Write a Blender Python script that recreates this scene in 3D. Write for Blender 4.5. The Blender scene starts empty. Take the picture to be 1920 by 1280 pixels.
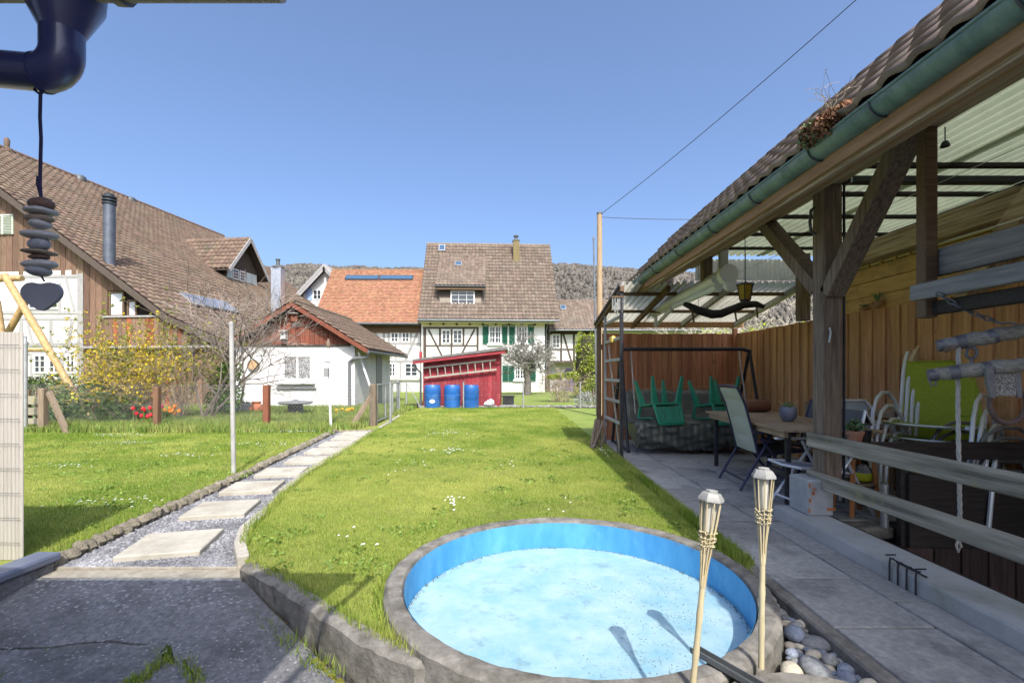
import bpy, math, random
import numpy as np
from mathutils import Vector, Matrix
from mathutils.geometry import tessellate_polygon
random.seed(7)
rng = np.random.default_rng(11)
S = bpy.context.scene
COL = S.collection
R = math.radians

# ---------------------------------------------------------------- camera
F, H, HZ = 890.0, 1.25, 700.0          # focal length in photo pixels, eye height, horizon row
cam_d = bpy.data.cameras.new('camera')
cam = bpy.data.objects.new('camera', cam_d)
COL.objects.link(cam)
cam.location = (0, 0, H)
cam.rotation_euler = (R(90), 0, 0)
cam_d.sensor_width = 36.0
cam_d.lens = F / 1920 * 36
cam_d.shift_y = (HZ - 640) / 1920
cam_d.clip_start = 0.05
cam_d.clip_end = 6000
S.camera = cam

# ---------------------------------------------------------------- sky, sun, exposure
SUN_DIR = Vector((-0.150, 0.638, -0.755)).normalized()     # the way the light travels
SUN_EL = math.asin(-SUN_DIR.z)
W = bpy.data.worlds.new('World'); S.world = W; W.use_nodes = True
nt = W.node_tree; nt.nodes.clear()
sky = nt.nodes.new('ShaderNodeTexSky'); sky.sky_type = 'NISHITA'; sky.sun_disc = False
sky.sun_elevation = SUN_EL
sky.sun_rotation = math.atan2(-SUN_DIR.x, -SUN_DIR.y)
sky.altitude = 0; sky.air_density = 0.8; sky.dust_density = 4.8; sky.ozone_density = 5.5
bg = nt.nodes.new('ShaderNodeBackground'); bg.inputs['Strength'].default_value = 0.15
out = nt.nodes.new('ShaderNodeOutputWorld')
nt.links.new(sky.outputs[0], bg.inputs[0]); nt.links.new(bg.outputs[0], out.inputs[0])
sun_d = bpy.data.lights.new('sun', 'SUN'); sun_d.energy = 2.7; sun_d.angle = R(0.5); sun_d.color = (1.0, 0.95, 0.86)
sun = bpy.data.objects.new('sun', sun_d); COL.objects.link(sun)
sun.rotation_euler = SUN_DIR.to_track_quat('-Z', 'Y').to_euler()
S.view_settings.view_transform = 'Standard'; S.view_settings.look = 'None'
S.view_settings.exposure = 1.02; S.view_settings.gamma = 1.0
S.view_settings.use_curve_mapping = False
S.render.engine = 'CYCLES'
S.cycles.use_denoising = True
S.cycles.max_bounces = 10; S.cycles.diffuse_bounces = 6; S.cycles.transparent_max_bounces = 10
S.cycles.sample_clamp_indirect = 6.0
S.cycles.caustics_reflective = False; S.cycles.caustics_refractive = False

# ---------------------------------------------------------------- helpers
CAMP = Vector((0, 0, H))
def P(x, y, Y):                      # the point at depth Y that stands at a photo pixel
    return Vector(((x - 960) * Y / F, Y, H - (y - HZ) * Y / F))
def ray(x, y): return Vector(((x - 960) / F, 1.0, -(y - HZ) / F))
def hit(x, y, p, n):                 # where the sight line meets a plane
    d = ray(x, y); n = Vector(n)
    return CAMP + d * ((Vector(p) - CAMP).dot(n) / d.dot(n))
def G(x, y, z=0.0):                  # ground point
    Y = (H - z) * F / (y - HZ)
    return Vector(((x - 960) * Y / F, Y, z))

WM = {}                              # world matrices of parents
def world(o): return WM.get(o.name, Matrix.Identity(4))
def tag(o, label=None, cat=None, group=None, kind=None):
    if label: o['label'] = label
    if cat: o['category'] = cat
    if group: o['group'] = group
    if kind: o['kind'] = kind
    return o
def thing(name, label, cat, loc=(0, 0, 0), rz=0.0, group=None):
    o = bpy.data.objects.new(name, None); COL.objects.link(o)
    o.empty_display_size = 0.2
    o.location = loc; o.rotation_euler = (0, 0, rz)
    WM[o.name] = Matrix.Translation(Vector(loc)) @ Matrix.Rotation(rz, 4, 'Z')
    return tag(o, label, cat, group)
def LP(root, x, y, yl=0.0):          # pixel -> local (x, z) on a thing's plane y = yl
    m = world(root); n = m.to_3x3() @ Vector((0, 1, 0))
    q = m.inverted() @ hit(x, y, m @ Vector((0, yl, 0)), n)
    return q.x, q.z

class MB:
    def __init__(s): s.v = []; s.f = []
    def add(s, vs, fs):
        b = len(s.v); s.v.extend([tuple(p) for p in vs]); s.f.extend([tuple(i + b for i in q) for q in fs]); return s
    def box(s, x0, x1, y0, y1, z0, z1, c=0.0):
        return s.cbox(((x0+x1)/2, (y0+y1)/2, (z0+z1)/2), (abs(x1-x0), abs(y1-y0), abs(z1-z0)), c)
    def cbox(s, ctr, size, c=0.004, rot=None):
        hx, hy, hz = size[0]/2, size[1]/2, size[2]/2
        c = min(c, hx*.45, hy*.45, hz*.45)
        ctr = Vector(ctr)
        if c <= 0:
            vs = [Vector((a*hx, b*hy, d*hz)) for a in (-1, 1) for b in (-1, 1) for d in (-1, 1)]
            fs = [(0,1,3,2),(4,6,7,5),(0,4,5,1),(2,3,7,6),(0,2,6,4),(1,5,7,3)]
        else:
            vs = []; idx = {}
            for a in (-1, 1):
                for b in (-1, 1):
                    for d in (-1, 1):
                        for k in range(3):
                            q = [a*(hx-c), b*(hy-c), d*(hz-c)]
                            q[k] = (a*hx, b*hy, d*hz)[k]
                            idx[a, b, d, k] = len(vs); vs.append(Vector(q))
            fs = []
            for a in (-1, 1):
                fs.append((idx[a,-1,-1,0], idx[a,1,-1,0], idx[a,1,1,0], idx[a,-1,1,0]))
                fs.append((idx[-1,a,-1,1], idx[1,a,-1,1], idx[1,a,1,1], idx[-1,a,1,1]))
                fs.append((idx[-1,-1,a,2], idx[1,-1,a,2], idx[1,1,a,2], idx[-1,1,a,2]))
                for b in (-1, 1):
                    fs.append((idx[a,b,-1,0], idx[a,b,1,0], idx[a,b,1,1], idx[a,b,-1,1]))
                    fs.append((idx[a,-1,b,0], idx[a,1,b,0], idx[a,1,b,2], idx[a,-1,b,2]))
                    fs.append((idx[-1,a,b,1], idx[1,a,b,1], idx[1,a,b,2], idx[-1,a,b,2]))
                    for d in (-1, 1):
                        fs.append((idx[a,b,d,0], idx[a,b,d,1], idx[a,b,d,2]))
        if rot is not None: vs = [rot @ q for q in vs]
        return s.add([q + ctr for q in vs], fs)
    def beam(s, p, q, w, h, up=(0, 0, 1), c=0.004, ext=0.0):     # bar from p to q
        p, q = Vector(p), Vector(q); d = (q - p); L = d.length; d.normalize()
        up = Vector(up); side = d.cross(up)
        if side.length < 1e-4: side = d.cross(Vector((0, 1, 0)))
        side.normalize(); u = side.cross(d)
        m = Matrix((d, side, u)).transposed()
        return s.cbox((p + q) / 2, (L + 2*ext, w, h), c, m)
    def tube(s, path, r, n=8, cap=True, closed=False):
        path = [Vector(p) for p in path]; m = len(path)
        rs = r if isinstance(r, (list, tuple)) else [r] * m
        vs = []; prev = None
        for i, p in enumerate(path):
            if closed: d = path[(i+1) % m] - path[i-1]
            else: d = path[min(i+1, m-1)] - path[max(i-1, 0)]
            if d.length < 1e-9: d = Vector((0, 0, 1))
            d.normalize()
            if prev is None:
                a = Vector((0, 0, 1)) if abs(d.z) < .9 else Vector((1, 0, 0))
                prev = a - d * a.dot(d)
            prev = prev - d * prev.dot(d)
            if prev.length < 1e-6: prev = d.orthogonal()
            prev.normalize(); b = d.cross(prev)
            for k in range(n):
                t = 2*math.pi*k/n
                vs.append(p + (prev*math.cos(t) + b*math.sin(t)) * rs[i])
        fs = []
        for i in range(m if closed else m-1):
            j = (i+1) % m
            for k in range(n):
                l = (k+1) % n
                fs.append((i*n+k, i*n+l, j*n+l, j*n+k))
        if cap and not closed:
            fs.append(tuple(range(n-1, -1, -1))); fs.append(tuple((m-1)*n+k for k in range(n)))
        return s.add(vs, fs)
    def lathe(s, prof, n=20, ctr=(0, 0, 0), mat=None, a0=0.0):
        ctr = Vector(ctr); vs = []
        for (r, z) in prof:
            for k in range(n):
                t = 2*math.pi*k/n + a0
                q = Vector((r*math.cos(t), r*math.sin(t), z))
                vs.append((mat @ q if mat else q) + ctr)
        fs = []
        for i in range(len(prof)-1):
            for k in range(n):
                l = (k+1) % n
                fs.append((i*n+k, i*n+l, (i+1)*n+l, (i+1)*n+k))
        fs.append(tuple(range(n-1, -1, -1))); fs.append(tuple((len(prof)-1)*n+k for k in range(n)))
        return s.add(vs, fs)
    def prism(s, poly, vec):            # polygon (planar, any shape) pushed along vec
        poly = [Vector(p) for p in poly]; vec = Vector(vec); n = len(poly)
        tris = tessellate_polygon([poly])
        fs = [tuple(t) for t in tris] + [tuple(i+n for i in reversed(t)) for t in tris]
        fs += [(i, (i+1) % n, (i+1) % n + n, i+n) for i in range(n)]
        return s.add(poly + [p + vec for p in poly], fs)
    def sheet(s, poly, z=None):
        poly = [Vector((p[0], p[1], z if z is not None else p[2])) for p in poly]
        return s.add(poly, [tuple(t) for t in tessellate_polygon([poly])])
    def grid(s, fn, nu, nv, close_u=False):
        vs = [fn(i/nu, j/nv) for j in range(nv+1) for i in range(nu+1)]
        fs = [(j*(nu+1)+i, j*(nu+1)+i+1, (j+1)*(nu+1)+i+1, (j+1)*(nu+1)+i) for j in range(nv) for i in range(nu)]
        return s.add(vs, fs)
    def mesh(s, name, mat, smooth=True, M=None):
        vs = s.v
        if M is not None: vs = [tuple(M @ Vector(p)) for p in vs]
        me = bpy.data.meshes.new(name); me.from_pydata(vs, [], s.f); me.update()
        me.materials.append(mat)
        if smooth and len(me.polygons):
            me.polygons.foreach_set('use_smooth', [True]*len(me.polygons))
            me.set_sharp_from_angle(angle=R(38))
        return me
    def build(s, name, mat, parent=None, local=False, smooth=True):
        M = None
        if parent is not None and not local: M = world(parent).inverted()
        o = bpy.data.objects.new(name, s.mesh(name, mat, smooth, M)); COL.objects.link(o)
        if parent is not None:
            o.parent = parent; WM[o.name] = world(parent)
        return o

def inst(name, me, parent, M):          # a piece that shares its mesh; M is its world matrix
    o = bpy.data.objects.new(name, me); COL.objects.link(o)
    if parent is not None:
        o.parent = parent; o.matrix_local = world(parent).inverted() @ M
    else: o.matrix_world = M
    WM[o.name] = M
    return o
def copy_thing(root, loc, rz, label, name=None):
    r = root.copy(); COL.objects.link(r); r.location = loc; r.rotation_euler = (0, 0, rz); r['label'] = label
    for ch in root.children:
        c = ch.copy(); COL.objects.link(c); c.parent = r
        for g in ch.children:
            d = g.copy(); COL.objects.link(d); d.parent = c
    return r
def np_mesh(name, V, faces_n, mat, tint=None, smooth=False):   # V (n,3); faces_n (m,k)
    me = bpy.data.meshes.new(name); m, k = faces_n.shape
    me.vertices.add(len(V)); me.vertices.foreach_set('co', np.ascontiguousarray(V, dtype=np.float32).ravel())
    me.loops.add(m*k); me.loops.foreach_set('vertex_index', faces_n.astype(np.int32).ravel())
    me.polygons.add(m); me.polygons.foreach_set('loop_start', np.arange(0, m*k, k, dtype=np.int32))
    me.update(calc_edges=True)
    if tint is not None:
        a = me.attributes.new('tint', 'FLOAT', 'FACE'); a.data.foreach_set('value', tint.astype(np.float32))
    if smooth: me.polygons.foreach_set('use_smooth', [True]*m)
    me.materials.append(mat); return me
def np_obj(name, me, parent=None):
    o = bpy.data.objects.new(name, me); COL.objects.link(o)
    if parent is not None:
        o.parent = parent; o.matrix_parent_inverse = world(parent).inverted(); WM[o.name] = Matrix.Identity(4)
    return o

# ---------------------------------------------------------------- materials
MATS = {}
def M(name, c1, c2=None, rough=0.8, scale=8.0, stretch=(1, 1, 1), bump=0.0, rnd=0.0, metal=0.0, spec=0.3,
      lo=0.35, hi=0.65, dirt=None, dirt_scale=1.5, dirt_lo=0.5, dirt_hi=0.7, trans=0.0, hue=0.0, detail=6.0, bscale=None, coat=0.0, world_space=False):
    if name in MATS: return MATS[name]
    m = bpy.data.materials.new(name); m.use_nodes = True; MATS[name] = m
    n = m.node_tree.nodes; l = m.node_tree.links
    b = n['Principled BSDF']; o = n['Material Output']
    b.inputs['Roughness'].default_value = rough; b.inputs['Metallic'].default_value = metal
    b.inputs['Specular IOR Level'].default_value = spec
    if coat: b.inputs['Coat Weight'].default_value = coat
    c2 = c2 or c1
    tc = n.new('ShaderNodeTexCoord'); mp = n.new('ShaderNodeMapping'); mp.inputs['Scale'].default_value = stretch
    if world_space:
        ge = n.new('ShaderNodeNewGeometry'); src = ge.outputs['Position']
    else: src = tc.outputs['Object']
    oi = n.new('ShaderNodeObjectInfo')
    off = n.new('ShaderNodeVectorMath'); off.operation = 'MULTIPLY_ADD'
    cmb = n.new('ShaderNodeCombineXYZ')
    l.new(oi.outputs['Random'], cmb.inputs[0]); l.new(oi.outputs['Random'], cmb.inputs[2])
    l.new(cmb.outputs[0], off.inputs[0]); off.inputs[1].default_value = (37, 0, 91)
    l.new(src, off.inputs[2]); l.new(off.outputs[0], mp.inputs[0])
    nz = n.new('ShaderNodeTexNoise'); nz.inputs['Scale'].default_value = scale; nz.inputs['Detail'].default_value = detail
    nz.inputs['Roughness'].default_value = 0.65
    l.new(mp.outputs[0], nz.inputs[0])
    rp = n.new('ShaderNodeValToRGB'); e = rp.color_ramp.elements
    e[0].position = lo; e[1].position = hi; e[0].color = (*c1, 1); e[1].color = (*c2, 1)
    l.new(nz.outputs[0], rp.inputs[0]); col = rp.outputs[0]
    if dirt:
        dz = n.new('ShaderNodeTexNoise'); dz.inputs['Scale'].default_value = dirt_scale; dz.inputs['Detail'].default_value = 8
        dz.inputs['Roughness'].default_value = 0.7
        l.new(off.outputs[0], dz.inputs[0])
        dr = n.new('ShaderNodeMapRange'); dr.inputs[1].default_value = dirt_lo; dr.inputs[2].default_value = dirt_hi
        l.new(dz.outputs[0], dr.inputs[0])
        mx = n.new('ShaderNodeMix'); mx.data_type = 'RGBA'
        l.new(dr.outputs[0], mx.inputs[0]); l.new(col, mx.inputs[6]); mx.inputs[7].default_value = (*dirt, 1); col = mx.outputs[2]
    if rnd or hue:
        at = n.new('ShaderNodeAttribute'); at.attribute_name = 'tint'
        ad = n.new('ShaderNodeMath'); ad.operation = 'ADD'; l.new(oi.outputs['Random'], ad.inputs[0]); l.new(at.outputs['Fac'], ad.inputs[1])
        fr = n.new('ShaderNodeMath'); fr.operation = 'FRACT'; l.new(ad.outputs[0], fr.inputs[0])
        hs = n.new('ShaderNodeHueSaturation')
        mr = n.new('ShaderNodeMapRange'); mr.inputs[3].default_value = 1-rnd; mr.inputs[4].default_value = 1+rnd
        l.new(fr.outputs[0], mr.inputs[0]); l.new(mr.outputs[0], hs.inputs['Value'])
        if hue:
            m7 = n.new('ShaderNodeMath'); m7.operation = 'MULTIPLY'; m7.inputs[1].default_value = 7.13; l.new(fr.outputs[0], m7.inputs[0])
            f7 = n.new('ShaderNodeMath'); f7.operation = 'FRACT'; l.new(m7.outputs[0], f7.inputs[0])
            mh = n.new('ShaderNodeMapRange'); mh.inputs[3].default_value = 0.5-hue; mh.inputs[4].default_value = 0.5+hue
            l.new(f7.outputs[0], mh.inputs[0]); l.new(mh.outputs[0], hs.inputs['Hue'])
        l.new(col, hs.inputs['Color']); col = hs.outputs[0]
    l.new(col, b.inputs['Base Color'])
    if bump:
        bp = n.new('ShaderNodeBump'); bp.inputs['Strength'].default_value = min(1.0, bump); bp.inputs['Distance'].default_value = 0.02
        if bscale:
            bz = n.new('ShaderNodeTexNoise'); bz.inputs['Scale'].default_value = bscale; bz.inputs['Detail'].default_value = 6
            l.new(mp.outputs[0], bz.inputs[0]); l.new(bz.outputs[0], bp.inputs['Height'])
        else: l.new(nz.outputs[0], bp.inputs['Height'])
        l.new(bp.outputs[0], b.inputs['Normal'])
    if trans:
        tr = n.new('ShaderNodeBsdfTranslucent'); l.new(col, tr.inputs['Color'])
        ms = n.new('ShaderNodeMixShader'); ms.inputs[0].default_value = trans
        l.new(b.outputs[0], ms.inputs[1]); l.new(tr.outputs[0], ms.inputs[2]); l.new(ms.outputs[0], o.inputs['Surface'])
    return m
WZ = (14, 14, 0.9)        # grain running up
WX = (0.9, 14, 14)
WY = (14, 0.9, 14)
def glass(name, c, rough=0.05):
    return M(name, c, rough=rough, spec=0.8)

def tile_mesh(name, cw, rh, mat, amp=0.018, n=6, th=0.034):
    L = rh * 1.12; lift = th
    xs = [i/n for i in range(n+1)]
    prof = [amp*math.sin(2*math.pi*(x*1.0)-.6) for x in xs]
    V = []; Fc = []
    for y, dz in ((0.0, lift), (L, 0.0)):
        for x, z in zip(xs, prof): V.append((x*cw*1.02, y, z + dz + amp))
    for x, z in zip(xs, prof): V.append((x*cw*1.02, 0.004, z + amp + lift - th))
    k = n+1
    for i in range(n): Fc.append((i, i+1, k+i+1, k+i))
    for i in range(n): Fc.append((2*k+i, 2*k+i+1, i+1, i))
    return np.array(V), np.array(Fc)
def tile_field(parent, O, U, V, cols, rows, cw, rh, mat, n_parts=0, skip=None, amp=0.028, n=6, part_name='tile', order='near'):
    """lays tiles: O lower corner, U along the eave, V up the slope (world vectors)"""
    O, U, V = Vector(O), Vector(U).normalized(), Vector(V).normalized(); N = U.cross(V)
    if N.z < 0: N = -N
    tv, tf = tile_mesh('t', cw, rh, mat, amp, n)
    B = np.array([list(U), list(V), list(N)])      # rows
    items = []
    for r in range(rows):
        for c in range(cols):
            o = O + U*(c*cw) + V*(r*rh)
            if skip and skip(c, r, o): continue
            items.append(o)
    if n_parts:
        items.sort(key=lambda o: (o - CAMP).length)
        near, rest = items[:n_parts], items[n_parts:]
        me = np_mesh(part_name, tv, tf, mat, smooth=True)
        for o in near:
            j = random.uniform(-.012, .012)
            Mx = Matrix((U, V, N)).transposed().to_4x4() @ Matrix.Rotation(j, 4, 'Z')
            Mx.translation = o + N*random.uniform(-.002, .003)
            inst(part_name, me, parent, Mx)
    else: rest = items
    if rest:
        VV = np.concatenate([tv @ B + np.array(o) + np.array(N)*rng.uniform(-.003, .004) for o in rest])
        k = len(tv); FF = np.concatenate([tf + i*k for i in range(len(rest))])
        me = np_mesh(part_name + '_field', VV, FF, mat, np.repeat(rng.random(len(rest)), len(tf)), smooth=True)
        o = np_obj(part_name + '_field', me, parent); o['kind'] = 'stuff'
def leaves(n, centers, radii, size, mat, name, parent=None, aspect=0.55, shell=0.35, up=0.0, tint_lo=0.0, clip_z=None):
    """n leaf-sized folded faces through a set of ellipsoid clumps"""
    ce = np.array([list(c) for c in centers]); ra = np.array([list(r) if hasattr(r, '__len__') else [r]*3 for r in radii])
    w = ra.prod(axis=1)**0.6; idx = rng.choice(len(ce), n, p=w/w.sum())
    d = rng.normal(size=(n, 3)); d /= np.linalg.norm(d, axis=1)[:, None]
    rr = (shell + (1-shell)*rng.random(n))**0.6
    p = ce[idx] + d*ra[idx]*rr[:, None]
    if clip_z is not None: p[:, 2] = np.maximum(p[:, 2], clip_z)
    a = rng.normal(size=(n, 3)) + d*0.6; a[:, 2] += up; a /= np.linalg.norm(a, axis=1)[:, None]
    b = np.cross(a, rng.normal(size=(n, 3))); b /= np.linalg.norm(b, axis=1)[:, None]
    s = size*(0.6+0.8*rng.random(n))[:, None]
    V = np.stack([p - a*s*.5, p + b*s*aspect*.5, p + a*s*.5, p - b*s*aspect*.5], axis=1).reshape(-1, 3)
    Fq = np.arange(n*4).reshape(n, 4)
    return np_obj(name, np_mesh(name, V, Fq, mat, rng.random(n)), parent)
def twigs(mb, p, d, L, r, depth, spread=0.6, n=3, seg=4, droop=0.0, sides=4, rmin=0.002, up=0.15):
    pts = [Vector(p)]; d = Vector(d).normalized()
    for i in range(seg):
        d = (d + Vector((random.gauss(0, .16), random.gauss(0, .16), random.gauss(0, .13) + up*.3 - droop*.3))).normalized()
        pts.append(pts[-1] + d*L/seg)
    rs = [max(rmin, r*(1-.5*i/seg)) for i in range(seg+1)]
    mb.tube(pts, rs, sides, cap=False)
    if depth > 0:
        for k in range(n):
            t = random.uniform(.35, 1.0); i = min(seg-1, int(t*seg)); q = pts[i].lerp(pts[i+1], t*seg-i)
            a = Vector((random.gauss(0, 1), random.gauss(0, 1), random.gauss(0, .7))).normalized()
            twigs(mb, q, d*(1-spread) + a*spread, L*random.uniform(.5, .8), r*.55, depth-1, spread, n, max(2, seg-1), droop, sides, rmin, up)
    return pts
def blades(areas, mat, name, label, h=(.03, .06), w=.005, lean=.5, parent=None):
    """areas: list of (poly_test, x0,x1,y0,y1,z, count, hscale)"""
    PV = []
    for (test, x0, x1, y0, y1, z, cnt, hs) in areas:
        x = rng.uniform(x0, x1, cnt); y = y0 + (y1-y0)*rng.random(cnt)**1.25
        k = test(x, y); x, y = x[k], y[k]; n = len(x)
        hh = rng.uniform(h[0], h[1], n)*hs; t = rng.uniform(0, 2*np.pi, n); ww = w*(.6+.8*rng.random(n))*(hs**.5)*np.maximum(1, y/6)
        ln = hh*lean*rng.random(n); t2 = rng.uniform(0, 2*np.pi, n); zz = np.full(n, z)
        a = np.stack([x - np.cos(t)*ww, y - np.sin(t)*ww, zz], 1)
        b = np.stack([x + np.cos(t)*ww, y + np.sin(t)*ww, zz], 1)
        c = np.stack([x + np.cos(t2)*ln, y + np.sin(t2)*ln, zz+hh], 1)
        PV.append(np.stack([a, b, c], 1).reshape(-1, 3))
    V = np.concatenate(PV); Fq = np.arange(len(V)).reshape(-1, 3)
    me = np_mesh(name, V, Fq, mat, rng.random(len(Fq)))
    o = np_obj(name, me, parent)
    tag(o, label, 'grass' if label else None, kind='stuff'); return o
def inpoly(poly):
    poly = [(p[0], p[1]) for p in poly]
    def t(x, y):
        ins = np.zeros(len(x), bool); n = len(poly)
        for i in range(n):
            x1, y1 = poly[i]; x2, y2 = poly[(i+1) % n]
            c = ((y1 > y) != (y2 > y)) & (x < (x2-x1)*(y-y1)/((y2-y1) if y2 != y1 else 1e-9) + x1)
            ins ^= c
        return ins
    return t

# ================================================================ SETTING: ground, hills
m_soil = M('soil', (.045, .035, .025), (.09, .075, .055), .95, 9, bump=.6)
m_lawn = M('lawn_turf', (.17, .21, .035), (.27, .29, .07), .95, 14, bump=.5, dirt=(.20, .19, .07), dirt_scale=.8, dirt_lo=.52, dirt_hi=.72)
m_mead = M('meadow_turf', (.15, .21, .04), (.22, .27, .06), .95, 2, bump=.4)
m_blade = M('grass_blade', (.165, .265, .03), (.41, .44, .11), .75, .7, rnd=.38, lo=.38, hi=.64, hue=.02, trans=.3, world_space=True)
m_tall = M('grass_tall', (.17, .27, .045), (.33, .36, .11), .75, 2, rnd=.35, hue=.03, trans=.3, world_space=True)
m_gravel = M('gravel', (.07, .07, .08), (.30, .30, .31), .9, 70, bump=1.0, lo=.38, hi=.62, detail=3)
m_slab = M('path_slab', (.36, .335, .275), (.47, .44, .37), .85, 5, bump=.12, bscale=60, rnd=.05, dirt=(.27, .24, .18), dirt_scale=4, dirt_lo=.48, dirt_hi=.75)
m_edge = M('edging_stone', (.17, .145, .105), (.42, .375, .29), .95, 14, bump=1.0, rnd=.2)
m_conc = M('old_concrete', (.11, .112, .12), (.29, .29, .295), .92, 36, bump=1.0, lo=.3, hi=.72, dirt=(.10, .10, .105), dirt_scale=2.6, dirt_lo=.46, dirt_hi=.66, detail=14)
m_concl = M('light_concrete', (.26, .235, .185), (.37, .335, .275), .92, 18, bump=.6, dirt=(.2, .18, .14), dirt_scale=5)
m_wallc = M('weathered_concrete', (.105, .098, .086), (.285, .267, .238), .95, 11, bump=.9, lo=.3, hi=.7, dirt=(.07, .065, .05), dirt_scale=3.5, dirt_lo=.5, dirt_hi=.7, detail=10)
m_pav = M('patio_slab', (.25, .25, .245), (.36, .355, .345), .85, 28, bump=.35, rnd=.12, dirt=(.11, .11, .12), dirt_scale=2.2, dirt_lo=.5, dirt_hi=.72, world_space=True)
m_curb = M('grey_cement', (.36, .37, .365), (.48, .48, .46), .85, 6, bump=.25, dirt=(.20, .21, .16), dirt_scale=3, dirt_lo=.45, dirt_hi=.75)
m_moss = M('moss', (.10, .11, .015), (.20, .19, .03), .95, 30, bump=.8, rnd=.25)

ground = MB().sheet([(-900, -40), (900, -40), (900, 1500), (-900, 1500)], -.62).build('ground', m_soil); tag(ground, kind='structure')

# outlines (metres, camera at the origin looking along +Y)
PATH_L = [(-3.04, 3.18), (-3.10, 3.7), (-3.17, 4.4), (-3.28, 5.6), (-3.42, 6.8), (-3.56, 8.0), (-3.78, 9.8), (-3.84, 10.45)]
PATH_R = [(-1.80, 3.18), (-1.98, 3.45), (-2.14, 3.8), (-2.22, 4.25), (-2.42, 5.0), (-2.58, 6.0), (-2.66, 7.0), (-2.78, 8.4), (-2.92, 9.8), (-3.00, 10.55)]
POOL = (0.36, 2.85); PR_IN, PR_OUT, RIM = 0.985, 1.10, 0.06
WALL = [(-1.72, 3.08), (-1.42, 2.86), (-1.18, 2.66), (-0.94, 2.45), (-0.66, 2.22), (-0.40, 2.06)]
arc = []
for i in range(41):
    a = R(226 - i*(226-6)/40)
    arc.append((POOL[0] + (PR_OUT-.03)*math.cos(a), POOL[1] + (PR_OUT-.03)*math.sin(a)))
lawn_poly = WALL + arc + [(1.50, 2.92), (1.56, 9.05), (1.56, 17.9), (-3.42, 17.9), (-3.32, 14.0)] + PATH_R[::-1][:-1]
lawn = MB().sheet(lawn_poly, 0.0).build('lawn', m_lawn, smooth=False); tag(lawn, kind='structure')
gl_poly = [(-30, 1.2), (-3.3, 1.2), (-3.12, 3.04)] + PATH_L[1:] + [(-3.0, 10.7), (-3.32, 14.0), (-3.42, 17.9), (-30, 17.9)]
garden = MB().sheet(gl_poly, -0.003).build('garden_lawn', m_lawn, smooth=False); tag(garden, kind='structure')
mead = MB().sheet([(-60, 17.9), (60, 17.9), (60, 300), (-60, 300)], -.01).build('meadow', m_mead); tag(mead, kind='structure')
side = MB().sheet([(4.45, 2.0), (40, 2.0), (40, 17.9), (1.56, 17.9), (1.56, 9.05), (4.45, 9.05)], -.012).build('side_ground', m_mead); tag(side, kind='structure')

# gravel path with its slabs and edging
path = MB().sheet(PATH_L + PATH_R[::-1], -.045).build('path', m_gravel); tag(path, kind='structure')
MB().box(-3.06, -1.74, 3.165, 3.20, -.2, -.041, .005).build('path_edge', m_concl, path)
MB().beam((-3.9, 10.47, -.06), (-2.96, 10.58, -.06), .07, .12).build('path_edge', m_edge, path)
sl = MB().cbox((0, 0, 0), (.53, .50, .05), .006).mesh('slab', m_slab)
for i, (x, y, a) in enumerate([(-2.535, 3.55, 14), (-2.72, 4.46, 12), (-2.885, 5.30, 11), (-2.97, 6.14, 10), (-3.00, 6.98, 8), (-3.08, 7.80, 8), (-3.17, 8.60, 8), (-3.24, 9.38, 7), (-3.34, 10.1, 7)]):
    inst('slab', sl, path, Matrix.Translation((x, y, -.028 + random.uniform(-.003, .003))) @ Matrix.Rotation(R(a), 4, 'Z'))
def rock(name, mat, n=10, seed=0, flat=.7, rough=.18):
    r0 = random.Random(seed); V = []; m = MB()
    prof = []
    for j in range(5):
        t = math.pi*(j+.5)/5
        for k in range(n):
            a = 2*math.pi*k/n
            q = 1 + r0.uniform(-rough, rough)
            V.append((q*math.sin(t)*math.cos(a)*.5, q*math.sin(t)*math.sin(a)*.5, q*math.cos(t)*.5*flat))
    Fc = [(j*n+k, (j+1)*n+k, (j+1)*n+(k+1) % n, j*n+(k+1) % n) for j in range(4) for k in range(n)]
    Fc += [tuple(range(n)), tuple(4*n+k for k in range(n-1, -1, -1))]
    m.add(V, Fc); return m.mesh(name, mat)
edge_me = [rock('edging_stone', m_edge, 8, s, .8, .22) for s in range(5)]
def along(poly, step, fn):
    for (a, b) in zip(poly[:-1], poly[1:]):
        a, b = Vector(a), Vector(b); L = (b-a).length; k = max(1, round(L/step))
        for i in range(k): fn(a.lerp(b, (i+.5)/k), math.atan2(b.y-a.y, b.x-a.x), L/k)
def edge_stone(p, ang, L):
    Mx = Matrix.Translation((p.x - .03, p.y, -.012 + random.uniform(-.008, .012))) @ Matrix.Rotation(ang + random.uniform(-.3, .3), 4, 'Z') @ Matrix.Diagonal((L*1.2, .10*random.uniform(.8, 1.2), .13, 1))
    inst('edging_stone', random.choice(edge_me), path, Mx)
along(PATH_L, .095, edge_stone)
kb = MB().cbox((0, 0, 0), (1, 1, 1), .06).mesh('kerb_stone', M('kerb_stone', (.33, .30, .25), (.47, .44, .37), .9, 9, bump=.5, rnd=.08))
def kerb(p, ang, L):
    inst('kerb_stone', kb, path, Matrix.Translation((p.x, p.y, -.02)) @ Matrix.Rotation(ang, 4, 'Z') @ Matrix.Diagonal((L*.985, .075, .10, 1)))
along(PATH_R[:4], .16, kerb); along(PATH_R[4:], .5, kerb); along([(-3.0, 10.55), (-3.12, 12), (-3.32, 14.0)], .5, kerb)
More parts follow.
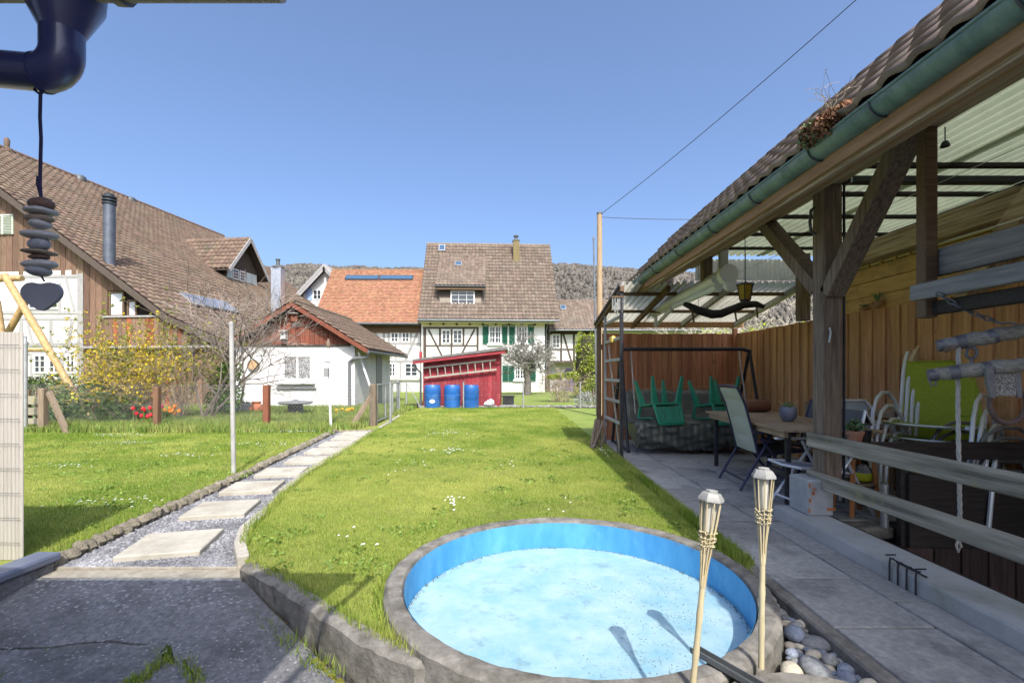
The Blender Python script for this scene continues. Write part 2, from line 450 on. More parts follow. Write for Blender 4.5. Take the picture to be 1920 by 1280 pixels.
# loose gravel stones: too many to count
def pebbles(n, poly, z, size, mat, name, parent):
    x0, x1 = min(p[0] for p in poly), max(p[0] for p in poly); y0, y1 = min(p[1] for p in poly), max(p[1] for p in poly)
    x = rng.uniform(x0, x1, n*3); y = y0 + (y1-y0)*rng.random(n*3)**1.8; k = inpoly(poly)(x, y); x, y = x[k][:n], y[k][:n]; n = len(x)
    base = np.array([(1, 0, 0), (-1, 0, 0), (0, 1, 0), (0, -1, 0), (0, 0, .7), (0, 0, -.4)])
    fc = np.array([(0, 2, 4), (2, 1, 4), (1, 3, 4), (3, 0, 4)])
    s = size*(.5+rng.random(n)); V = (base[None]*(.7+.6*rng.random((n, 6, 1))))*s[:, None, None]
    t = rng.uniform(0, 6.28, n); c, sn = np.cos(t), np.sin(t)
    V = np.stack([V[:, :, 0]*c[:, None]-V[:, :, 1]*sn[:, None], V[:, :, 0]*sn[:, None]+V[:, :, 1]*c[:, None], V[:, :, 2]], 2)
    V += np.stack([x, y, np.full(n, z)], 1)[:, None, :]
    Fq = (fc[None] + (np.arange(n)*6)[:, None, None]).reshape(-1, 3)
    o = np_obj(name, np_mesh(name, V.reshape(-1, 3), Fq, mat, np.repeat(rng.random(n), 4)), parent); o['kind'] = 'stuff'
pebbles(16000, PATH_L + PATH_R[::-1], -.044, .009, M('gravel_stone', (.12, .12, .13), (.34, .34, .35), .9, 3, rnd=.5), 'gravel_stones', path)

# the old concrete in front: a base and broken slabs round a crack
def zc(y): return -.06 - .14*max(0.0, min(1.0, (3.04 - y)/.75))
yard = MB().grid(lambda u, v: (-3.4 + 5.2*u, -1.5 + 4.70*v, -.5 if math.hypot(-3.4+5.2*u-.36, -1.5+4.70*v-2.85) < 1.3 or (-3.4+5.2*u > .9) else zc(-1.5 + 4.70*v) - .03), 52, 46).build('yard', m_soil); tag(yard, kind='structure')
def yard_piece(poly, mat, name='concrete_slab'):
    pts = []
    for (a, b) in zip(poly, poly[1:] + poly[:1]):
        a, b = Vector(a), Vector(b); k = max(1, int((b-a).length/.12))
        for i in range(k):
            q = a.lerp(b, i/k); pts.append(q)
    n = len(pts)
    top = [Vector((q.x, q.y, zc(q.y))) for q in pts]
    m = MB(); tr = tessellate_polygon([top]); m.add(top, [tuple(t) for t in tr])
    m.add(top + [q - Vector((0, 0, .04)) for q in top], [(i, (i+1) % n, (i+1) % n+n, i+n) for i in range(n)])
    return m.build(name, mat, yard, smooth=False)
C1 = [tuple(G(x, y, -.165))[:2] for (x, y) in ((-160, 1216), (0, 1214), (95, 1212), (150, 1206), (205, 1203), (260, 1208), (318, 1209))]
C2 = [tuple(G(x, y, -.18))[:2] for (x, y) in ((318, 1209), (306, 1222), (308, 1236), (290, 1246), (272, 1263), (250, 1272), (235, 1290))]
C3 = [tuple(G(x, y, -.18))[:2] for (x, y) in ((308, 1236), (326, 1240), (345, 1233), (352, 1246), (366, 1262), (372, 1295))]
def off(pl, dx, dy): return [(p[0]+dx, p[1]+dy) for p in pl]
yard_piece([(-3.04, 3.055), (-1.72, 3.055), (-1.76, 3.185), (-3.04, 3.185)], m_concl)
wl = [(p[0]-.05, p[1]-.05) for p in WALL]
yard_piece([(-3.35, C1[0][1]+.008)] + off(C1, 0, .008)[1:] + off(C3, .008, 0)[1:] + [(C3[-1][0], 1.4), (.2, 1.4), (.1, 1.75)] + wl[::-1][:-1] + [(-1.74, 3.05), (-3.03, 3.05), (-3.35, 2.6)], m_conc)
yard_piece([(-3.35, C1[0][1]-.008)] + off(C1, 0, -.008)[1:-1] + off(C2, -.008, -.004) + [(C2[-1][0], 1.4), (-3.35, 1.4)], m_conc)
yard_piece([C3[0]] + off(C3, -.008, -.004)[1:] + [(C3[-1][0], 1.4), (C2[-1][0]+.01, 1.4)] + off(C2, .008, 0)[::-1][:-2], m_conc)
# retaining kerb between concrete and lawn
kw = MB()
def wall_strip(mb, pts, th, ztop, zbot, jit=.012):
    fine = []
    for (a, b) in zip(pts[:-1], pts[1:]):
        a, b = Vector(a), Vector(b)
        for i in range(6): fine.append(a.lerp(b, i/6))
    fine.append(Vector(pts[-1]))
    n = len(fine); V = []
    for i, p in enumerate(fine):
        d = (fine[min(i+1, n-1)] - fine[max(i-1, 0)]).normalized(); nn = Vector((d.y, -d.x))
        if nn.y > 0: nn = -nn                  # towards the camera
        w = lambda: random.uniform(-jit, jit)
        f = p + nn*th/2; b = p - nn*th/2
        V += [(f.x+w(), f.y+w(), zbot(f.y)), (f.x+w(), f.y+w(), ztop*.35+zbot(f.y)*.65), (f.x+w()*.6, f.y+w()*.6, ztop-.02+w()*.5), (f.x-nn.x*.025, f.y-nn.y*.025, ztop+w()*.5), (b.x, b.y, ztop+w()*.4), (b.x, b.y, -.1)]
    Fc = [(i*6+k, (i+1)*6+k, (i+1)*6+k+1, i*6+k+1) for i in range(n-1) for k in range(5)]
    mb.add(V, Fc)
wall_strip(kw, WALL + [(-0.29, 2.11)], .09, .015, lambda y: zc(y) - .05)
o = kw.build('retaining_kerb', m_wallc); tag(o, 'rough concrete kerb wall holding the lawn, running from path to pool', 'kerb wall')
# low wall at the left with its coping
lw = thing('low_wall', 'low dark wall stub with blue grey coping beside the reed screen', 'wall', (-3.1, 2.9, -.1))
MB().box(-3.20, -3.04, 1.2, 3.16, -.2, .0, .01).build('wall_body', m_conc, lw)
MB().cbox((-3.12, 2.66, .03), (.17, 1.06, .055), .015, Matrix.Rotation(R(-2), 3, 'Z')).build('coping', M('coping_metal', (.10, .12, .17), (.14, .16, .22), .45, 4, spec=.5), lw)

# patio: slabs on a bed, kerb of the shelter
bed = MB().box(1.52, 4.46, 4.02, 9.05, -.3, -.036).box(1.52, 2.60, -1.0, 4.02, -.3, -.036).build('patio', m_soil); tag(bed, kind='structure')
pv = {}
def pslab(x0, x1, y0, y1):
    k = (round(x1-x0, 3), round(y1-y0, 3))
    if k not in pv: pv[k] = MB().cbox((0, 0, 0), (k[0]-.013, k[1]-.013, .05), .006).mesh('paving_slab', m_pav)
    inst('paving_slab', pv[k], bed, Matrix.Translation(((x0+x1)/2, (y0+y1)/2, -.022 + random.uniform(-.002, .002))) @ Matrix.Rotation(random.uniform(-.004, .004), 4, 'Y'))
y = 1.19
while y < 8.9:
    pslab(1.58, 2.09, y, y+.57); y += .57
y = 1.4
while y < 4.0:
    pslab(2.09, 2.285, y, y+1.2 if y < 2 else y+.7); y += 1.2 if y < 2 else .7
for j, (a, b) in enumerate(((2.09, 2.60), (2.60, 3.11), (3.11, 3.62), (3.62, 4.13), (4.13, 4.40))):
    y = 4.05 + (.28 if j % 2 else 0)
    if j % 2: pslab(a, b, 4.05, y)
    while y < 8.95:
        pslab(a, b, y, min(9.0, y+.57)); y += .57
MB().box(1.49, 1.575, 1.0, 3.05, -.2, .012, .01).build('patio_edging', m_wallc, bed)
MB().box(1.555, 1.578, 3.06, 9.0, -.2, .004, .004).build('patio_edging', m_curb, bed)
cb = MB().box(2.287, 2.57, 1.0, 4.16, -.6, .10, .012).build('shelter_plinth', m_curb); tag(cb, 'long grey cement plinth under the wooden railing', 'plinth')

# hills with a leafless wood
m_hill = M('hill_ground', (.06, .055, .045), (.10, .09, .07), .95, .02)
m_wood = M('bare_wood_crowns', (.085, .077, .066), (.15, .135, .115), .95, .03, rnd=.28, hue=.02, world_space=True)
prof = [(-1400, 470), (-300, 512), (480, 514), (500, 506), (545, 494), (620, 492), (690, 497), (780, 503), (900, 500), (1040, 494), (1120, 494), (1200, 502), (1330, 515), (1700, 525), (3200, 500)]
def hill_y(px):
    for (a, b) in zip(prof[:-1], prof[1:]):
        if a[0] <= px <= b[0]: return a[1] + (b[1]-a[1])*(px-a[0])/(b[0]-a[0])
    return 500
D0, D1 = 420.0, 1100.0
def hz(X, Y):
    px = 960 + X/D1*F
    top = (HZ - hill_y(max(-1399, min(3199, px))))*D1/F + H - 9
    t = max(0.0, min(1.0, (Y-D0)/(D1-D0))); e = t*t*(3-2*t)*.35 + t*.65
    return -1 + (top+1)*e + 3*math.sin(X*.02)*t + 2*math.sin(X*.053+Y*.03)*t
hill = MB().grid(lambda u, v: (-2400+4800*u, D0+(D1+260-D0)*v, hz(-2400+4800*u, D0+(D1+260-D0)*v) if D0+(D1+260-D0)*v < D1 else hz(-2400+4800*u, D1)), 150, 40).build('hill', m_hill); tag(hill, kind='structure')
n = 24000
X = rng.uniform(-1000, 900, n); Yh = D0+40+(D1-D0-20)*rng.random(n)**.75
base = []
for j in range(3):
    for k in range(6): base.append((math.cos(k*1.047+j*.5)*(.9, 1., .55)[j], math.sin(k*1.047+j*.5)*(.9, 1., .55)[j], (0, .9, 1.7)[j]))
base = np.array(base); fc = [(j*6+k, j*6+(k+1) % 6, (j+1)*6+(k+1) % 6, (j+1)*6+k) for j in range(2) for k in range(6)]; fc += [(12, 13, 14, 15), (15, 16, 17, 12)]
s = rng.uniform(1.9, 4.2, n); Vb = base[None]*(.75+.5*rng.random((n, 18, 1)))*s[:, None, None]
Z = np.array([hz(a, b) for a, b in zip(X, Yh)]); Vb += np.stack([X, Yh, Z], 1)[:, None, :]
Fq = (np.array(fc)[None] + (np.arange(n)*18)[:, None, None]).reshape(-1, 4)
o = np_obj('hill_forest', np_mesh('hill_forest', Vb.reshape(-1, 3), Fq, m_wood, np.repeat(rng.random(n), len(fc)))); tag(o, 'grey brown leafless wood covering the far hills', 'wood', kind='stuff')

# ================================================================ HOUSES BEHIND
m_tile = M('brown_tile', (.13, .089, .063), (.205, .146, .106), .85, 7, rnd=.2, hue=.012, bump=.2, dirt=(.13, .115, .09), dirt_scale=.8, dirt_lo=.5, dirt_hi=.75)
m_tile2 = M('grey_brown_tile', (.14, .106, .082), (.222, .172, .137), .85, 5, rnd=.18, hue=.012, dirt=(.16, .14, .115), dirt_scale=.5, dirt_lo=.5, dirt_hi=.75)
m_tileo = M('orange_tile', (.285, .138, .08), (.37, .195, .122), .85, 5, rnd=.2, hue=.012)
m_under = M('roof_underlay', (.05, .038, .03), (.08, .06, .05), .9, 6)
m_plaster = M('white_plaster', (.64, .63, .60), (.72, .71, .68), .9, 3, bump=.1, dirt=(.47, .45, .40), dirt_scale=.7, dirt_lo=.5, dirt_hi=.8)
m_plaster2 = M('cream_plaster', (.70, .64, .46), (.76, .70, .54), .9, 3)
m_timber = M('dark_timber', (.055, .042, .035), (.11, .088, .07), .8, 5, WZ, bump=.3, rnd=.15)
m_timberg = M('grey_timber', (.26, .255, .25), (.42, .41, .40), .85, 4, WZ, bump=.3, rnd=.12)
m_timberw = M('brown_wood', (.11, .072, .045), (.19, .125, .08), .85, 5, WX, bump=.3)
m_white = M('white_frame', (.74, .74, .72), (.80, .80, .78), .5, 4)
m_pane = glass('window_pane', (.045, .055, .065)); m_paneb = glass('sky_pane', (.05, .10, .17), .03)
m_green = M('green_shutter', (.018, .10, .065), (.03, .14, .09), .6, 6, rnd=.1)
m_gut = M('gutter_metal', (.10, .11, .115), (.15, .16, .165), .5, 5, metal=.4)
m_zinc = M('zinc_sheet', (.42, .44, .46), (.58, .60, .62), .35, 6, metal=.7)

def frontal_box(o, mb, x0, x1, y0, y1, yf, d, root, c=0.0):
    """px rectangle on a root's plane y=yf, d thick towards the camera (local)"""
    a = LP(root, x0, y1, yf); b = LP(root, x1, y0, yf)
    mb.box(a[0], b[0], yf-d, yf, a[1], b[1], c); return mb
def window(root, x0, x1, y0, y1, yf, cols=2, rows=3, frame=m_white, pane=m_pane, fr=.07, parent=None, name='window', bars=True, proud=.05):
    a = LP(root, x0, y1, yf); b = LP(root, x1, y0, yf); X0, X1, Z0, Z1 = a[0], b[0], a[1], b[1]
    m = MB(); fd = proud
    m.box(X0, X0+fr, yf-fd, yf+.02, Z0, Z1); m.box(X1-fr, X1, yf-fd, yf+.02, Z0, Z1)
    m.box(X0+fr, X1-fr, yf-fd, yf+.02, Z0, Z0+fr); m.box(X0+fr, X1-fr, yf-fd, yf+.02, Z1-fr, Z1)
    if bars:
        for i in range(1, cols):
            x = X0 + (X1-X0)*i/cols; w = fr*.7 if cols == 2 else fr*.35
            if cols == 4 and i == 2: w = fr*.8
            m.box(x-w/2, x+w/2, yf-fd+.006, yf+.01, Z0+fr, Z1-fr)
        for j in range(1, rows):
            z = Z0 + (Z1-Z0)*j/rows; m.box(X0+fr, X1-fr, yf-fd+.014, yf+.008, z-fr*.16, z+fr*.16)
    w = m.build(name, frame, parent or root, local=True)
    MB().box(X0+fr, X1-fr, yf-.012, yf+.004, Z0+fr, Z1-fr).build('pane', pane, w, local=True)
    return w
def timber(root, pts, w, yf, mat, parent=None, d=.03, name='timber'):
    (x0, y0), (x1, y1) = pts; a = LP(root, x0, y0, yf); b = LP(root, x1, y1, yf)
    dd = d + random.uniform(-.006, .006)
    MB().beam((a[0], yf-dd/2, a[1]), (b[0], yf-dd/2, b[1]), w, dd, up=(0, 1, 0)).build(name, mat, parent or root, local=True)
def shutter(root, x0, x1, y0, y1, yf):
    a = LP(root, x0, y1, yf); b = LP(root, x1, y0, yf); m = MB()
    X0, X1, Z0, Z1 = a[0], b[0], a[1], b[1]
    m.box(X0, X0+.05, yf-.07, yf-.02, Z0, Z1); m.box(X1-.05, X1, yf-.07, yf-.02, Z0, Z1); m.box(X0+.05, X1-.05, yf-.07, yf-.02, Z0, Z0+.07); m.box(X0+.05, X1-.05, yf-.07, yf-.02, Z1-.07, Z1)
    k = int((Z1-Z0-.14)/.075)
    for i in range(k):
        z = Z0+.07+(i+.5)*(Z1-Z0-.14)/k
        m.cbox(((X0+X1)/2, yf-.045, z), (X1-X0-.1, .05, .012), 0, Matrix.Rotation(R(35), 3, 'X'))
    m.box(X0+.05, X1-.05, yf-.028, yf-.02, Z0+.07, Z1-.07)
    m.build('shutter', m_green, root, local=True)
def slab_roof(root, prof, y0, y1, th=.12, mat=m_under, name='roof'):
    """prof: list of local (x,z) across; extruded along local y"""
    m = MB(); n = len(prof)
    up = [(x, z) for x, z in prof]; dn = [(x, z-th) for x, z in prof]
    m.prism([(x, y0, z) for x, z in up] + [(x, y0, z) for x, z in reversed(dn)], (0, y1-y0, 0))
    return m.build(name, mat, root, local=True, smooth=False)

# ---------------------------------------------------------------- main half-timbered house
mh = thing('farmhouse', 'tall half timbered white house with steep brown roof and green shutters', 'house', (-6.11, 32.0, 0), R(3))
Wm, Dm = 8.36, 9.4
ev = (-.62, 4.84); rd = (4.0, 11.05)        # eave and ridge: local (y, z)
MB().box(0, Wm, 0, Dm-1.2, -.3, 4.9).build('wall', m_plaster, mh, local=True)
# gable ends
MB().prism([(0, .0, 4.9), (0, Dm-1.2, 4.9), (0, 4.0, 10.85)], (Wm, 0, 0)).build('gable', m_plaster, mh, local=True)
roofm = MB()
x0r, x1r = -.12, 9.22
pr = [(ev[0], ev[1]), (rd[0], rd[1]), (8.62, ev[1]), (8.62, ev[1]-.13), (rd[0], rd[1]-.17), (ev[0], ev[1]-.13)]
rf = roofm.prism([(x0r, y, z) for y, z in pr], (x1r-x0r, 0, 0)).build('roof', m_under, mh, local=True, smooth=False)
mw = world(mh); V3 = mw.to_3x3()
sl_v = V3 @ Vector((0, rd[0]-ev[0], rd[1]-ev[1])); sl_u = V3 @ Vector((1, 0, 0)); L = sl_v.length
rows = 23; rh = (L-.02)/rows
tile_field(rf, mw @ Vector((x0r-.02, ev[0]-.03, ev[1]+.005)), sl_u, sl_v, 38, rows, (x1r-x0r+.04)/38, rh, m_tile2, n_parts=260)
MB().tube([(x0r-.03, rd[0], rd[1]+.03), (x1r+.03, rd[0], rd[1]+.03)], .09, 10).build('ridge', m_tile2, rf, local=True)
MB().tube([(x0r-.05, ev[0]-.09, ev[1]-.07), (x1r+.05, ev[0]-.09, ev[1]-.07)], .08, 8).build('gutter', m_gut, mh, local=True)
MB().tube([(8.5, ev[0]-.05, ev[1]-.1), (8.5, -.3, 4.5), (8.46, -.06, 4.2), (8.46, -.06, 0)], .045, 8).build('downpipe', m_gut, mh, local=True)
MB().box(-.05, Wm+.6, ev[0]+.02, -.002, ev[1]-.20, ev[1]-.14).build('soffit', m_plaster2, mh, local=True)
m = MB()
MB().box(.02, Wm, -.05, -.004, 4.42, 4.63).build('frieze_board', m_plaster2, mh, local=True)
for i in range(9): MB().box(.55+i*.88, .68+i*.88, -.30, -.05, 4.52, 4.62).build('rafter_tail', m_timber, mh, local=True)
for (pts, w) in (([(796.5, 613), (796.5, 740)], .20), ([(895.5, 613), (895.5, 740)], .14), ([(793, 614.5), (897, 614.5)], .12), ([(799, 648), (894, 648)], .10), ([(846.5, 650), (846.5, 740)], .13),
                 ([(803, 617), (846, 700)], .12), ([(890, 617), (846, 700)], .12), ([(825, 615), (825, 648)], .14), ([(869, 615), (869, 648)], .14), ([(846.7, 617), (846.7, 647)], .14), ([(799, 690), (894, 690)], .12)):
    timber(mh, pts, w, 0, m_timber)
for (x0, x1) in ((828, 844.8), (849, 867)): window(mh, x0, x1, 618, 644, 0, 2, 3, m_white)
for (x0, x1, y0, y1) in ((916.8, 940, 611, 644), (967, 989, 611, 644), (965, 985.5, 685, 711)):
    window(mh, x0, x1, y0, y1, 0, 4, 3, m_white, fr=.08)
    a = LP(mh, x0-3, y1+3.5, 0); b = LP(mh, x1+3, y1, 0); MB().box(a[0], b[0], -.13, 0, a[1], b[1]).build('sill', m_white, mh, local=True)
for (x0, x1, y0, y1) in ((905, 916, 609, 645), (941.3, 951.6, 609, 645), (954.5, 965.3, 609, 645), (990, 1001, 609, 645), (942, 953, 685, 714.5), (953.6, 964.5, 685, 714.5), (993, 1004.5, 685, 714.5)):
    shutter(mh, x0, x1, y0, y1, 0)
# shed dormer
dm = MB(); a = LP(mh, 823, 570, .25); b = LP(mh, 903, 570, .25)
zt = LP(mh, 860, 541, .25)[1]
MB().box(a[0], b[0], .25, 3.0, a[1]-.5, zt).build('dormer_wall', m_timber, mh, local=True)
MB().box(a[0]+.05, b[0]-.02, .22, .249, a[1]-.3, a[1]+.42).build('dormer_apron', M('dormer_apron', (.26, .22, .18), (.32, .28, .23), .8), mh, local=True)
window(mh, 845, 890, 545, 570, .21, 3, 3, m_white, fr=.07)
za = LP(mh, 860, 536, -.05)[1]
dr = MB().prism([(a[0]-.22, -.12, za+.02), (a[0]-.22, 3.25, 10.02), (a[0]-.22, 3.25, 9.8), (a[0]-.22, -.12, za-.10)], (b[0]-a[0]+.48, 0, 0)).build('dormer_roof', m_under, mh, local=True, smooth=False)
dv = V3 @ Vector((0, 3.37, 10.0-za)); 
tile_field(dr, mw @ Vector((a[0]-.24, -.16, za+.03)), sl_u, dv, 13, 13, (b[0]-a[0]+.52)/13, dv.length/13, m_tile2)
MB().box(a[0]-.15, b[0]+.2, -.10, -.06, za-.25, za-.09).build('fascia', m_timberw, mh, local=True)
MB().tube([(a[0]-.25, -.16, za-.02), (b[0]+.28, -.16, za-.02)], .05, 6).build('dormer_gutter', m_gut, mh, local=True)
MB().tube([(b[0]+.24, -.12, za-.05), (b[0]+.2, .1, za-.5), (b[0]+.12, .2, a[1]-.1)], .03, 6).build('dormer_downpipe', m_gut, mh, local=True)
def skylight(root, parent, px, py, w, h, p0, u, v):
    u = Vector(u).normalized(); v = Vector(v).normalized(); nn = u.cross(v)
    q = hit(px, py, p0, nn) + nn*.09
    rot = Matrix((u, v, nn)).transposed()
    f = MB().cbox(q + nn*.03, (w, h, .10), .01, rot).build('skylight', m_zinc, parent)
    MB().cbox(q + nn*.082, (w*.74, h*.74, .012), 0, rot).build('pane', m_paneb, f)
P0 = mw @ Vector((0, ev[0], ev[1]))
skylight(mh, rf, 829, 467, .50, .72, P0, sl_u, sl_v)
skylight(mh, dr, 859.5, 497, .50, .55, mw @ Vector((0, -.12, za+.02)), sl_u, dv)
cq = hit(968, 492, P0, sl_u.cross(sl_v)); ci = mw.inverted() @ cq
ch = MB().box(ci.x-.22, ci.x+.22, ci.y-.05, ci.y+.5, ci.z-.6, ci.z+1.62).build('chimney', M('chimney_cladding', (.15, .12, .05), (.22, .17, .07), .6, 5), mh, local=True)
MB().box(ci.x-.26, ci.x+.26, ci.y-.09, ci.y+.54, ci.z+1.62, ci.z+1.70).lathe([(.12, 0), (.12, .25), (.2, .27), (.2, .32), (.05, .4)], 10, (ci.x, ci.y+.22, ci.z+1.7)).build('chimney_cap', m_gut, ch, local=True)
MB().box(x0r+.02, x0r+.5, 2.15, 2.9, 8.15, 8.75).build('step_flashing', m_gut, mh, local=True)

# ---------------------------------------------------------------- orange-roofed house
oh = thing('orange_roof_house', 'white timbered house with bright orange tile roof and long roof window', 'house', (-13.3, 32.5, 0), R(1))
MB().box(0, 7.0, 0, 6.6, -.3, 4.7).build('wall', m_plaster, oh, local=True)
pr = [(-.6, 4.66), (3.2, 8.98), (7.0, 4.66), (7.0, 4.5), (3.2, 8.8), (-.6, 4.5)]
rf2 = MB().prism([(-.15, y, z) for y, z in pr], (7.2, 0, 0)).build('roof', m_under, oh, local=True, smooth=False)
mo = world(oh); R3 = mo.to_3x3(); v2 = R3 @ Vector((0, 3.8, 4.32)); u2 = R3 @ Vector((1, 0, 0))
tile_field(rf2, mo @ Vector((-.17, -.63, 4.665)), u2, v2, 40, 36, 7.24/40, v2.length/36, m_tileo, amp=.006, n=3)
MB().tube([(-.18, 3.2, 9.02), (7.08, 3.2, 9.02)], .08, 8).build('ridge', m_tileo, rf2, local=True)
n2 = u2.cross(v2).normalized(); q0 = mo @ Vector((0, -.6, 4.66))
rot2 = Matrix((u2.normalized(), v2.normalized(), n2)).transposed()
qa, qb = hit(648, 522, q0, n2), hit(775, 522, q0, n2)
for (s0, s1) in ((0, .495), (.505, 1)):
    c0, c1 = qa.lerp(qb, s0), qa.lerp(qb, s1); cc = (c0+c1)/2 + n2*.08
    f = MB().cbox(cc, ((c1-c0).length, .52, .10), .01, rot2).build('roof_window', M('dark_blue_frame', (.03, .05, .07), rough=.4), rf2)
    MB().cbox(cc + n2*.052, ((c1-c0).length-.12, .38, .01), 0, rot2).build('pane', m_paneb, f)
MB().tube([(-.2, -.7, 4.6), (7.1, -.7, 4.6)], .07, 8).build('gutter', m_gut, oh, local=True)
MB().box(0, 7.0, -.10, -.003, 4.05, 4.48).build('eave_beam', m_timberw, oh, local=True)
for (pts, w) in (([(700, 616), (715, 650)], .16), ([(786, 616), (760, 675)], .16), ([(720, 615), (720, 735)], .15), ([(750.5, 615), (750.5, 644)], .2), ([(700, 644), (790, 644)], .12), ([(700, 677), (790, 677)], .16), ([(751, 680), (751, 735)], .16), ([(729, 615), (729, 644)], .15), ([(770, 615), (770, 644)], .15), ([(742, 646), (742, 676)], .13), ([(735, 672), (727, 650)], .12)):
    timber(oh, pts, w, 0, m_timberg)
for (x0, x1, y0, y1) in ((732, 748, 616, 642), (753, 768.5, 616, 642), (729, 742.5, 680, 706), (758.5, 784, 680, 706)):
    window(oh, x0, x1, y0, y1, 0, 2, 3, m_white, fr=.09)
a = LP(oh, 725, 713, 0); b = LP(oh, 787, 709, 0); MB().box(a[0], b[0], -.12, 0, a[1], b[1]).build('sill', m_timberg, oh, local=True)

# ---------------------------------------------------------------- gabled house peeping out behind it
gh = thing('white_gable_house', 'white gable with grey bargeboards peeping out behind the orange roof', 'house', (-14.1, 36.5, 0))
ap = LP(gh, 613, 497, 0)
MB().prism([(-4.6, 0, -.3), (3.4, 0, -.3), (3.4, 0, ap[1]-4.1), (ap[0], 0, ap[1]-.35), (-4.6, 0, ap[1]-5.0)], (0, 7, 0)).build('wall', m_plaster, gh, local=True)
for s in (-1, 1):
    MB().prism([(ap[0], -.6, ap[1]), (ap[0]+s*5.0, -.6, ap[1]-5.3), (ap[0]+s*5.0, -.6, ap[1]-5.5), (ap[0], -.6, ap[1]-.22)], (0, 7.8, 0)).build('roof', m_timberg, gh, local=True, smooth=False)
    for k in range(3):
        MB().beam((ap[0]+s*.1, -.62+k*.02, ap[1]-.3-k*.13), (ap[0]+s*4.9, -.62+k*.02, ap[1]-5.40-k*.13), .05, .10).build('bargeboard', m_timberg, gh, local=True)
window(gh, 587, 603, 543, 562, 0, 2, 2, m_white); shut = LP(gh, 580, 552, 0)
MB().box(shut[0]-.25, shut[0]+.2, -.05, -.01, shut[1]-.45, shut[1]+.45).build('shutter', M('blue_shutter', (.30, .42, .60), rough=.6), gh, local=True)

# ---------------------------------------------------------------- low house on the right
rh_ = thing('low_timbered_house', 'low half timbered house with brown roof behind the clipped hedge', 'house', (2.62, 33.2, 0))
MB().box(0, 12, 0, 6, 2.05, 4.2).build('upper_wall', m_plaster, rh_, local=True)
MB().box(0, 12, .9, 6, -.3, 2.05).build('lower_wall', M('grey_plaster', (.42, .40, .42), (.48, .46, .47), .9), rh_, local=True)
pr = [(-.6, 4.28), (2.6, 6.72), (6.0, 4.28), (6.0, 4.14), (2.6, 6.56), (-.6, 4.14)]
rf3 = MB().prism([(-.1, y, z) for y, z in pr], (12.4, 0, 0)).build('roof', m_under, rh_, local=True, smooth=False)
mr = world(rh_); v3 = Vector((0, 3.2, 2.44))
tile_field(rf3, mr @ Vector((-.1, -.62, 4.29)), (1, 0, 0), v3, 49, 13, 12.4/49, v3.length/13, m_tile2)
MB().tube([(-.1, 2.6, 6.75), (12.3, 2.6, 6.75)], .08, 8).build('ridge', m_tile2, rf3, local=True)
skylight(rh_, rf3, 1055.5, 579, .42, .6, mr @ Vector((0, -.6, 4.28)), (1, 0, 0), v3)
MB().tube([(-.1, -.68, 4.22), (12.3, -.68, 4.22)], .07, 8).build('gutter', m_gut, rh_, local=True)
for (pts, w) in (([(1031, 624), (1120, 624)], .2), ([(1052, 624), (1052, 680)], .14), ([(1056, 626), (1071, 676)], .13), ([(1076, 624), (1076, 735)], .16), ([(1031, 655), (1076, 655)], .12), ([(1031, 678), (1120, 678)], .16), ([(1029, 624), (1029, 735)], .16), ([(1100, 624), (1100, 680)], .14)):
    timber(rh_, pts, w, 0, m_timber)
window(rh_, 1035, 1050.5, 626, 653, 0, 2, 3, m_white, fr=.08)
dq = LP(rh_, 1066, 722, .9); MB().box(dq[0]-.25, dq[0]+.45, .86, .9, -.2, 1.6).build('door', M('violet_door', (.20, .16, .30), rough=.6), rh_, local=True)

# ---------------------------------------------------------------- big brown barn on the left
m_board = M('barn_board', (.10, .062, .042), (.28, .18, .12), .85, 3, WZ, bump=.35, rnd=.28, hue=.01, lo=.3, hi=.7)
m_boardo = M('barn_board_red', (.20, .06, .03), (.36, .12, .05), .8, 3, WZ, bump=.3, rnd=.3)
bn = thing('brown_barn', 'large dark boarded barn house with long brown tile roof and white timbered corner', 'barn', (-26.2, 20.0, 0), R(-6.6))
mb_ = world(bn); B3 = mb_.to_3x3()
A = LP(bn, -207, 195, -.5); Bp = LP(bn, 313, 590, -.5); Cp = LP(bn, 432, 643, -.5)
eave_l = (2*A[0]-Bp[0]-2, Bp[1]-1.5)
LB = 18.5
rfb = slab_roof(bn, [eave_l, A, Bp, Cp], -.5, LB, .14)
u = B3 @ Vector((0, 1, 0))
for (p, q) in ((Bp, A), (Cp, Bp)):
    v = B3 @ Vector((q[0]-p[0], 0, q[1]-p[1])); rws = max(1, round(v.length/.36)); cols = 62
    tile_field(rfb, mb_ @ Vector((p[0], LB+.03, p[1]+.01)), -u, v, cols, rws, (LB+.56)/cols, v.length/rws, m_tile, n_parts=250 if q is A else 50, amp=.032)
MB().tube([(A[0], -.52, A[1]+.05), (A[0], LB, A[1]+.05)], .12, 10).build('ridge', m_tile, rfb, local=True)
MB().beam((A[0], -.53, A[1]-.16), (Bp[0], -.53, Bp[1]-.16), .05, .22, up=(0, 0, 1)).beam((Bp[0], -.532, Bp[1]-.16), (Cp[0], -.532, Cp[1]-.16), .05, .22).build('verge_board', m_timber, bn, local=True)
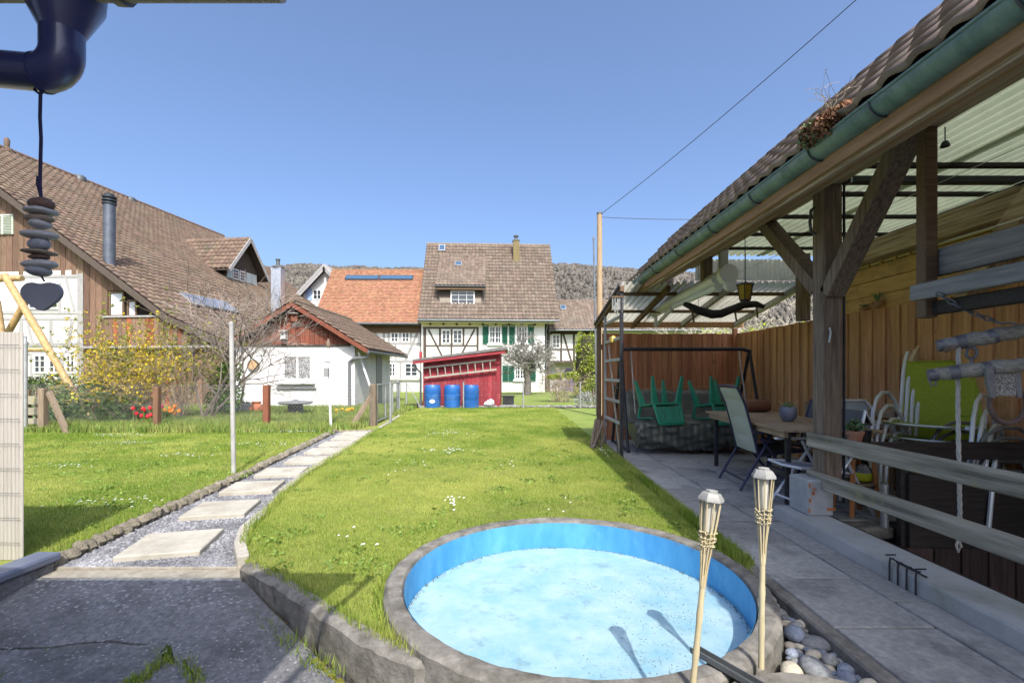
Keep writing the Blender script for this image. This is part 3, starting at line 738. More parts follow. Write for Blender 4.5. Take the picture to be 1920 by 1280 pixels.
# gable boards: one by one
def roof_z(x):
    for (p, q) in ((A, Bp), (Bp, Cp), (eave_l, A)):
        if min(p[0], q[0]) <= x <= max(p[0], q[0]): return p[1] + (q[1]-p[1])*(x-p[0])/(q[0]-p[0])
    return Cp[1]
xl, zmid = LP(bn, 157, 515, 0); zlow = LP(bn, 157, 651, 0)[1]; xr = LP(bn, 412, 650, 0)[0]
lx0, lz1 = LP(bn, 203, 546, 0); lx1, lz0 = LP(bn, 322, 595, 0)      # loggia opening
MB().prism([(eave_l[0]+1, .06, -.3), (xr, .06, -.3), (xr, .06, roof_z(xr)-.2), (Bp[0], .06, Bp[1]-.25), (A[0], .06, A[1]-.3), (eave_l[0]+1, .06, eave_l[1]+.6)], (0, LB-.4, 0)).build('wall', m_timber, bn, local=True)
x = LP(bn, -150, 515, 0)[0]
while x < xr:
    w = random.uniform(.24, .31)
    z0 = zmid if x < xl-.05 else zlow
    z1 = min(roof_z(x), roof_z(x+w)) - .22
    if z1 > z0+.1:
        def put(za, zb):
            d = random.uniform(.0, .012)
            MB().box(x+.006, x+w-.006, .0-d, .05, za, zb, .006).build('board', m_board, bn, local=True)
        if x+w > lx0 and x < lx1 and z1 > lz0:
            put(z0, lz0-.02)
            if z1 > lz1+.1: put(lz1+.02, z1)
        else: put(z0, z1)
    x += w
# loggia with glazing behind balcony
MB().prism([(lx0, .03, lz0-.1), (lx1-.1, .03, lz0-.1), (lx1-.1, .03, max(lz0, roof_z(lx1-.1)-.3)), (lx0+(lx1-lx0)*.5, .03, min(lz1, roof_z(lx0+(lx1-lx0)*.5)-.3)), (lx0, .03, min(lz1, roof_z(lx0)-.3))], (0, .028, 0)).build('loggia_shade_panel', M('recess_shade', (.02, .015, .012), rough=.9), bn, local=True)  # flat panel, near black to paint the shade of the open loggia
window(bn, 206, 234, 546, 594, -.0, 1, 1, m_timberw, M('curtain_pane', (.50, .54, .60), (.66, .68, .72), .3, 2), bars=False)
window(bn, 240, 258, 562, 594, -.0, 1, 1, m_timberw, MATS['curtain_pane'], bars=False)
x, _ = LP(bn, 196, 595, -.35); x_end, _ = LP(bn, 345, 595, -.35); zb1 = LP(bn, 200, 596, -.35)[1]; zb0 = LP(bn, 200, 651, -.35)[1]
while x < x_end:
    top = min(zb1, roof_z(x+.2)-.3)
    MB().box(x+.005, x+.19, -.37-random.uniform(0, .012), -.33, zb0, top, .005).build('balcony_board', m_boardo if random.random() < .35 else m_board, bn, local=True)
    x += .195
MB().box(LP(bn, 194, 595, -.35)[0], x_end-.6, -.43, -.30, zb1, zb1+.07, .01).build('balcony_rail', m_timberg, bn, local=True)
ta = LP(bn, 155, 652, -.12); MB().box(ta[0], xr+.3, -.40, .0, ta[1]-.04, ta[1]+.05, .01).build('ledge', m_timberg, bn, local=True)
x = xl
while x < xr:
    MB().box(x+.005, x+.22, -.03-random.uniform(0, .01), .055, -.3, zlow-.08, .005).build('board', m_boardo if random.random() < .25 else m_board, bn, local=True); x += .225
# white timbered corner
a = LP(bn, -170, 515, 0); b = LP(bn, 156, 720, 0)
MB().box(a[0], b[0], -.01, .05, -.3, a[1]).build('white_panel', m_plaster, bn, local=True)
for (pts, w) in (([(151, 513), (151, 720)], .26), ([(-80, 518), (156, 518)], .10), ([(-80, 586), (156, 586)], .12), ([(-80, 597), (156, 597)], .13), ([(-80, 646), (156, 646)], .16), ([(-80, 662), (156, 662)], .14), ([(96, 602), (96, 645)], .14), ([(136, 602), (126, 660)], .14), ([(62, 646), (52, 602)], .12), ([(40, 602), (40, 650)], .15), ([(26, 602), (14, 650)], .14), ([(123, 518), (140, 582)], .12), ([(52, 530), (52, 585)], .10), ([(112, 530), (112, 585)], .10), ([(60, 663), (60, 720)], .14), ([(118, 663), (118, 720)], .14)):
    timber(bn, pts, w, -.01, m_timberg)
for (x0, x1, y0, y1) in ((54, 82, 532, 580), (84, 110, 532, 580), (64, 88, 664, 700), (92, 114, 664, 700), (124, 143, 664, 700)):
    window(bn, x0, x1, y0, y1, -.02, 2, 3, m_white)
a = LP(bn, -8, 441, 0); b = LP(bn, 27, 402, 0)
lv = MB().box(a[0], b[0], -.06, -.01, a[1], b[1])
for i in range(12): lv.cbox(((a[0]+b[0])/2, -.075, a[1]+.06+i*(b[1]-a[1]-.12)/11), (b[0]-a[0]-.12, .05, .02), 0, Matrix.Rotation(R(35), 3, 'X'))
lv.box((a[0]+b[0])/2-.04, (a[0]+b[0])/2+.04, -.10, -.06, a[1], b[1]); lv.build('louvred_shutter', M('pale_shutter', (.46, .50, .44), (.56, .60, .52), .7), bn, local=True)
# roof fittings
pn = B3 @ Vector((-(Bp[1]-A[1]), 0, Bp[0]-A[0])).normalized(); pA = mb_ @ Vector((A[0], 0, A[1]))
q = hit(205, 495, pA, pn)
fl = MB().tube([q - Vector((0, 0, .4)), q + Vector((0, 0, 2.35))], .20, 16)
fb = fl.build('flue_pipe', M('flue_steel', (.10, .115, .14), (.15, .165, .19), .45, 3, metal=.5), bn)
fc_ = MB()
for k in range(3): fc_.lathe([(.14, 0), (.24, .01), (.24, .07), (.14, .08)], 16, q + Vector((0, 0, 2.35+k*.13)))
fc_.lathe([(.16, 0), (.16, .42)], 14, q + Vector((0, 0, 2.35))).build('flue_cap', M('flue_cap', (.05, .06, .07), rough=.5, metal=.5), fb)
for (px, py) in ((13, 282), (150, 336), (245, 376)):
    q = hit(px, py, mb_ @ Vector((A[0], 0, A[1])), B3 @ Vector((1, 0, 0)))
    MB().lathe([(.25, -.1), (.2, .1), (.1, .16), (.12, .5), (.06, .62)] if px < 100 else [(.3, -.1), (.28, .12), (.2, .2)], 10, q).build('ridge_vent', m_gut if px > 100 else m_tile, rfb)
us = u; vs = B3 @ Vector((A[0]-Bp[0], 0, A[1]-Bp[1])).normalized(); us = -us
rotb = Matrix((us, vs, us.cross(vs))).transposed()
qa, qb = hit(350, 566, pA, pn), hit(432, 580, pA, pn); cc = (qa+qb)/2 + pn*(.13 if pn.z > 0 else -.13)
f = MB().cbox(cc, (abs((qb-qa).dot(us)), .95, .12), .02, rotb).build('roof_window', M('grey_frame', (.20, .22, .25), rough=.4), rfb)
MB().cbox(cc + (pn if pn.z > 0 else -pn)*.064, (abs((qb-qa).dot(us))-.15, .75, .01), 0, rotb).build('pane', M('grey_pane', (.17, .20, .26), rough=.1, spec=.7), f)
# gabled dormer facing the garden side
qd = mb_.inverted() @ hit(447, 528, pA, pn); xd = qd.x
nx = B3 @ Vector((1, 0, 0)); px0 = mb_ @ Vector((xd, 0, 0))
def DP(x, y): return mb_.inverted() @ hit(x, y, px0, nx)
d0, d1, dap = DP(424, 524), DP(482, 536), DP(461, 449)
ya, yb = d0.y, d1.y; ym = (ya+yb)/2; zt = DP(430, 496).z; za = dap.z; zb = min(d0.z, d1.z)-.4
MB().prism([(xd, ya, zb), (xd, yb, zb), (xd, yb, zt), (xd, ym, za-.2), (xd, ya, zt)], (-4.5, 0, 0)).build('dormer_wall', m_timber, bn, local=True)
for s in (-1, 1):
    ye = ym + s*((yb-ya)/2+.45); ze = zt - .38
    dr2 = MB().prism([(xd+.55, ym, za), (xd+.55, ye, ze), (xd+.55, ye, ze-.10), (xd+.55, ym, za-.14)], (-5.2, 0, 0)).build('dormer_roof', m_under, bn, local=True, smooth=False)
    if s == -1:
        dv2 = B3 @ Vector((0, ym-ye, za-ze)); L2 = dv2.length
        tile_field(dr2, mb_ @ Vector((xd-4.6, ye, ze)), nx, dv2, 17, max(1, round(L2/.36)), 5.15/17, L2/max(1, round(L2/.36)), m_tile, amp=.032)
    MB().beam((xd+.57, ym, za-.1), (xd+.57, ye, ze-.1), .05, .2).build('bargeboard', m_timberg, bn, local=True)
# its windows with white shutters
wz0, wz1 = zb+.55, zt-.15
for (t0, t1, kind) in ((.02, .16, 's'), (.18, .36, 'w'), (.40, .58, 'w'), (.62, .78, 's'), (.80, .96, 's')):
    y0, y1 = ya+(yb-ya)*t0, ya+(yb-ya)*t1
    w_ = MB().box(xd, xd+.05, y0, y1, wz0, wz1)
    w_.build('dormer_window' if kind == 'w' else 'dormer_shutter', m_white if kind == 'w' else M('pale_blue_shutter', (.45, .52, .52), (.55, .62, .60), .6), bn, local=True)
    if kind == 'w':
        for i in range(2):
            for j in range(3):
                hy, hz_ = (y1-y0-.1)/2, (wz1-wz0-.1)/3
                MB().box(xd+.05, xd+.056, y0+.05+i*hy+.02, y0+.05+(i+1)*hy-.02, wz0+.05+j*hz_+.02, wz0+.05+(j+1)*hz_-.02).build('pane', m_pane, bn, local=True)
# stainless chimney behind the white cottage
q = P(522, 568, 27.5); top = P(522, 500, 27.5).z
MB().box(q.x-.28, q.x+.28, 27.2, 27.7, 1.0, top-.1).build('steel_chimney', m_zinc, bn)
MB().lathe([(.34, -.1), (.34, -.05), (.10, .08), (.10, .36), (.13, .37), (.13, .43)], 12, (q.x, 27.45, top)).build('chimney_cap', m_gut, bn)

# ================================================================ WHITE COTTAGE (garden house)
wc = thing('white_cottage', 'small white garden cottage with red brown boarded gable and brown tiles', 'cottage', (-9.38, 16.6, 0))
Wc, Dc = 3.88, 4.8
ax, az = LP(wc, 548, 566, -.3); wz = LP(wc, 560, 646, 0)[1]
rx, rz_ = LP(wc, 690, 654, -.3); lx = -.28; lz = az - (az-rz_)*(ax-lx)/(rx-ax)
MB().box(0, Wc, 0, Dc, -.3, wz).build('wall', m_plaster, wc, local=True)
m_rboard = M('red_brown_board', (.15, .048, .028), (.25, .085, .05), .8, 3, WZ, bump=.3, rnd=.2)
def rz2(x): return az - (az-rz_)*(x-ax)/(rx-ax) if x > ax else az - (az-lz)*(ax-x)/(ax-lx)
MB().prism([(0, .03, wz-.05), (Wc, .03, wz-.05), (Wc, .03, rz2(Wc)-.2), (ax, .03, az-.25), (0, .03, rz2(0)-.2)], (0, Dc-.1, 0)).build('gable', m_timber, wc, local=True)
x = 0
while x < Wc-.02:
    w = .165; z1 = min(rz2(x), rz2(x+w)) - .15
    if z1 > wz+.06: MB().box(x+.004, min(Wc, x+w)-.004, -.015-random.uniform(0, .008), .03, wz, z1, .004).build('gable_board', m_rboard, wc, local=True)
    x += w
MB().box(-.02, Wc-.15, -.05, -.012, wz-.05, wz+.01).build('trim_board', m_timber, wc, local=True)
a = LP(wc, 545, 610, -.03); b = LP(wc, 606, 610, -.03); MB().beam((a[0], -.04, a[1]), (b[0], -.04, b[1]), .03, .04).build('batten', m_timber, wc, local=True)
m = MB(); th = .10
rfc = MB().prism([(lx, -.35, lz), (ax, -.35, az), (rx, -.35, rz_), (rx, -.35, rz_-th), (ax, -.35, az-th), (lx, -.35, lz-th)], (0, 5.9, 0)).build('roof', m_under, wc, local=True, smooth=False)
mc = world(wc)
v = Vector((ax-rx, 0, az-rz_)); rws = round(v.length/.32)
tile_field(rfc, mc @ Vector((rx+.03, 5.56, rz_-.02)), (0, -1, 0), v, 22, rws, 5.95/22, v.length/rws, m_tile, n_parts=220, amp=.03)
v = Vector((ax-lx, 0, az-lz)); rws = round(v.length/.32)
tile_field(rfc, mc @ Vector((lx, -.38, lz)), (0, 1, 0), v, 22, rws, 5.95/22, v.length/rws, m_tile, amp=.03)
MB().tube([(ax, -.38, az+.04), (ax, 5.56, az+.04)], .10, 10).build('ridge', m_tile, rfc, local=True)
for (q0, q1) in (((ax, az), (rx, rz_)), ((ax, az), (lx, lz))):
    MB().beam((q0[0], -.37, q0[1]-.09), (q1[0], -.37, q1[1]-.09), .03, .14).build('bargeboard', m_rboard, wc, local=True)
MB().tube([(rx+.03, -.38, rz_-.10), (rx+.03, 5.6, rz_-.07)], .06, 8).build('gutter', m_gut, wc, local=True)
dpx, dpz = LP(wc, 655, 678, -.08)
MB().tube([(rx+.02, -.25, rz_-.14), (rx-.05, -.2, rz_-.28), (dpx+.15, -.1, dpz+.12), (dpx, -.07, dpz), (dpx, -.07, 0)], .055, 10).build('downpipe', M('downpipe_grey', (.22, .23, .24), rough=.5, metal=.3), wc, local=True)
# recessed window
a = LP(wc, 524, 716, 0); b = LP(wc, 588, 660, 0)
MB().box(a[0], b[0], -.012, .0, a[1], b[1]).build('window_reveal', m_plaster, wc, local=True)
w_ = window(wc, 529, 587, 664, 714, -.012, 2, 1, m_white, M('lace_curtain_pane', (.10, .10, .10), (.46, .46, .45), .4, 55, (1, 1, .35), lo=.45, hi=.55), fr=.09, proud=.035)
MB().box(a[0]-.06, b[0]+.06, -.16, 0, a[1]-.07, a[1]-.0, .01).build('sill', m_white, wc, local=True)
MB().box(a[0]-.08, b[0]+.1, -.07, -.0, a[1]-.24, a[1]-.20, .005).build('sill_shelf', M('grey_shelf', (.22, .22, .22), rough=.7), wc, local=True)
MB().box(Wc, Wc+.03, 2.6, 3.4, 0, 1.98).build('side_door', M('grey_door', (.22, .23, .24), rough=.6), wc, local=True)
MB().beam((Wc+.10, .1, wz-.25), (Wc+.75, .1, .1), .06, .06).build('leaning_slat', m_white, wc, local=True)
MB().box(-.25, -.03, -.06, .3, 0, wz-.05, .01).build('corner_post', M('white_post', (.7, .7, .68), rough=.7), wc, local=True)
MB().box(-.5, -.27, -.04, .3, 0, wz-.15, .01).build('corner_board', m_board, wc, local=True)
# things hung on it
pq = P(475, 684, 16.55)
o = thing('round_plaque', 'round wood slice plaque hanging on the white cottage wall', 'plaque', pq)
rotx = Matrix.Rotation(R(90), 3, 'X')
MB().lathe([(.20, 0), (.20, .04), (.16, .05)], 20, pq, rotx).build('bark_ring', M('bark_ring', (.20, .17, .13), (.3, .26, .2), .9, 20), o)
MB().lathe([(.155, .03), (.15, .055)], 20, pq, rotx).build('wood_face', M('wood_face', (.40, .25, .13), (.5, .33, .18), .8, 6), o)
def bird_box(px, py, Y, w, label, mat):
    q = P(px, py, Y); o = thing('bird_box', label, 'bird box', q)
    MB().box(q.x-w, q.x+w, Y, Y+.2, q.z-.15, q.z+.12, .005).build('box', mat, o)
    MB().cbox((q.x, Y+.06, q.z+.15), (w*2.8, .3, .03), .004, Matrix.Rotation(R(12), 3, 'X')).build('lid', M('box_lid', (.3, .29, .27), rough=.8), o)
    MB().lathe([(.03, 0), (.03, .01)], 10, (q.x, Y-.001, q.z+.02), rotx).build('hole_shade_disc', M('recess_shade', (.02, .015, .012)), o)  # dark disc on the front, shade of the hole put into its colour
bird_box(551, 594, 16.36, .11, 'dark bird box under the apex of the cottage gable', m_rboard)
bird_box(530, 628, 16.36, .09, 'small white bird box low on the cottage gable', M('white_post', (.7, .7, .68)))

# ================================================================ RED SHED, LADDER, BARRELS
m_red = M('red_paint', (.22, .020, .03), (.31, .035, .045), .6, 5, WZ, rnd=.16, bump=.2, dirt=(.33, .075, .075), dirt_scale=2.2, dirt_lo=.5, dirt_hi=.75)
rs = thing('red_shed', 'red boarded shed with slanting grey roof behind the blue barrels', 'shed', P(793, 764, 18.0))
ms = world(rs)
x0, _ = LP(rs, 793, 764, 0); x1, _ = LP(rs, 938, 764, 0); zl = LP(rs, 793, 677, 0)[1]; zr = LP(rs, 938, 661, 0)[1]; zb = -rs.location.z
MB().prism([(x0, .05, zb), (x1, .05, zb), (x1, .05, zr), (x0, .05, zl)], (0, 2.4, 0)).build('wall', m_red, rs, local=True)
n = 19
for i in range(n):
    a, b = x0+(x1-x0)*i/n, x0+(x1-x0)*(i+1)/n
    za, zb_ = zl+(zr-zl)*i/n, zl+(zr-zl)*(i+1)/n
    MB().prism([(a+.004, .0-random.uniform(0, .006), zb), (b-.004, 0, zb), (b-.004, 0, zb_), (a+.004, 0, za)], (0, .05, 0)).build('board', m_red, rs, local=True)
ra, rb = LP(rs, 774, 676, -.3), LP(rs, 951, 654, -.3)
MB().prism([(ra[0], -.35, ra[1]-.02), (rb[0], -.35, rb[1]-.02), (rb[0], -.35, rb[1]+.09), (ra[0], -.35, ra[1]+.05)], (0, 3.1, 0)).build('roof', M('roof_felt', (.13, .12, .12), (.19, .18, .17), .9, 12, bump=.3), rs, local=True)
fa, fb = LP(rs, 774, 680, -.34), LP(rs, 948, 660, -.34)
MB().beam((fa[0], -.37, fa[1]), (fb[0], -.37, fb[1]), .03, .09).build('fascia', m_red, rs, local=True)
pa = LP(rs, 775, 678, -.2)
MB().tube([(pa[0], -.2, pa[1]-.06), (pa[0]+.12, -.2, pa[1]-.25), (x0-.06, -.12, pa[1]-.42), (x0-.06, -.12, zb)], .04, 8).build('downpipe', m_gut, rs, local=True)
q = P(789, 660, 17.9); MB().tube([q, q + Vector((0, 0, .0)), P(786, 655, 17.9), P(765, 654, 17.9)], .02, 6).build('vent_tube', m_zinc, rs); MB().box(q.x-.05, q.x+.05, 17.85, 17.95, q.z-.25, q.z+.02).build('vent_box', m_red, rs)
m_lad = M('ladder_wood', (.25, .22, .18), (.38, .34, .28), .85, 4, WX, rnd=.1)
ld = thing('ladder', 'long grey wooden ladder hung sideways on the red shed', 'ladder', P(795, 700, 17.86))
p0, p1, q0, q1 = P(794, 689.5, 17.86), P(930, 674.5, 17.86), P(796, 708, 17.86), P(931, 692.5, 17.86)
MB().beam(p0, p1, .05, .07).build('rail', m_lad, ld); MB().beam(q0, q1, .05, .07).build('rail', m_lad, ld)
for i in range(9):
    t = .085 + i*.104; a = p0.lerp(p1, t); b = q0.lerp(q1, t); MB().tube([a, b], .022, 6).build('rung', m_lad, ld)
for t in (.12, .9):
    a = q0.lerp(q1, t); MB().beam(a + Vector((0, .0, -.05)), a + Vector((0, .14, -.05)), .03, .03).build('hook', m_gut, ld)
m_blue = M('blue_plastic', (.012, .095, .33), (.02, .125, .39), .45, 3, spec=.5, rnd=.12, dirt=(.09, .17, .34), dirt_scale=3, dirt_lo=.52, dirt_hi=.75)
prof = [(.26, 0), (.285, .02), (.292, .12), (.300, .28), (.292, .285), (.300, .30), (.305, .5), (.298, .505), (.305, .52), (.298, .70), (.285, .78), (.26, .83), (.20, .835), (.19, .81)]
bl = []
for i, (px, lab) in enumerate(((811, 'leftmost blue barrel, with a white sticker, before the red shed'), (848, 'middle blue barrel of the three before the red shed'), (883, 'rightmost blue barrel, behind the thin grey post, before red shed'))):
    q = P(px, 765, 17.35); q.z = 0
    o = thing('barrel', lab, 'barrel', q, group='blue barrels by the red shed'); bl.append(o)
    MB().lathe(prof, 24, q).build('body', m_blue, o)
    for s in (-1, 1): MB().lathe([(.04, 0), (.04, .03)], 8, q + Vector((s*.13, 0, .812))).build('bung', m_blue, o)
    if i == 0: MB().add([q + Vector((.10*math.sin(t)+.04, -.309, .25+.07*math.cos(t))) for t in [k*.6 for k in range(10)]], [tuple(range(10))]).build('sticker', m_white, o)
q = P(917, 763, 17.5); o = thing('white_bag', 'crumpled white plastic bag at the foot of the red shed', 'bag', (q.x, 17.5, 0))
b_me = rock('bag', M('white_plastic', (.6, .6, .6), (.72, .72, .72), .5, 6), 12, 5, .75, .3); inst('crumpled_sheet', b_me, o, Matrix.Translation((q.x, 17.55, .11)) @ Matrix.Diagonal((.36, .3, .36, 1)))
inst('crumpled_sheet', b_me, o, Matrix.Translation((q.x+.1, 17.5, .2)) @ Matrix.Rotation(1, 4, 'Y') @ Matrix.Diagonal((.26, .2, .2, 1)))
q = P(953, 752, 18.6); o = thing('black_crate', 'black plastic crate beside the red shed', 'crate', (q.x, 18.6, 0))
m_blk = M('black_plastic', (.02, .02, .022), (.035, .035, .037), .5, 6)
MB().box(q.x-.22, q.x+.22, 18.45, 18.75, .03, .33, .01).build('box', m_blk, o); MB().box(q.x-.25, q.x+.25, 18.42, 18.78, .33, .38, .01).build('rim', m_blk, o); MB().box(q.x-.28, q.x+.3, 18.4, 18.8, -.02, .03).build('base_slab', m_curb, o)
q = P(770, 760, 17.0); o = thing('black_trough', 'small black trough on the grass left of the red shed', 'trough', (q.x, 17, 0)); MB().prism([(q.x-.2, 16.9, .14), (q.x+.25, 16.9, .14), (q.x+.2, 16.9, 0), (q.x-.15, 16.9, 0)], (0, .3, 0)).build('tub', m_blk, o); MB().box(q.x-.22, q.x+.27, 16.88, 17.22, .14, .16).build('rim', m_blk, o)

# ================================================================ FENCES
m_galv = M('galvanised', (.36, .37, .37), (.50, .51, .50), .45, 8, metal=.6)
m_wire = M('fence_wire', (.22, .23, .23), rough=.5, metal=.5)
def chainlink(p, q, z0, z1, cell, r):
    """diamond mesh of thin wires between two ground points"""
    p, q = Vector(p), Vector(q); L = (q-p).length; d = (q-p).normalized(); hgt = z1-z0; m = MB()
    nn = Vector((d.y, -d.x))
    def at(s, z): return Vector((p.x+d.x*s, p.y+d.y*s, z))
    for sgn in (1, -1):
        k = -hgt
        while k < L:
            a, b = k, k+hgt; s0, s1 = max(0, a), min(L, b)
            if s1 > s0:
                f0, f1 = (s0-a)/hgt, (s1-a)/hgt
                za, zb = (z0+f0*hgt, z0+f1*hgt) if sgn > 0 else (z1-f0*hgt, z1-f1*hgt)
                A_, B_ = at(s0, za), at(s1, zb); off_ = Vector((nn.x*r, nn.y*r, 0)); upv = Vector((0, 0, r*1.2))
                m.add([A_-upv, A_+upv, A_+off_, B_-upv, B_+upv, B_+off_], [(0, 3, 4, 1), (1, 4, 5, 2), (2, 5, 3, 0)])
            k += cell
    for z in (z0+.02, (z0+z1)/2, z1): m.tube([at(0, z), at(L, z)], r*1.1, 4)
    return m
fw = thing('wire_fence', 'chain link fence with wooden posts in front of the ivy', 'fence', (-8, 10.6, 0))
fA, fB, fC = (-11.6, 11.2), (-4.9, 11.05), (-3.75, 11.2)
mesh_o = chainlink(fA, fB, .02, .98, .075, .0022).build('wire_mesh', m_wire, fw, smooth=False)
chainlink(fB, (-3.30, 11.3), .02, .95, .075, .0022).build('wire_mesh', m_wire, fw, smooth=False)
m_post = M('fence_post_wood', (.17, .125, .085), (.30, .235, .17), .9, 4, WZ, bump=.4, rnd=.2)
for (px, y0, y1, w, Y, mt) in ((81, 728, 812, .13, 10.1, m_post), (294.5, 725, 806, .12, 10.6, M('rust_post', (.14, .075, .045), (.22, .12, .07), .85, 5, WZ)), (500, 722, 800, .13, 11.0, M('red_stake', (.17, .06, .035), (.26, .10, .055), .8, 4, WZ)), (700, 720, 797, .15, 11.4, m_post)):
    q = P(px, y1, Y); t = P(px, y0, Y); MB().box(q.x-w/2, q.x+w/2, Y-w/2, Y+w/2, -.1, t.z, .012).build('post', mt, fw)
a, b = P(92, 735, 10.1), P(128, 812, 9.9); MB().beam(a, (b.x, 9.9, -.05), .09, .09).build('brace', m_post, fw)
a, b = P(698, 738, 11.4), P(656, 803, 11.0); MB().beam(a, (b.x, 11.0, -.05), .09, .09).build('brace', m_post, fw)
# pallet-like wooden gate piece at the far left
pg = thing('old_plank_gate', 'weathered plank gate beside the beige screen', 'gate', (-9.9, 10.2, 0))
for i, (ya, yb) in enumerate(((742, 758), (764, 778), (784, 795), (799, 809))):
    a, b = P(34, yb, 10.3), P(74, ya, 10.3); MB().box(a.x, b.x, 10.28-i*.004, 10.32, a.z, b.z, .006).build('plank', M('grey_plank', (.22, .20, .14), (.34, .31, .23), .9, 4, WX, rnd=.2), pg)
for px in (52, 72): q = P(px, 730, 10.36); MB().box(q.x-.05, q.x+.05, 10.33, 10.40, -.05, q.z, .008).build('upright', m_post, pg)
o = thing('thin_stake', 'thin pale metal stake standing by the plank gate', 'stake', (P(48, 800, 10.0).x, 10.0, 0)); q = P(48, 648, 10.0); MB().tube([(q.x, 10, -.05), (q.x, 10, q.z)], .035, 8).build('pole', m_galv, o); MB().lathe([(.035, 0), (.05, .05), (.02, .12), (.03, .2)], 8, (q.x, 10, q.z)).build('finial', m_galv, o)
# wire gate at the end of the path
mg = thing('wire_gate', 'grey steel wire gate standing open where the path meets the cottage', 'gate', (-3.3, 13, 0))
ga, gb = Vector((-3.36, 11.8, 0)), Vector((-3.52, 14.8, 0))
for t in (0, .33, .66, 1.0):
    p_ = ga.lerp(gb, t); MB().tube([(p_.x, p_.y, -.02), (p_.x, p_.y, .98)], .024, 8).build('upright', m_galv, mg)
for z in (.06, .97): MB().tube([(ga.x, ga.y, z), (gb.x, gb.y, z)], .02, 6).build('rail', m_galv, mg)
chainlink(ga[:2], gb[:2], .08, .95, .10, .0022).build('wire_mesh', m_wire, mg, smooth=False)
for (p_, lab) in ((Vector((-3.05, 11.9, 0)), 1), (Vector((-3.62, 15.0, 0)), 2)):
    MB().tube([(p_.x, p_.y, -.05), (p_.x, p_.y, 1.05)], .035, 8).build('gate_post', m_galv, mg)
ff = thing('back_wire_fence', 'low chain link fence along the far end of the lawn', 'fence', (0, 17.2, 0))
for i, px in enumerate((762, 869, 981, 1088)):
    q = P(px, 715, 17.1); MB().tube([(q.x, 17.1, -.05), (q.x, 17.1, q.z)], .028, 8).build('post', m_galv, ff)
chainlink((P(757, 0, 17.1).x, 17.12), (P(1130, 0, 17.1).x, 17.12), .02, .92, .12, .0016).build('wire_mesh', m_wire, ff, smooth=False)
MB().tube([P(764, 720, 17.0), (P(790, 0, 16.9).x, 16.9, .0)], .02, 6).build('brace', m_galv, ff)
st_me = [rock('border_stone', M('border_stone', (.17, .165, .16), (.34, .33, .31), .9, 6, rnd=.25), 8, 20+s, .6, .25) for s in range(4)]
sb = MB().box(-3.6, 3.2, 17.3, 17.75, -.2, .01).build('stone_border', m_soil); tag(sb, kind='structure')
for i in range(70):
    inst('border_stone', random.choice(st_me), sb, Matrix.Translation((-3.6+6.7*(i+random.random())/70, random.uniform(17.35, 17.65), .03)) @ Matrix.Rotation(random.uniform(0, 6), 4, 'Z') @ Matrix.Diagonal((random.uniform(.12, .24), .15, random.uniform(.1, .16), 1)))

# ================================================================ POLES AND WIRES
m_pole = M('pole_paint', (.34, .335, .32), (.45, .44, .415), .6, 5)
o = thing('washing_post', 'pale grey washing line post standing at the left path edge', 'post', (-3.47, 5.92, 0))
MB().tube([(-3.47, 5.92, -.1), (-3.50, 5.92, 1.86)], .027, 14).build('pole', m_pole, o); MB().lathe([(.030, 0), (.030, .03), (.01, .04)], 12, (-3.50, 5.92, 1.855)).build('cap', m_pole, o)
qx = P(619, 806, 10.45).x
o = thing('meter_pole', 'thin white pole with small grey box in front of the cottage', 'pole', (qx, 10.45, 0))
MB().tube([(qx+.02, 10.45, -.05), (qx-.04, 10.45, P(619, 652, 10.45).z)], .03, 10).build('pole', M('chipped_white_pole', (.5, .5, .5), (.7, .7, .68), .6, 9), o)
MB().lathe([(.035, 0), (.045, .03), (.04, .12), (.015, .2)], 10, (qx-.04, 10.45, P(619, 652, 10.45).z)).build('top', m_post, o)
q = P(613, 698, 10.4); MB().box(q.x-.06, q.x+.04, 10.36, 10.44, q.z-.09, q.z+.10, .005).build('box', M('grey_box', (.25, .25, .25), rough=.6), o)
a = P(600, 677, 10.42); MB().tube([a, P(619, 679, 10.42)], .008, 5).build('arm', m_gut, o)
qx = P(1126, 0, 14).x
o = thing('wooden_mast', 'tall bare wooden mast carrying the overhead wire', 'mast', (qx, 14, 0))
MB().tube([(qx-.02, 14, -.2), (qx-.03, 14, P(1126, 400, 14).z)], [.095, .075], 14).build('pole', M('mast_wood', (.32, .22, .13), (.45, .33, .21), .85, 3, WZ, bump=.3), o)
MB().lathe([(.085, 0), (.085, .05)], 12, (qx-.03, 14, P(1126, 402, 14).z)).build('cap', m_gut, o)
qx = P(1115.5, 0, 14.4).x
o = thing('steel_mast', 'thin grey steel mast next to the tall wooden mast', 'mast', (qx, 14.4, 0))
MB().tube([(qx+.06, 14.4, -.1), (qx-.04, 14.4, P(1114, 448, 14.4).z)], .028, 8).build('pole', m_galv, o); MB().lathe([(.04, 0), (.02, .08)], 8, (qx-.04, 14.4, P(1114, 448, 14.4).z)).build('tip', m_galv, o)
top = P(1126, 402, 14)
def cable(a, b, sag, r, n=24):
    pts = []
    for i in range(n+1):
        t = i/n; p_ = Vector(a).lerp(Vector(b), t); p_.z -= sag*4*t*(1-t); pts.append(p_)
    return MB().tube(pts, r, 5)
far = P(1860, -230, 6.4)
o = cable(top, far, .15, .008, 40).build('overhead_wire', M('dark_cable', (.05, .05, .05), rough=.6)); tag(o, 'long dark wire rising from the mast to the upper right sky', 'wire')
o = cable(top + Vector((0, 0, -.08)), P(1330, 411, 14.6), .03, .008).build('overhead_wire', MATS['dark_cable']); tag(o, 'short level wire from the mast to the shelter roof', 'wire')

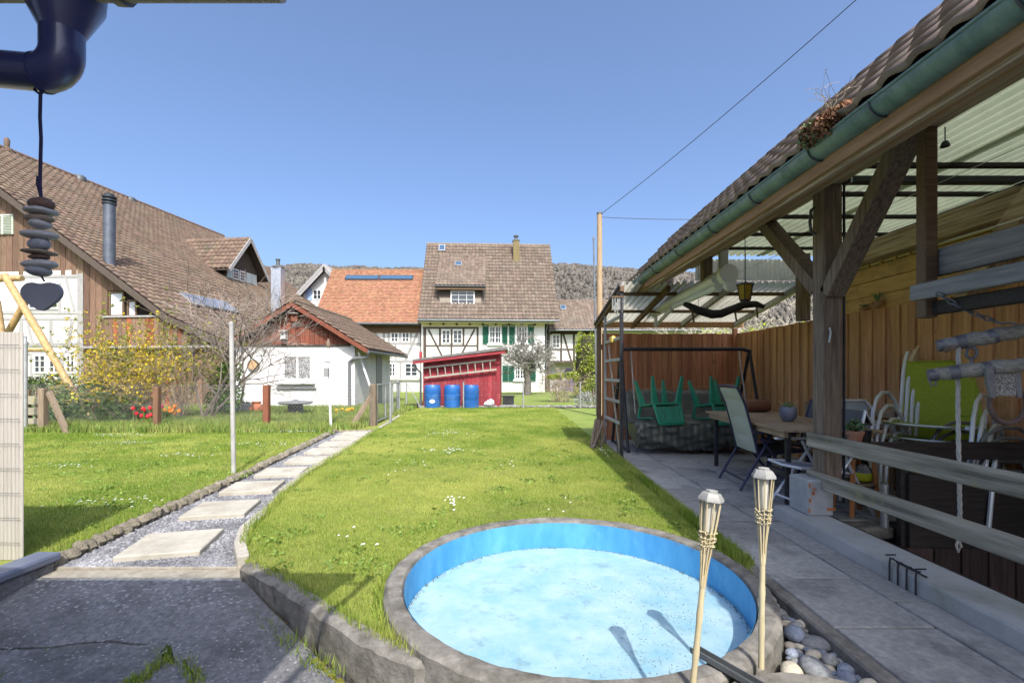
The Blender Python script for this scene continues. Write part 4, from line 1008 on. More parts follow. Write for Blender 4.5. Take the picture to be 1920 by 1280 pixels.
# ================================================================ SCREEN, SWING FRAME, SMALL THINGS ON THE LEFT
m_pvc = M('beige_pvc', (.40, .37, .325), (.48, .45, .395), .55, 3, WZ, rnd=.06)
sc_ = thing('slat_screen', 'beige plastic slat privacy screen at the left edge', 'screen', (-3.5, 3.18, 0))
ztop = P(20, 622, 3.18).z
slm = MB()
nn = 10; pts = []
for k in range(nn+1):
    t = math.pi*k/nn; pts.append((-.0125*math.cos(t), -.006*math.sin(t), 0))
slm.prism(pts + [(.0125, .004, 0), (-.0125, .004, 0)], (0, 0, ztop-.0))
sme = slm.mesh('slat', m_pvc)
for i in range(56):
    x = -3.300 - i*.026
    inst('slat', sme, sc_, Matrix.Translation((x, 3.18 + .012*math.sin(i*.35) + (.0 if i > 3 else (3-i)*.004), -.0)))
for k in range(9):
    z = .12 + k*.165
    MB().tube([(-3.29, 3.170, z), (-4.75, 3.170, z+.02)], .002, 4).build('wire', m_gut, sc_)
MB().tube([(-3.6, 3.21, -.1), (-3.6, 3.21, ztop-.1)], .02, 8).build('support', m_galv, sc_); MB().tube([(-4.5, 3.21, -.1), (-4.5, 3.21, ztop-.1)], .02, 8).build('support', m_galv, sc_)
m_log = M('peeled_log', (.34, .22, .095), (.49, .35, .17), .7, 3, (5, 5, 5), bump=.2, rnd=.1)
sw = thing('log_swing_frame', 'yellow peeled log swing frame behind the plank gate', 'swing frame', (P(60, 0, 12.9).x, 12.9, 0))
def log(a, b, r): MB().tube([a, Vector(a).lerp(Vector(b), .35) + Vector((random.uniform(-.03, .03), 0, random.uniform(-.03, .03))), Vector(a).lerp(Vector(b), .7) + Vector((random.uniform(-.03, .03), 0, random.uniform(-.03, .03))), b], [r, r*1.05, r*.95, r*.9], 10).build('log', m_log, sw)
a = P(8, 522, 12.9); b = P(128, 722, 12.7); b2 = a + (b-a)*(a.z/(a.z-b.z)); log(a + Vector((0, 0, .1)), b2, .085)
a = P(48, 560, 12.95); log(P(62, 540, 13.0), P(-60, 690, 13.4) - Vector((0, 0, 1.2)), .08)
log(P(-70, 528, 12.95), P(42, 522, 12.95), .085)
log(P(-6, 565, 12.8), P(26, 700, 12.6) - Vector((0, 0, 1.0)), .08)
log(P(-40, 650, 12.85), P(88, 656, 12.83), .055)
MB().box(P(-30, 0, 12.85).x, P(-14, 0, 12.85).x, 12.82, 12.88, P(0, 640, 12.85).z, P(0, 560, 12.85).z, .01).build('board', m_post, sw)
tb = thing('round_garden_table', 'grey round table top on a dark wire basket by the cottage', 'table', (P(555, 780, 13.6).x, 13.6, 0))
q = P(554, 755, 13.6)
MB().lathe([(.05, -.06), (.40, -.03), (.47, 0), (.46, .03), (.1, .06), (.04, .10)], 24, (q.x, 13.6, q.z)).build('table_top', M('slate_grey', (.16, .17, .17), (.24, .25, .25), .7, 6), tb)
MB().lathe([(.19, 0), (.19, q.z-.05)], 16, (q.x, 13.6, 0)).build('basket', M('dark_basket', (.03, .03, .03), (.06, .06, .055), .8, 5), tb)
wm_ = MB()
for k in range(16):
    for s in (1, -1):
        pts = [(q.x+.20*math.cos(2*math.pi*(k+s*t*3)/16), 13.6+.20*math.sin(2*math.pi*(k+s*t*3)/16), t*(q.z-.06)) for t in [j/8 for j in range(9)]]
        wm_.tube(pts, .008, 4)
wm_.build('wire_cage', m_galv, tb)
pl = thing('stone_trough', 'grey planter trough by the left corner of the cottage', 'trough', (P(447, 775, 14.5).x, 14.5, 0))
q = P(445, 768, 14.5); MB().prism([(q.x-.48, 14.3, .02), (q.x+.42, 14.3, .02), (q.x+.5, 14.3, .30), (q.x-.55, 14.3, .30)], (0, .35, 0)).build('trough_body', m_curb, pl)
leaves(160, [(q.x, 14.5, .34)], [(.45, .15, .08)], .09, M('trough_plants', (.08, .12, .05), (.16, .2, .09), .8, 4, rnd=.3), 'plants', pl)
MB().box(q.x-.56, q.x+.51, 14.28, 14.67, .29, .33, .01).build('trough_rim', m_curb, pl)
cp = thing('clay_pot', 'round orange clay pot beside the planter trough', 'pot', (P(481, 776, 14.4).x, 14.4, 0)); q = P(481, 776, 14.4)
MB().lathe([(.10, 0), (.19, .1), (.21, .2), (.16, .30), (.11, .33), (.13, .37), (.10, .37), (.09, .3)], 18, (q.x, 14.4, 0)).build('pot_body', M('terracotta', (.45, .15, .07), (.55, .21, .11), .85, 6), cp)
MB().lathe([(.13, .37), (.14, .39), (.13, .40)], 18, (q.x, 14.4, 0)).build('rim', MATS['terracotta'], cp)

# ================================================================ PLANTS
m_twig = M('twig_bark', (.20, .15, .10), (.36, .29, .21), .9, 12, rnd=.1)
m_twigd = M('dark_twig', (.13, .105, .085), (.24, .20, .17), .9, 8)
m_leafy = M('forsythia_flower', (.55, .40, .02), (.72, .58, .06), .7, 3, rnd=.3, hue=.02, trans=.3)
m_leafyg = M('young_leaf', (.22, .27, .04), (.36, .36, .07), .7, 3, rnd=.3, hue=.03, trans=.35)
m_ivy = M('ivy_leaf', (.055, .13, .025), (.17, .26, .05), .6, 4, rnd=.4, hue=.02, trans=.15)
m_hedge = M('hedge_leaf', (.06, .115, .035), (.15, .21, .07), .7, 4, rnd=.4, trans=.15)
m_thuja = M('golden_hedge_leaf', (.20, .26, .03), (.36, .40, .06), .7, 4, rnd=.4, hue=.02, trans=.2)
def tips_from(mb_pts): return mb_pts
def shrub(name, label, loc, stems, h, spread, mat_t, leafmat, n_leaf, leaf, depth=2, r=.012, cat='shrub', flare=.7):
    o = thing(name, label, cat, loc); m = MB(); ends = []
    for i in range(stems):
        a = random.uniform(0, 6.28); f = random.uniform(.0, 1)**.6*flare
        d = Vector((math.cos(a)*f, math.sin(a)*f*.7, 1)); b = Vector(loc) + Vector((math.cos(a)*spread*.12*random.random(), math.sin(a)*.12*spread*random.random(), -.02))
        pts = twigs(m, b, d, h*random.uniform(.6, 1.05), r*random.uniform(.7, 1.2), depth, .55, 3, 5, sides=3, rmin=.0025)
        ends += pts[2:]
    m.build('branches', mat_t, o, smooth=False)
    if n_leaf:
        V = np.array(m.v); idx = np.random.default_rng(3).choice(len(V), min(n_leaf, len(V)))
        zs = V[:, 2]; w = np.clip((zs-loc[2]-.25*h), 0.02, None); idx = np.random.default_rng(3).choice(len(V), n_leaf, p=w/w.sum())
        cen = V[idx] + rng.normal(size=(n_leaf, 3))*leaf*.4
        leaves(n_leaf, cen, [(.02, .02, .02)]*n_leaf, leaf, leafmat, 'leaves', o, aspect=.6)
    return o
q = P(245, 795, 11.6)
shrub('forsythia', 'forsythia bush with yellow blossom in front of the barn', (q.x, 11.7, 0), 46, 1.55, 2.0, m_twig, m_leafy, 8500, .045, 2, .011, flare=.62)
q = P(330, 795, 12.0)
shrub('leafing_shrub', 'tall twiggy shrub with pale green buds right of the forsythia', (q.x, 12.2, 0), 28, 1.85, 1.5, m_twig, m_leafyg, 3000, .055, 2, .011, flare=.4)
q = P(200, 795, 11.6)
shrub('leafing_bush', 'arching bush with small green leaves left of the forsythia', (q.x, 12.0, 0), 24, 1.65, 1.5, m_twig, m_leafyg, 3600, .055, 2, .010, flare=.5)
ct = thing('bare_tree', 'bare grey branching small tree left of the cottage', 'tree', (P(385, 795, 12.3).x, 12.3, 0)); m = MB(); b0 = Vector(ct.location)
for k in range(5):
    twigs(m, b0 + Vector((random.uniform(-.15, .15), 0, 0)), Vector((random.uniform(-.25, .7), random.uniform(-.2, .2), 1)), random.uniform(1.6, 2.4), .035, 4, .5, 3, 5, sides=4, rmin=.004)
m.build('branches', m_twigd, ct, smooth=False)
bt = thing('twiggy_tree', 'leafless twig thicket reaching over the cottage gable', 'tree', (P(440, 780, 13.6).x, 13.8, 0)); m = MB(); b0 = Vector(bt.location)
twigs(m, b0, (0.02, 0, 1), 1.5, .04, 0, seg=4)
for k in range(8):
    twigs(m, b0 + Vector((0, 0, random.uniform(.9, 1.5))), Vector((random.uniform(-.5, 1.1), random.uniform(-.4, .2), random.uniform(.35, 1))), random.uniform(1.0, 1.7), .022, 3, .45, 4, 4, sides=3, rmin=.004)
m.build('branches', M('pale_twig', (.24, .20, .17), (.38, .33, .29), .9, 8), bt, smooth=False)
# ivy on the fence, clipped hedge behind
iv = thing('ivy_hedge', 'dark green ivy covering the chain link fence', 'ivy', (-9.0, 11.4, 0))
cl = []
for i in range(26):
    cl.append((random.uniform(P(70, 0, 11.4).x, P(245, 0, 11.4).x), 11.45+random.uniform(-.05, .25), random.uniform(.1, .95)))
leaves(5200, cl, [(.38, .2, .3)]*len(cl), .085, m_ivy, 'leaves', iv, aspect=.8, clip_z=.01)
m = MB()
for i in range(30): twigs(m, (random.uniform(P(70, 0, 11.4).x, P(245, 0, 11.4).x), 11.55, 0), (random.uniform(-.3, .3), 0, 1), 1.0, .008, 1, n=2, sides=3)
m.build('stems', m_twig, iv, smooth=False)
hd = thing('clipped_hedge', 'clipped dark hedge in front of the white barn corner', 'hedge', (-10.5, 13.6, 0))
cl = [(random.uniform(P(20, 0, 13.6).x, P(262, 0, 13.6).x), 13.6+random.uniform(-.2, .3), random.uniform(.3, 1.02)) for i in range(44)]
leaves(6500, cl, [(.35, .3, .26)]*len(cl), .07, m_hedge, 'leaves', hd, aspect=.7)
MB().box(P(25, 0, 13.6).x, P(255, 0, 13.6).x, 13.5, 13.8, 0, .85).build('stems', M('inner_shade', (.03, .035, .02), (.06, .05, .03), .95, 9), hd)  # solid core, dark colour standing in for shade inside the hedge
g2 = thing('small_evergreen', 'dark evergreen bush behind the twiggy shrubs', 'bush', (P(415, 0, 13.2).x, 13.4, 0)); cl = [(g2.location.x+random.uniform(-.4, .35), 13.4+random.uniform(-.2, .2), random.uniform(.3, 1.5)) for i in range(18)]
leaves(2200, cl, [(.3, .25, .3)]*len(cl), .08, m_ivy, 'leaves', g2, aspect=.6); m = MB(); twigs(m, (g2.location.x, 13.4, 0), (0, 0, 1), 1.3, .03, 2); m.build('stems', m_twigd, g2, smooth=False)
# pollarded tree before the farmhouse
pt = thing('pollard_tree', 'leafless crooked tree in front of the green shutters', 'tree', (P(989, 736, 28).x, 28.0, 0)); b0 = Vector(pt.location); m = MB()
m.tube([b0, b0 + Vector((.02, 0, .7)), b0 + Vector((-.04, 0, 1.35)), b0 + Vector((.0, 0, 1.75))], [.24, .20, .19, .17], 10); m.build('trunk', M('tree_bark', (.11, .095, .085), (.2, .18, .16), .95, 12, bump=.6), pt)
m = MB()
for k in range(15):
    a = k*6.28/15 + random.uniform(-.2, .2); f = random.uniform(.4, 1.6)
    twigs(m, b0 + Vector((0, 0, random.uniform(1.3, 1.9))), Vector((math.cos(a)*f, math.sin(a)*f*.8, random.uniform(.2, 1.2))), random.uniform(1.1, 1.6), .075, 3, .75, 4, 4, sides=4, rmin=.012, droop=.1)
m.build('branches', M('pollard_bark', (.16, .15, .13), (.27, .26, .23), .9, 8), pt, smooth=False)
th_ = thing('conifer_column', 'tall rounded yellow green clipped conifer behind the lawn', 'conifer', (P(1102, 0, 24).x, 24, 0)); cx = th_.location.x
cl = []
for i in range(90):
    z = random.uniform(.25, 3.2); rr = .55*math.sqrt(max(.1, 1-max(0, (z-2.3)/1.25)**2)); a = random.uniform(0, 6.28)
    cl.append((cx+rr*math.cos(a)*.85, 24+rr*math.sin(a), z))
leaves(9000, cl, [(.28, .28, .3)]*len(cl), .10, m_thuja, 'leaves', th_, aspect=.5, up=.6)
MB().lathe([(.5, 0), (.62, 1.2), (.55, 2.5), (.3, 3.1)], 10, (cx, 24, 0)).build('trunk', MATS['inner_shade'], th_)  # wide filler core, shade between the leaves painted as dark colour
db = thing('dry_bush', 'dry brown bush with yellow green top by the far fence', 'bush', (P(1050, 0, 21).x, 21, 0)); m = MB()
for k in range(34): twigs(m, Vector(db.location) + Vector((random.uniform(-.5, .5), random.uniform(-.3, .3), 0)), (random.uniform(-.4, .4), random.uniform(-.3, .3), 1), random.uniform(.7, 1.15), .014, 2, .6, 3, 4, sides=3, rmin=.006)
m.build('branches', m_twig, db, smooth=False); bx_ = db.location.x
leaves(900, [(bx_+random.uniform(-.4, .7), 21, random.uniform(1.05, 1.25)) for i in range(10)], [(.3, .25, .12)]*10, .09, m_thuja, 'leaves', db)
lb = thing('lavender_bush', 'silvery grey bush beside the steel mast', 'bush', (P(1108, 0, 18.3).x, 18.3, 0)); lx_ = lb.location.x
leaves(1500, [(lx_+random.uniform(-.5, .4), 18.3+random.uniform(-.2, .2), random.uniform(.1, .4)) for i in range(14)], [(.25, .2, .2)]*14, .08, M('silver_leaf', (.25, .27, .24), (.40, .41, .37), .9, 4, rnd=.3), 'leaves', lb, aspect=.25, up=.8)
m = MB(); [twigs(m, (lx_+random.uniform(-.5, .4), 18.3, 0), (random.uniform(-.3, .3), 0, 1), .5, .01, 1) for i in range(14)]; m.build('stems', m_twig, lb, smooth=False)
# tulips
fl = random.Random(5)
for (px, py, Y, col, cn, lab, cnt) in ((272, 790, 11.0, (.55, .02, .03), 'red', 'clump of red tulips behind the rusty fence post', 9), (318, 775, 11.6, (.70, .22, .02), 'orange', 'clump of orange and yellow tulips right of the fence post', 10), (306, 778, 11.8, (.60, .03, .10), 'pink', 'few crimson tulips between the red and orange clumps', 4)):
    q = P(px, py, Y); o = thing('tulips', lab, 'flowers', (q.x, Y, 0), group='tulips along the wire fence'); st = MB(); hd_ = MB(); lf = MB()
    for k in range(cnt):
        p_ = Vector((q.x+fl.uniform(-.22, .22), Y+fl.uniform(-.1, .1), 0)); t = p_ + Vector((fl.uniform(-.04, .04), 0, fl.uniform(.22, .42)))
        st.tube([p_, t], .005, 4); hd_.lathe([(.012, 0), (.035, .02), (.038, .05), (.026, .085)], 7, t)
        for s in range(2):
            a = fl.uniform(0, 6.28); e = p_ + Vector((math.cos(a)*.08, math.sin(a)*.08, fl.uniform(.15, .25)))
            lf.add([p_ + Vector((.015, 0, 0)), p_ - Vector((.015, 0, 0)), e], [(0, 1, 2)])
    st.build('stems', m_tall, o); lf.build('leaves', m_ivy, o); hd_.build('blooms', M('tulip_' + cn, col, tuple(min(1, c*1.3+.02) for c in col), .5, 20, rnd=.2), o)
dd = thing('daffodils', 'yellow daffodils in the grass by the cottage corner', 'flowers', (P(650, 0, 13).x, 13, 0)); st = MB(); hd_ = MB()
for k in range(7):
    p_ = Vector((dd.location.x+fl.uniform(-.25, .25), 13+fl.uniform(-.2, .2), 0)); t = p_ + Vector((0, 0, fl.uniform(.22, .3))); st.tube([p_, t], .005, 4); hd_.lathe([(.05, 0), (.02, .01), (.025, .04)], 7, t, Matrix.Rotation(R(70), 3, 'X'))
st.build('stems', m_tall, dd); hd_.build('blooms', m_leafy, dd)
# bare bushes beyond the shelter
bb = thing('far_thicket', 'pale leafless thicket seen over the board fence', 'bush', (6.6, 12.5, 0)); m = MB()
for k in range(60): twigs(m, (random.uniform(4.6, 9.5), random.uniform(11.5, 13.5), 0), (random.uniform(-.15, .3), random.uniform(-.2, .3), 1), random.uniform(1.3, 1.9), .016, 3, .5, 3, 4, sides=3, rmin=.005)
m.build('branches', M('pale_twig2', (.36, .32, .25), (.52, .47, .38), .9, 8), bb, smooth=False)
leaves(700, [(random.uniform(4.8, 8), 12.4, random.uniform(2.1, 2.5)) for i in range(14)], [(.4, .3, .15)]*14, .07, M('spring_leaf', (.30, .38, .03), (.45, .5, .06), .7, 3, rnd=.3, trans=.3), 'leaves', bb)

# ================================================================ POOL
m_pblue = M('pool_wall_paint', (.055, .26, .53), (.10, .35, .60), .6, 6, (1, 1, .35), bump=.06, dirt=(.16, .40, .60), dirt_scale=3, dirt_lo=.55, dirt_hi=.75)
m_pfloor = M('pool_floor_paint', (.21, .39, .49), (.34, .48, .54), .65, 5, bump=.10, bscale=30, dirt=(.13, .21, .22), dirt_scale=8, dirt_lo=.55, dirt_hi=.80, detail=10)
m_debris = M('leaf_litter', (.07, .085, .075), (.16, .17, .13), .95, 30, rnd=.5)
pool = thing('round_pool', 'empty round light blue concrete pool sunk in the lawn', 'pool', (POOL[0], POOL[1], -.2))
FL = -.155
def ring(prof, n=96, jit=0.0):
    m = MB(); V = []
    for i, (r, z) in enumerate(prof):
        for k in range(n):
            t = 2*math.pi*k/n; rr = r + random.uniform(-jit, jit); V.append((POOL[0]+rr*math.cos(t), POOL[1]+rr*math.sin(t), z + random.uniform(-jit, jit)*.6))
    m.add(V, [(i*n+k, i*n+(k+1) % n, (i+1)*n+(k+1) % n, (i+1)*n+k) for i in range(len(prof)-1) for k in range(n)]); return m
ring([(PR_IN+.002, RIM-.03), (PR_IN+.012, RIM-.004), (PR_IN+.03, RIM), (PR_OUT-.03, RIM+.002), (PR_OUT-.004, RIM-.018), (PR_OUT+.004, -.06), (PR_OUT+.01, -.30)], 110, .004).build('rim', m_wallc, pool)
ring([(PR_IN, FL-.01), (PR_IN, RIM-.016)], 96).build('side_wall', m_pblue, pool)
m = MB(); n = 72; V = [(POOL[0], POOL[1], FL)]; rr_ = [.2, .4, .6, .8, .93, PR_IN-.001]
for r in rr_:
    for k in range(n): V.append((POOL[0]+r*math.cos(2*math.pi*k/n), POOL[1]+r*math.sin(2*math.pi*k/n), FL + random.uniform(-.002, .002)))
Fc = [(0, 1+k, 1+(k+1) % n) for k in range(n)]
for j in range(len(rr_)-1): Fc += [(1+j*n+k, 1+(j+1)*n+k, 1+(j+1)*n+(k+1) % n, 1+j*n+(k+1) % n) for k in range(n)]
m.add(V, Fc).build('pool_floor', m_pfloor, pool)
# leaf crumbs on the floor, thick along the wall
def crumbs(n, fn, size, z, parent, name):
    p = np.array([fn() for _ in range(n)]); t = rng.uniform(0, 6.28, n); s = size*(.4+rng.random(n))
    a = np.stack([np.cos(t), np.sin(t)], 1)*s[:, None]; b = np.stack([-np.sin(t), np.cos(t)], 1)*s[:, None]*.5
    zz = np.full((n, 1), z+.002); z2 = np.full((n, 1), z+.006)
    V = np.stack([np.hstack([p-a, zz]), np.hstack([p+b, z2]), np.hstack([p+a, zz]), np.hstack([p-b, zz])], 1).reshape(-1, 3)
    o = np_obj(name, np_mesh(name, V, np.arange(n*4).reshape(n, 4), m_debris, rng.random(n)), parent); o['kind'] = 'stuff'
def c_edge():
    t = random.uniform(0, 2*math.pi); r = PR_IN - .006 - abs(random.gauss(0, .014)); return (POOL[0]+r*math.cos(t), POOL[1]+r*math.sin(t))
spots = [(.62, 2.35, .16), (.75, 2.62, .16), (.95, 3.1, .14), (.55, 3.05, .18), (.9, 2.2, .12), (.4, 2.2, .14), (1.0, 2.75, .1)]
def c_spot():
    x, y, s = random.choice(spots)
    while True:
        q = (x+random.gauss(0, s), y+random.gauss(0, s*.8))
        if (q[0]-POOL[0])**2 + (q[1]-POOL[1])**2 < (PR_IN-.03)**2: return q
crumbs(1300, c_edge, .0045, FL, pool, 'edge_litter'); crumbs(800, c_spot, .003, FL, pool, 'litter')
# small second basin and the steel spout
sb_ = thing('small_basin', 'small round concrete basin at the bottom edge below the pool', 'basin', (1.08, 1.46, -.2))
def ring2(c, prof, n=64):
    m = MB(); V = [(c[0]+r*math.cos(2*math.pi*k/n), c[1]+r*math.sin(2*math.pi*k/n), z+random.uniform(-.002, .002)) for (r, z) in prof for k in range(n)]
    m.add(V, [(i*n+k, i*n+(k+1) % n, (i+1)*n+(k+1) % n, (i+1)*n+k) for i in range(len(prof)-1) for k in range(n)]); return m
ring2((1.08, 1.46), [(.34, .03), (.36, .055), (.44, .055), (.46, .03), (.47, -.25)]).build('rim', m_wallc, sb_)
ring2((1.08, 1.46), [(.01, -.05), (.342, -.05), (.341, .04)]).build('bowl', m_pblue, sb_)
sp = thing('steel_spout', 'flat steel overflow channel lying across the pool rim', 'channel', (.83, 1.98, .06))
a, b = Vector((.77, 2.02, .072)), Vector((.96, 1.73, .066))
MB().beam(a, b, .04, .006).build('base', m_gut, sp); d = (b-a).normalized(); s_ = Vector((d.y, -d.x, 0))*.020
for k in (1, -1): MB().beam(a+s_*k+Vector((0, 0, .012)), b+s_*k+Vector((0, 0, .012)), .004, .022).build('flange', m_gut, sp)
# pebble bed between pool and patio
PB = [(1.49, 1.5), (1.49, 2.72), (1.36, 2.46), (1.28, 2.3), (1.2, 2.13), (1.12, 2.04), (1.2, 1.96), (1.4, 1.8), (1.52, 1.5)]
pbed = MB().sheet([(1.0, 1.3), (1.49, 1.3), (1.49, 2.98)] + [(POOL[0]+1.105*math.cos(R(a)), POOL[1]+1.105*math.sin(R(a))) for a in (4, -6, -16, -26, -36, -46, -54)], -.085).build('pebble_bed', m_soil); tag(pbed, kind='structure')
m_peb = [M('pebble_grey', (.17, .18, .19), (.30, .31, .32), .6, 7, bump=.15, rnd=.3), M('pebble_blue', (.13, .15, .20), (.24, .27, .33), .55, 6, rnd=.3), M('pebble_pale', (.40, .36, .28), (.55, .50, .40), .7, 8, rnd=.25), M('pebble_veined', (.12, .125, .13), (.42, .42, .40), .6, 4, (1, 1, 6), rnd=.2)]
def smooth_peb(mat, seed):
    r0 = random.Random(seed); n, k = 14, 8; V = []; sx = [r0.uniform(.9, 1.1) for _ in range(3)]; ph = r0.uniform(0, 6)
    for j in range(k+1):
        t = math.pi*j/k
        for i in range(n):
            a = 2*math.pi*i/n; q = 1 + .08*math.sin(2*a+ph) + .06*math.sin(3*a+ph*2)*math.sin(t)
            V.append((q*math.sin(t)*math.cos(a)*.5*sx[0], q*math.sin(t)*math.sin(a)*.5*sx[1], math.cos(t)*.5))
    m = MB(); m.add(V, [(j*n+i, (j+1)*n+i, (j+1)*n+(i+1) % n, j*n+(i+1) % n) for j in range(k) for i in range(n)]); me = m.mesh('pebble', mat); me.polygons.foreach_set('use_smooth', [True]*len(me.polygons)); return me
pm = [smooth_peb(m_peb[i % 4], i) for i in range(12)]
ins = inpoly(PB); placed = []
tries = 0
while len(placed) < 150 and tries < 9000:
    tries += 1; x, y = random.uniform(1.1, 1.48), random.uniform(1.5, 2.7); r = random.uniform(.022, .058) if len(placed) < 26 else random.uniform(.014, .034)
    if not ins(np.array([x]), np.array([y]))[0]: continue
    if (x-POOL[0])**2+(y-POOL[1])**2 < (PR_OUT+.02+r*.5)**2 or (x-1.08)**2+(y-1.46)**2 < (.48+r*.5)**2: continue
    if any((x-a)**2+(y-b)**2 < ((r+c)*.80)**2 for a, b, c in placed): continue
    placed.append((x, y, r))
    inst('pebble', pm[2+4*random.randrange(3)] if y < 2.1 and x < 1.27 and random.random() < .5 else random.choice(pm), pbed, Matrix.Translation((x, y, -.075+r*.75+random.uniform(0, .02))) @ Matrix.Rotation(random.uniform(0, 6.28), 4, 'Z') @ Matrix.Rotation(random.uniform(-.3, .3), 4, 'X') @ Matrix.Diagonal((r*2.5, r*1.9, r*1.4, 1)))

# ================================================================ BAMBOO TORCHES
m_bam = M('bamboo', (.42, .35, .20), (.57, .49, .31), .55, 4, (4, 4, 1), rnd=.06)
m_bamd = M('bamboo_weave', (.42, .35, .20), (.60, .52, .34), .6, 12, rnd=.1)
m_cap = M('torch_cap', (.26, .26, .25), (.34, .34, .325), .5, 6)
m_candle = M('torch_tube', (.72, .70, .62), rough=.4, trans=.3)
def torch(base, top, label):
    base, top = Vector(base), Vector(top); d = (top-base).normalized(); L = (top-base).length
    o = thing('garden_torch', label, 'torch', base, group='bamboo torches on the pool rim')
    rot = d.to_track_quat('Z', 'Y').to_matrix(); T = lambda r, a, z: base + rot @ Vector((r*math.cos(a), r*math.sin(a), z))
    zb = L*.56; zh = L - .045
    pp = []
    for k in range(13):
        z = zb*k/12; pp.append(base + d*z)
    m = MB(); m.tube(pp, [.0115 + (.002 if k in (4, 8) else 0) - .001*k/12 for k in range(13)], 10).build('pole', m_bam, o)
    sl_ = MB()
    for k in range(9):
        a = 2*math.pi*k/9; pts = []
        for (t, r) in ((0, .009), (.25, .0135), (.5, .0225), (.75, .031), (1, .0375)):
            pts.append(T(r, a + random.uniform(-.06, .06), zb - .03 + (zh-zb+.03)*t))
        MB().tube(pts, [.0036, .0036, .0033, .003, .0028], 5).build('slat', m_bam, o)
    wv = MB()
    for j in range(4):
        z0 = zb + (zh-zb)*(.42 + .055*j); pts = []
        for i in range(28):
            a = 2*math.pi*i/28; rr = .0245 + .0016*j + (.004 if (i+j) % 2 else -.002); pts.append(T(rr, a, z0 + random.uniform(-.006, .006)))
        wv.tube(pts, .0024, 5, closed=True)
    wv.build('woven_band', m_bamd, o)
    MB().tube([T(0, 0, zb-.035), T(0, 0, zb+.01)], .0125, 8).build('wrap', m_bamd, o)
    MB().lathe([(.018, zb+(zh-zb)*.60), (.0215, zh-.004)], 12, base, rot).build('candle_tube', m_candle, o)
    MB().lathe([(.028, zh-.004), (.048, zh), (.048, zh+.009), (.034, zh+.030), (.023, zh+.032), (.023, zh+.039), (.02, zh+.041)], 6, base, rot).build('cap', m_cap, o)
tb1 = G(1298, 1296, .055); tt1 = P(1335, 916, tb1.y+.03); torch(tb1, tt1, 'bamboo torch at the front pool rim, left and shorter one')
tb2 = G(1427, 1252, .055); tt2 = P(1432, 874, tb2.y+.02); torch(tb2, tt2, 'bamboo torch on the right pool rim, upright one')

# ================================================================ SHELTER ON THE RIGHT
m_beam = M('weathered_beam', (.20, .135, .085), (.52, .41, .29), .85, 2.2, (16, .7, 16), bump=.6, rnd=.15, lo=.36, hi=.64)
m_fas = M('fascia_wood', (.28, .155, .08), (.42, .25, .14), .75, 3, WY, bump=.2)
m_postw = M('post_wood', (.10, .072, .058), (.29, .22, .17), .85, 3, WZ, bump=.5, lo=.3, hi=.7)
m_dark = M('dark_stained', (.022, .018, .017), (.045, .036, .033), .7, 4, WX, bump=.15)
m_steel = M('dark_steel', (.025, .026, .032), (.045, .046, .055), .5, 6, metal=.3)
m_gtr = M('patina_gutter', (.10, .17, .165), (.19, .28, .265), .5, 3, (1, 3, 1), metal=.25, dirt=(.26, .34, .31), dirt_scale=5, dirt_lo=.5, dirt_hi=.8)
m_sheet = M('corrugated_sheet', (.46, .51, .38), (.55, .59, .46), .6, 3, trans=.30, dirt=(.36, .38, .27), dirt_scale=1.5)
m_sheetw = M('corrugated_cream', (.66, .64, .53), (.76, .74, .64), .55, 3, trans=.45, dirt=(.5, .48, .4), dirt_scale=1.5)
sh = thing('timber_shelter', 'open timber shelter with tiled eave and patina gutter on the right', 'shelter', (2.6, 3.9, 0))
Y0, Y1 = -2.4, 7.55
m = MB(); nseg = 12; rg = .075; gx, gz = 1.932, 2.662
def gut(y): return [(gx + rg*math.cos(math.pi + math.pi*k/nseg), y, gz + rg*math.sin(math.pi + math.pi*k/nseg)) for k in range(nseg+1)]
V = gut(Y0) + gut(Y1); k_ = nseg+1
m.add(V, [(i, i+1, k_+i+1, k_+i) for i in range(nseg)]); m.add(gut(Y1), [tuple(range(k_))])
gt = m.build('gutter', m_gtr, sh)
MB().tube([(gx-rg, Y0, gz+.004), (gx-rg, Y1, gz+.004)], .009, 8).build('gutter_bead', m_gtr, sh)
for y in (1.75, 2.47, 2.98, 3.72, 4.5, 5.4, 6.3, 7.2):
    pts = [(gx + (rg+.006)*math.cos(math.pi*1.02 + math.pi*.98*k/nseg), y, gz + (rg+.006)*math.sin(math.pi*1.02 + math.pi*.98*k/nseg)) for k in range(nseg+1)]
    MB().tube(pts, .006, 6).build('gutter_bracket', m_gut, sh)
MB().box(1.950, 1.980, Y0, Y1, 2.512, 2.69, .004).build('fascia', m_fas, sh)
for k, (t0, t1) in enumerate(((0, .27), (.285, .62), (.635, 1))):
    xa_, xb_ = 1.982+.533*t0, 1.982+.533*t1; za_, zb2_ = 2.492+.246*t0-.006*(k == 0), 2.492+.246*t1-.006*(k == 0)
    MB().prism([(xa_, Y0, za_), (xb_, Y0, zb2_), (xb_, Y0, zb2_+.03), (xa_, Y0, za_+.03)], (0, Y1-Y0-.01, 0)).build('soffit_board', (m_beam, m_fas, m_beam)[k], sh, smooth=False)
MB().box(2.502, 2.68, Y0, 7.0, 2.79, 2.96, .012).build('eave_beam', m_beam, sh)
MB().box(2.50, 2.64, 7.0, 7.5, 2.80, 2.955, .012).build('eave_beam', m_beam, sh)
y = -2.0
while y < 7.4:
    MB().beam((2.0, y, 2.56), (2.66, y, 2.995), .09, .09, c=.006).build('rafter_tail', m_beam, sh); y += .75
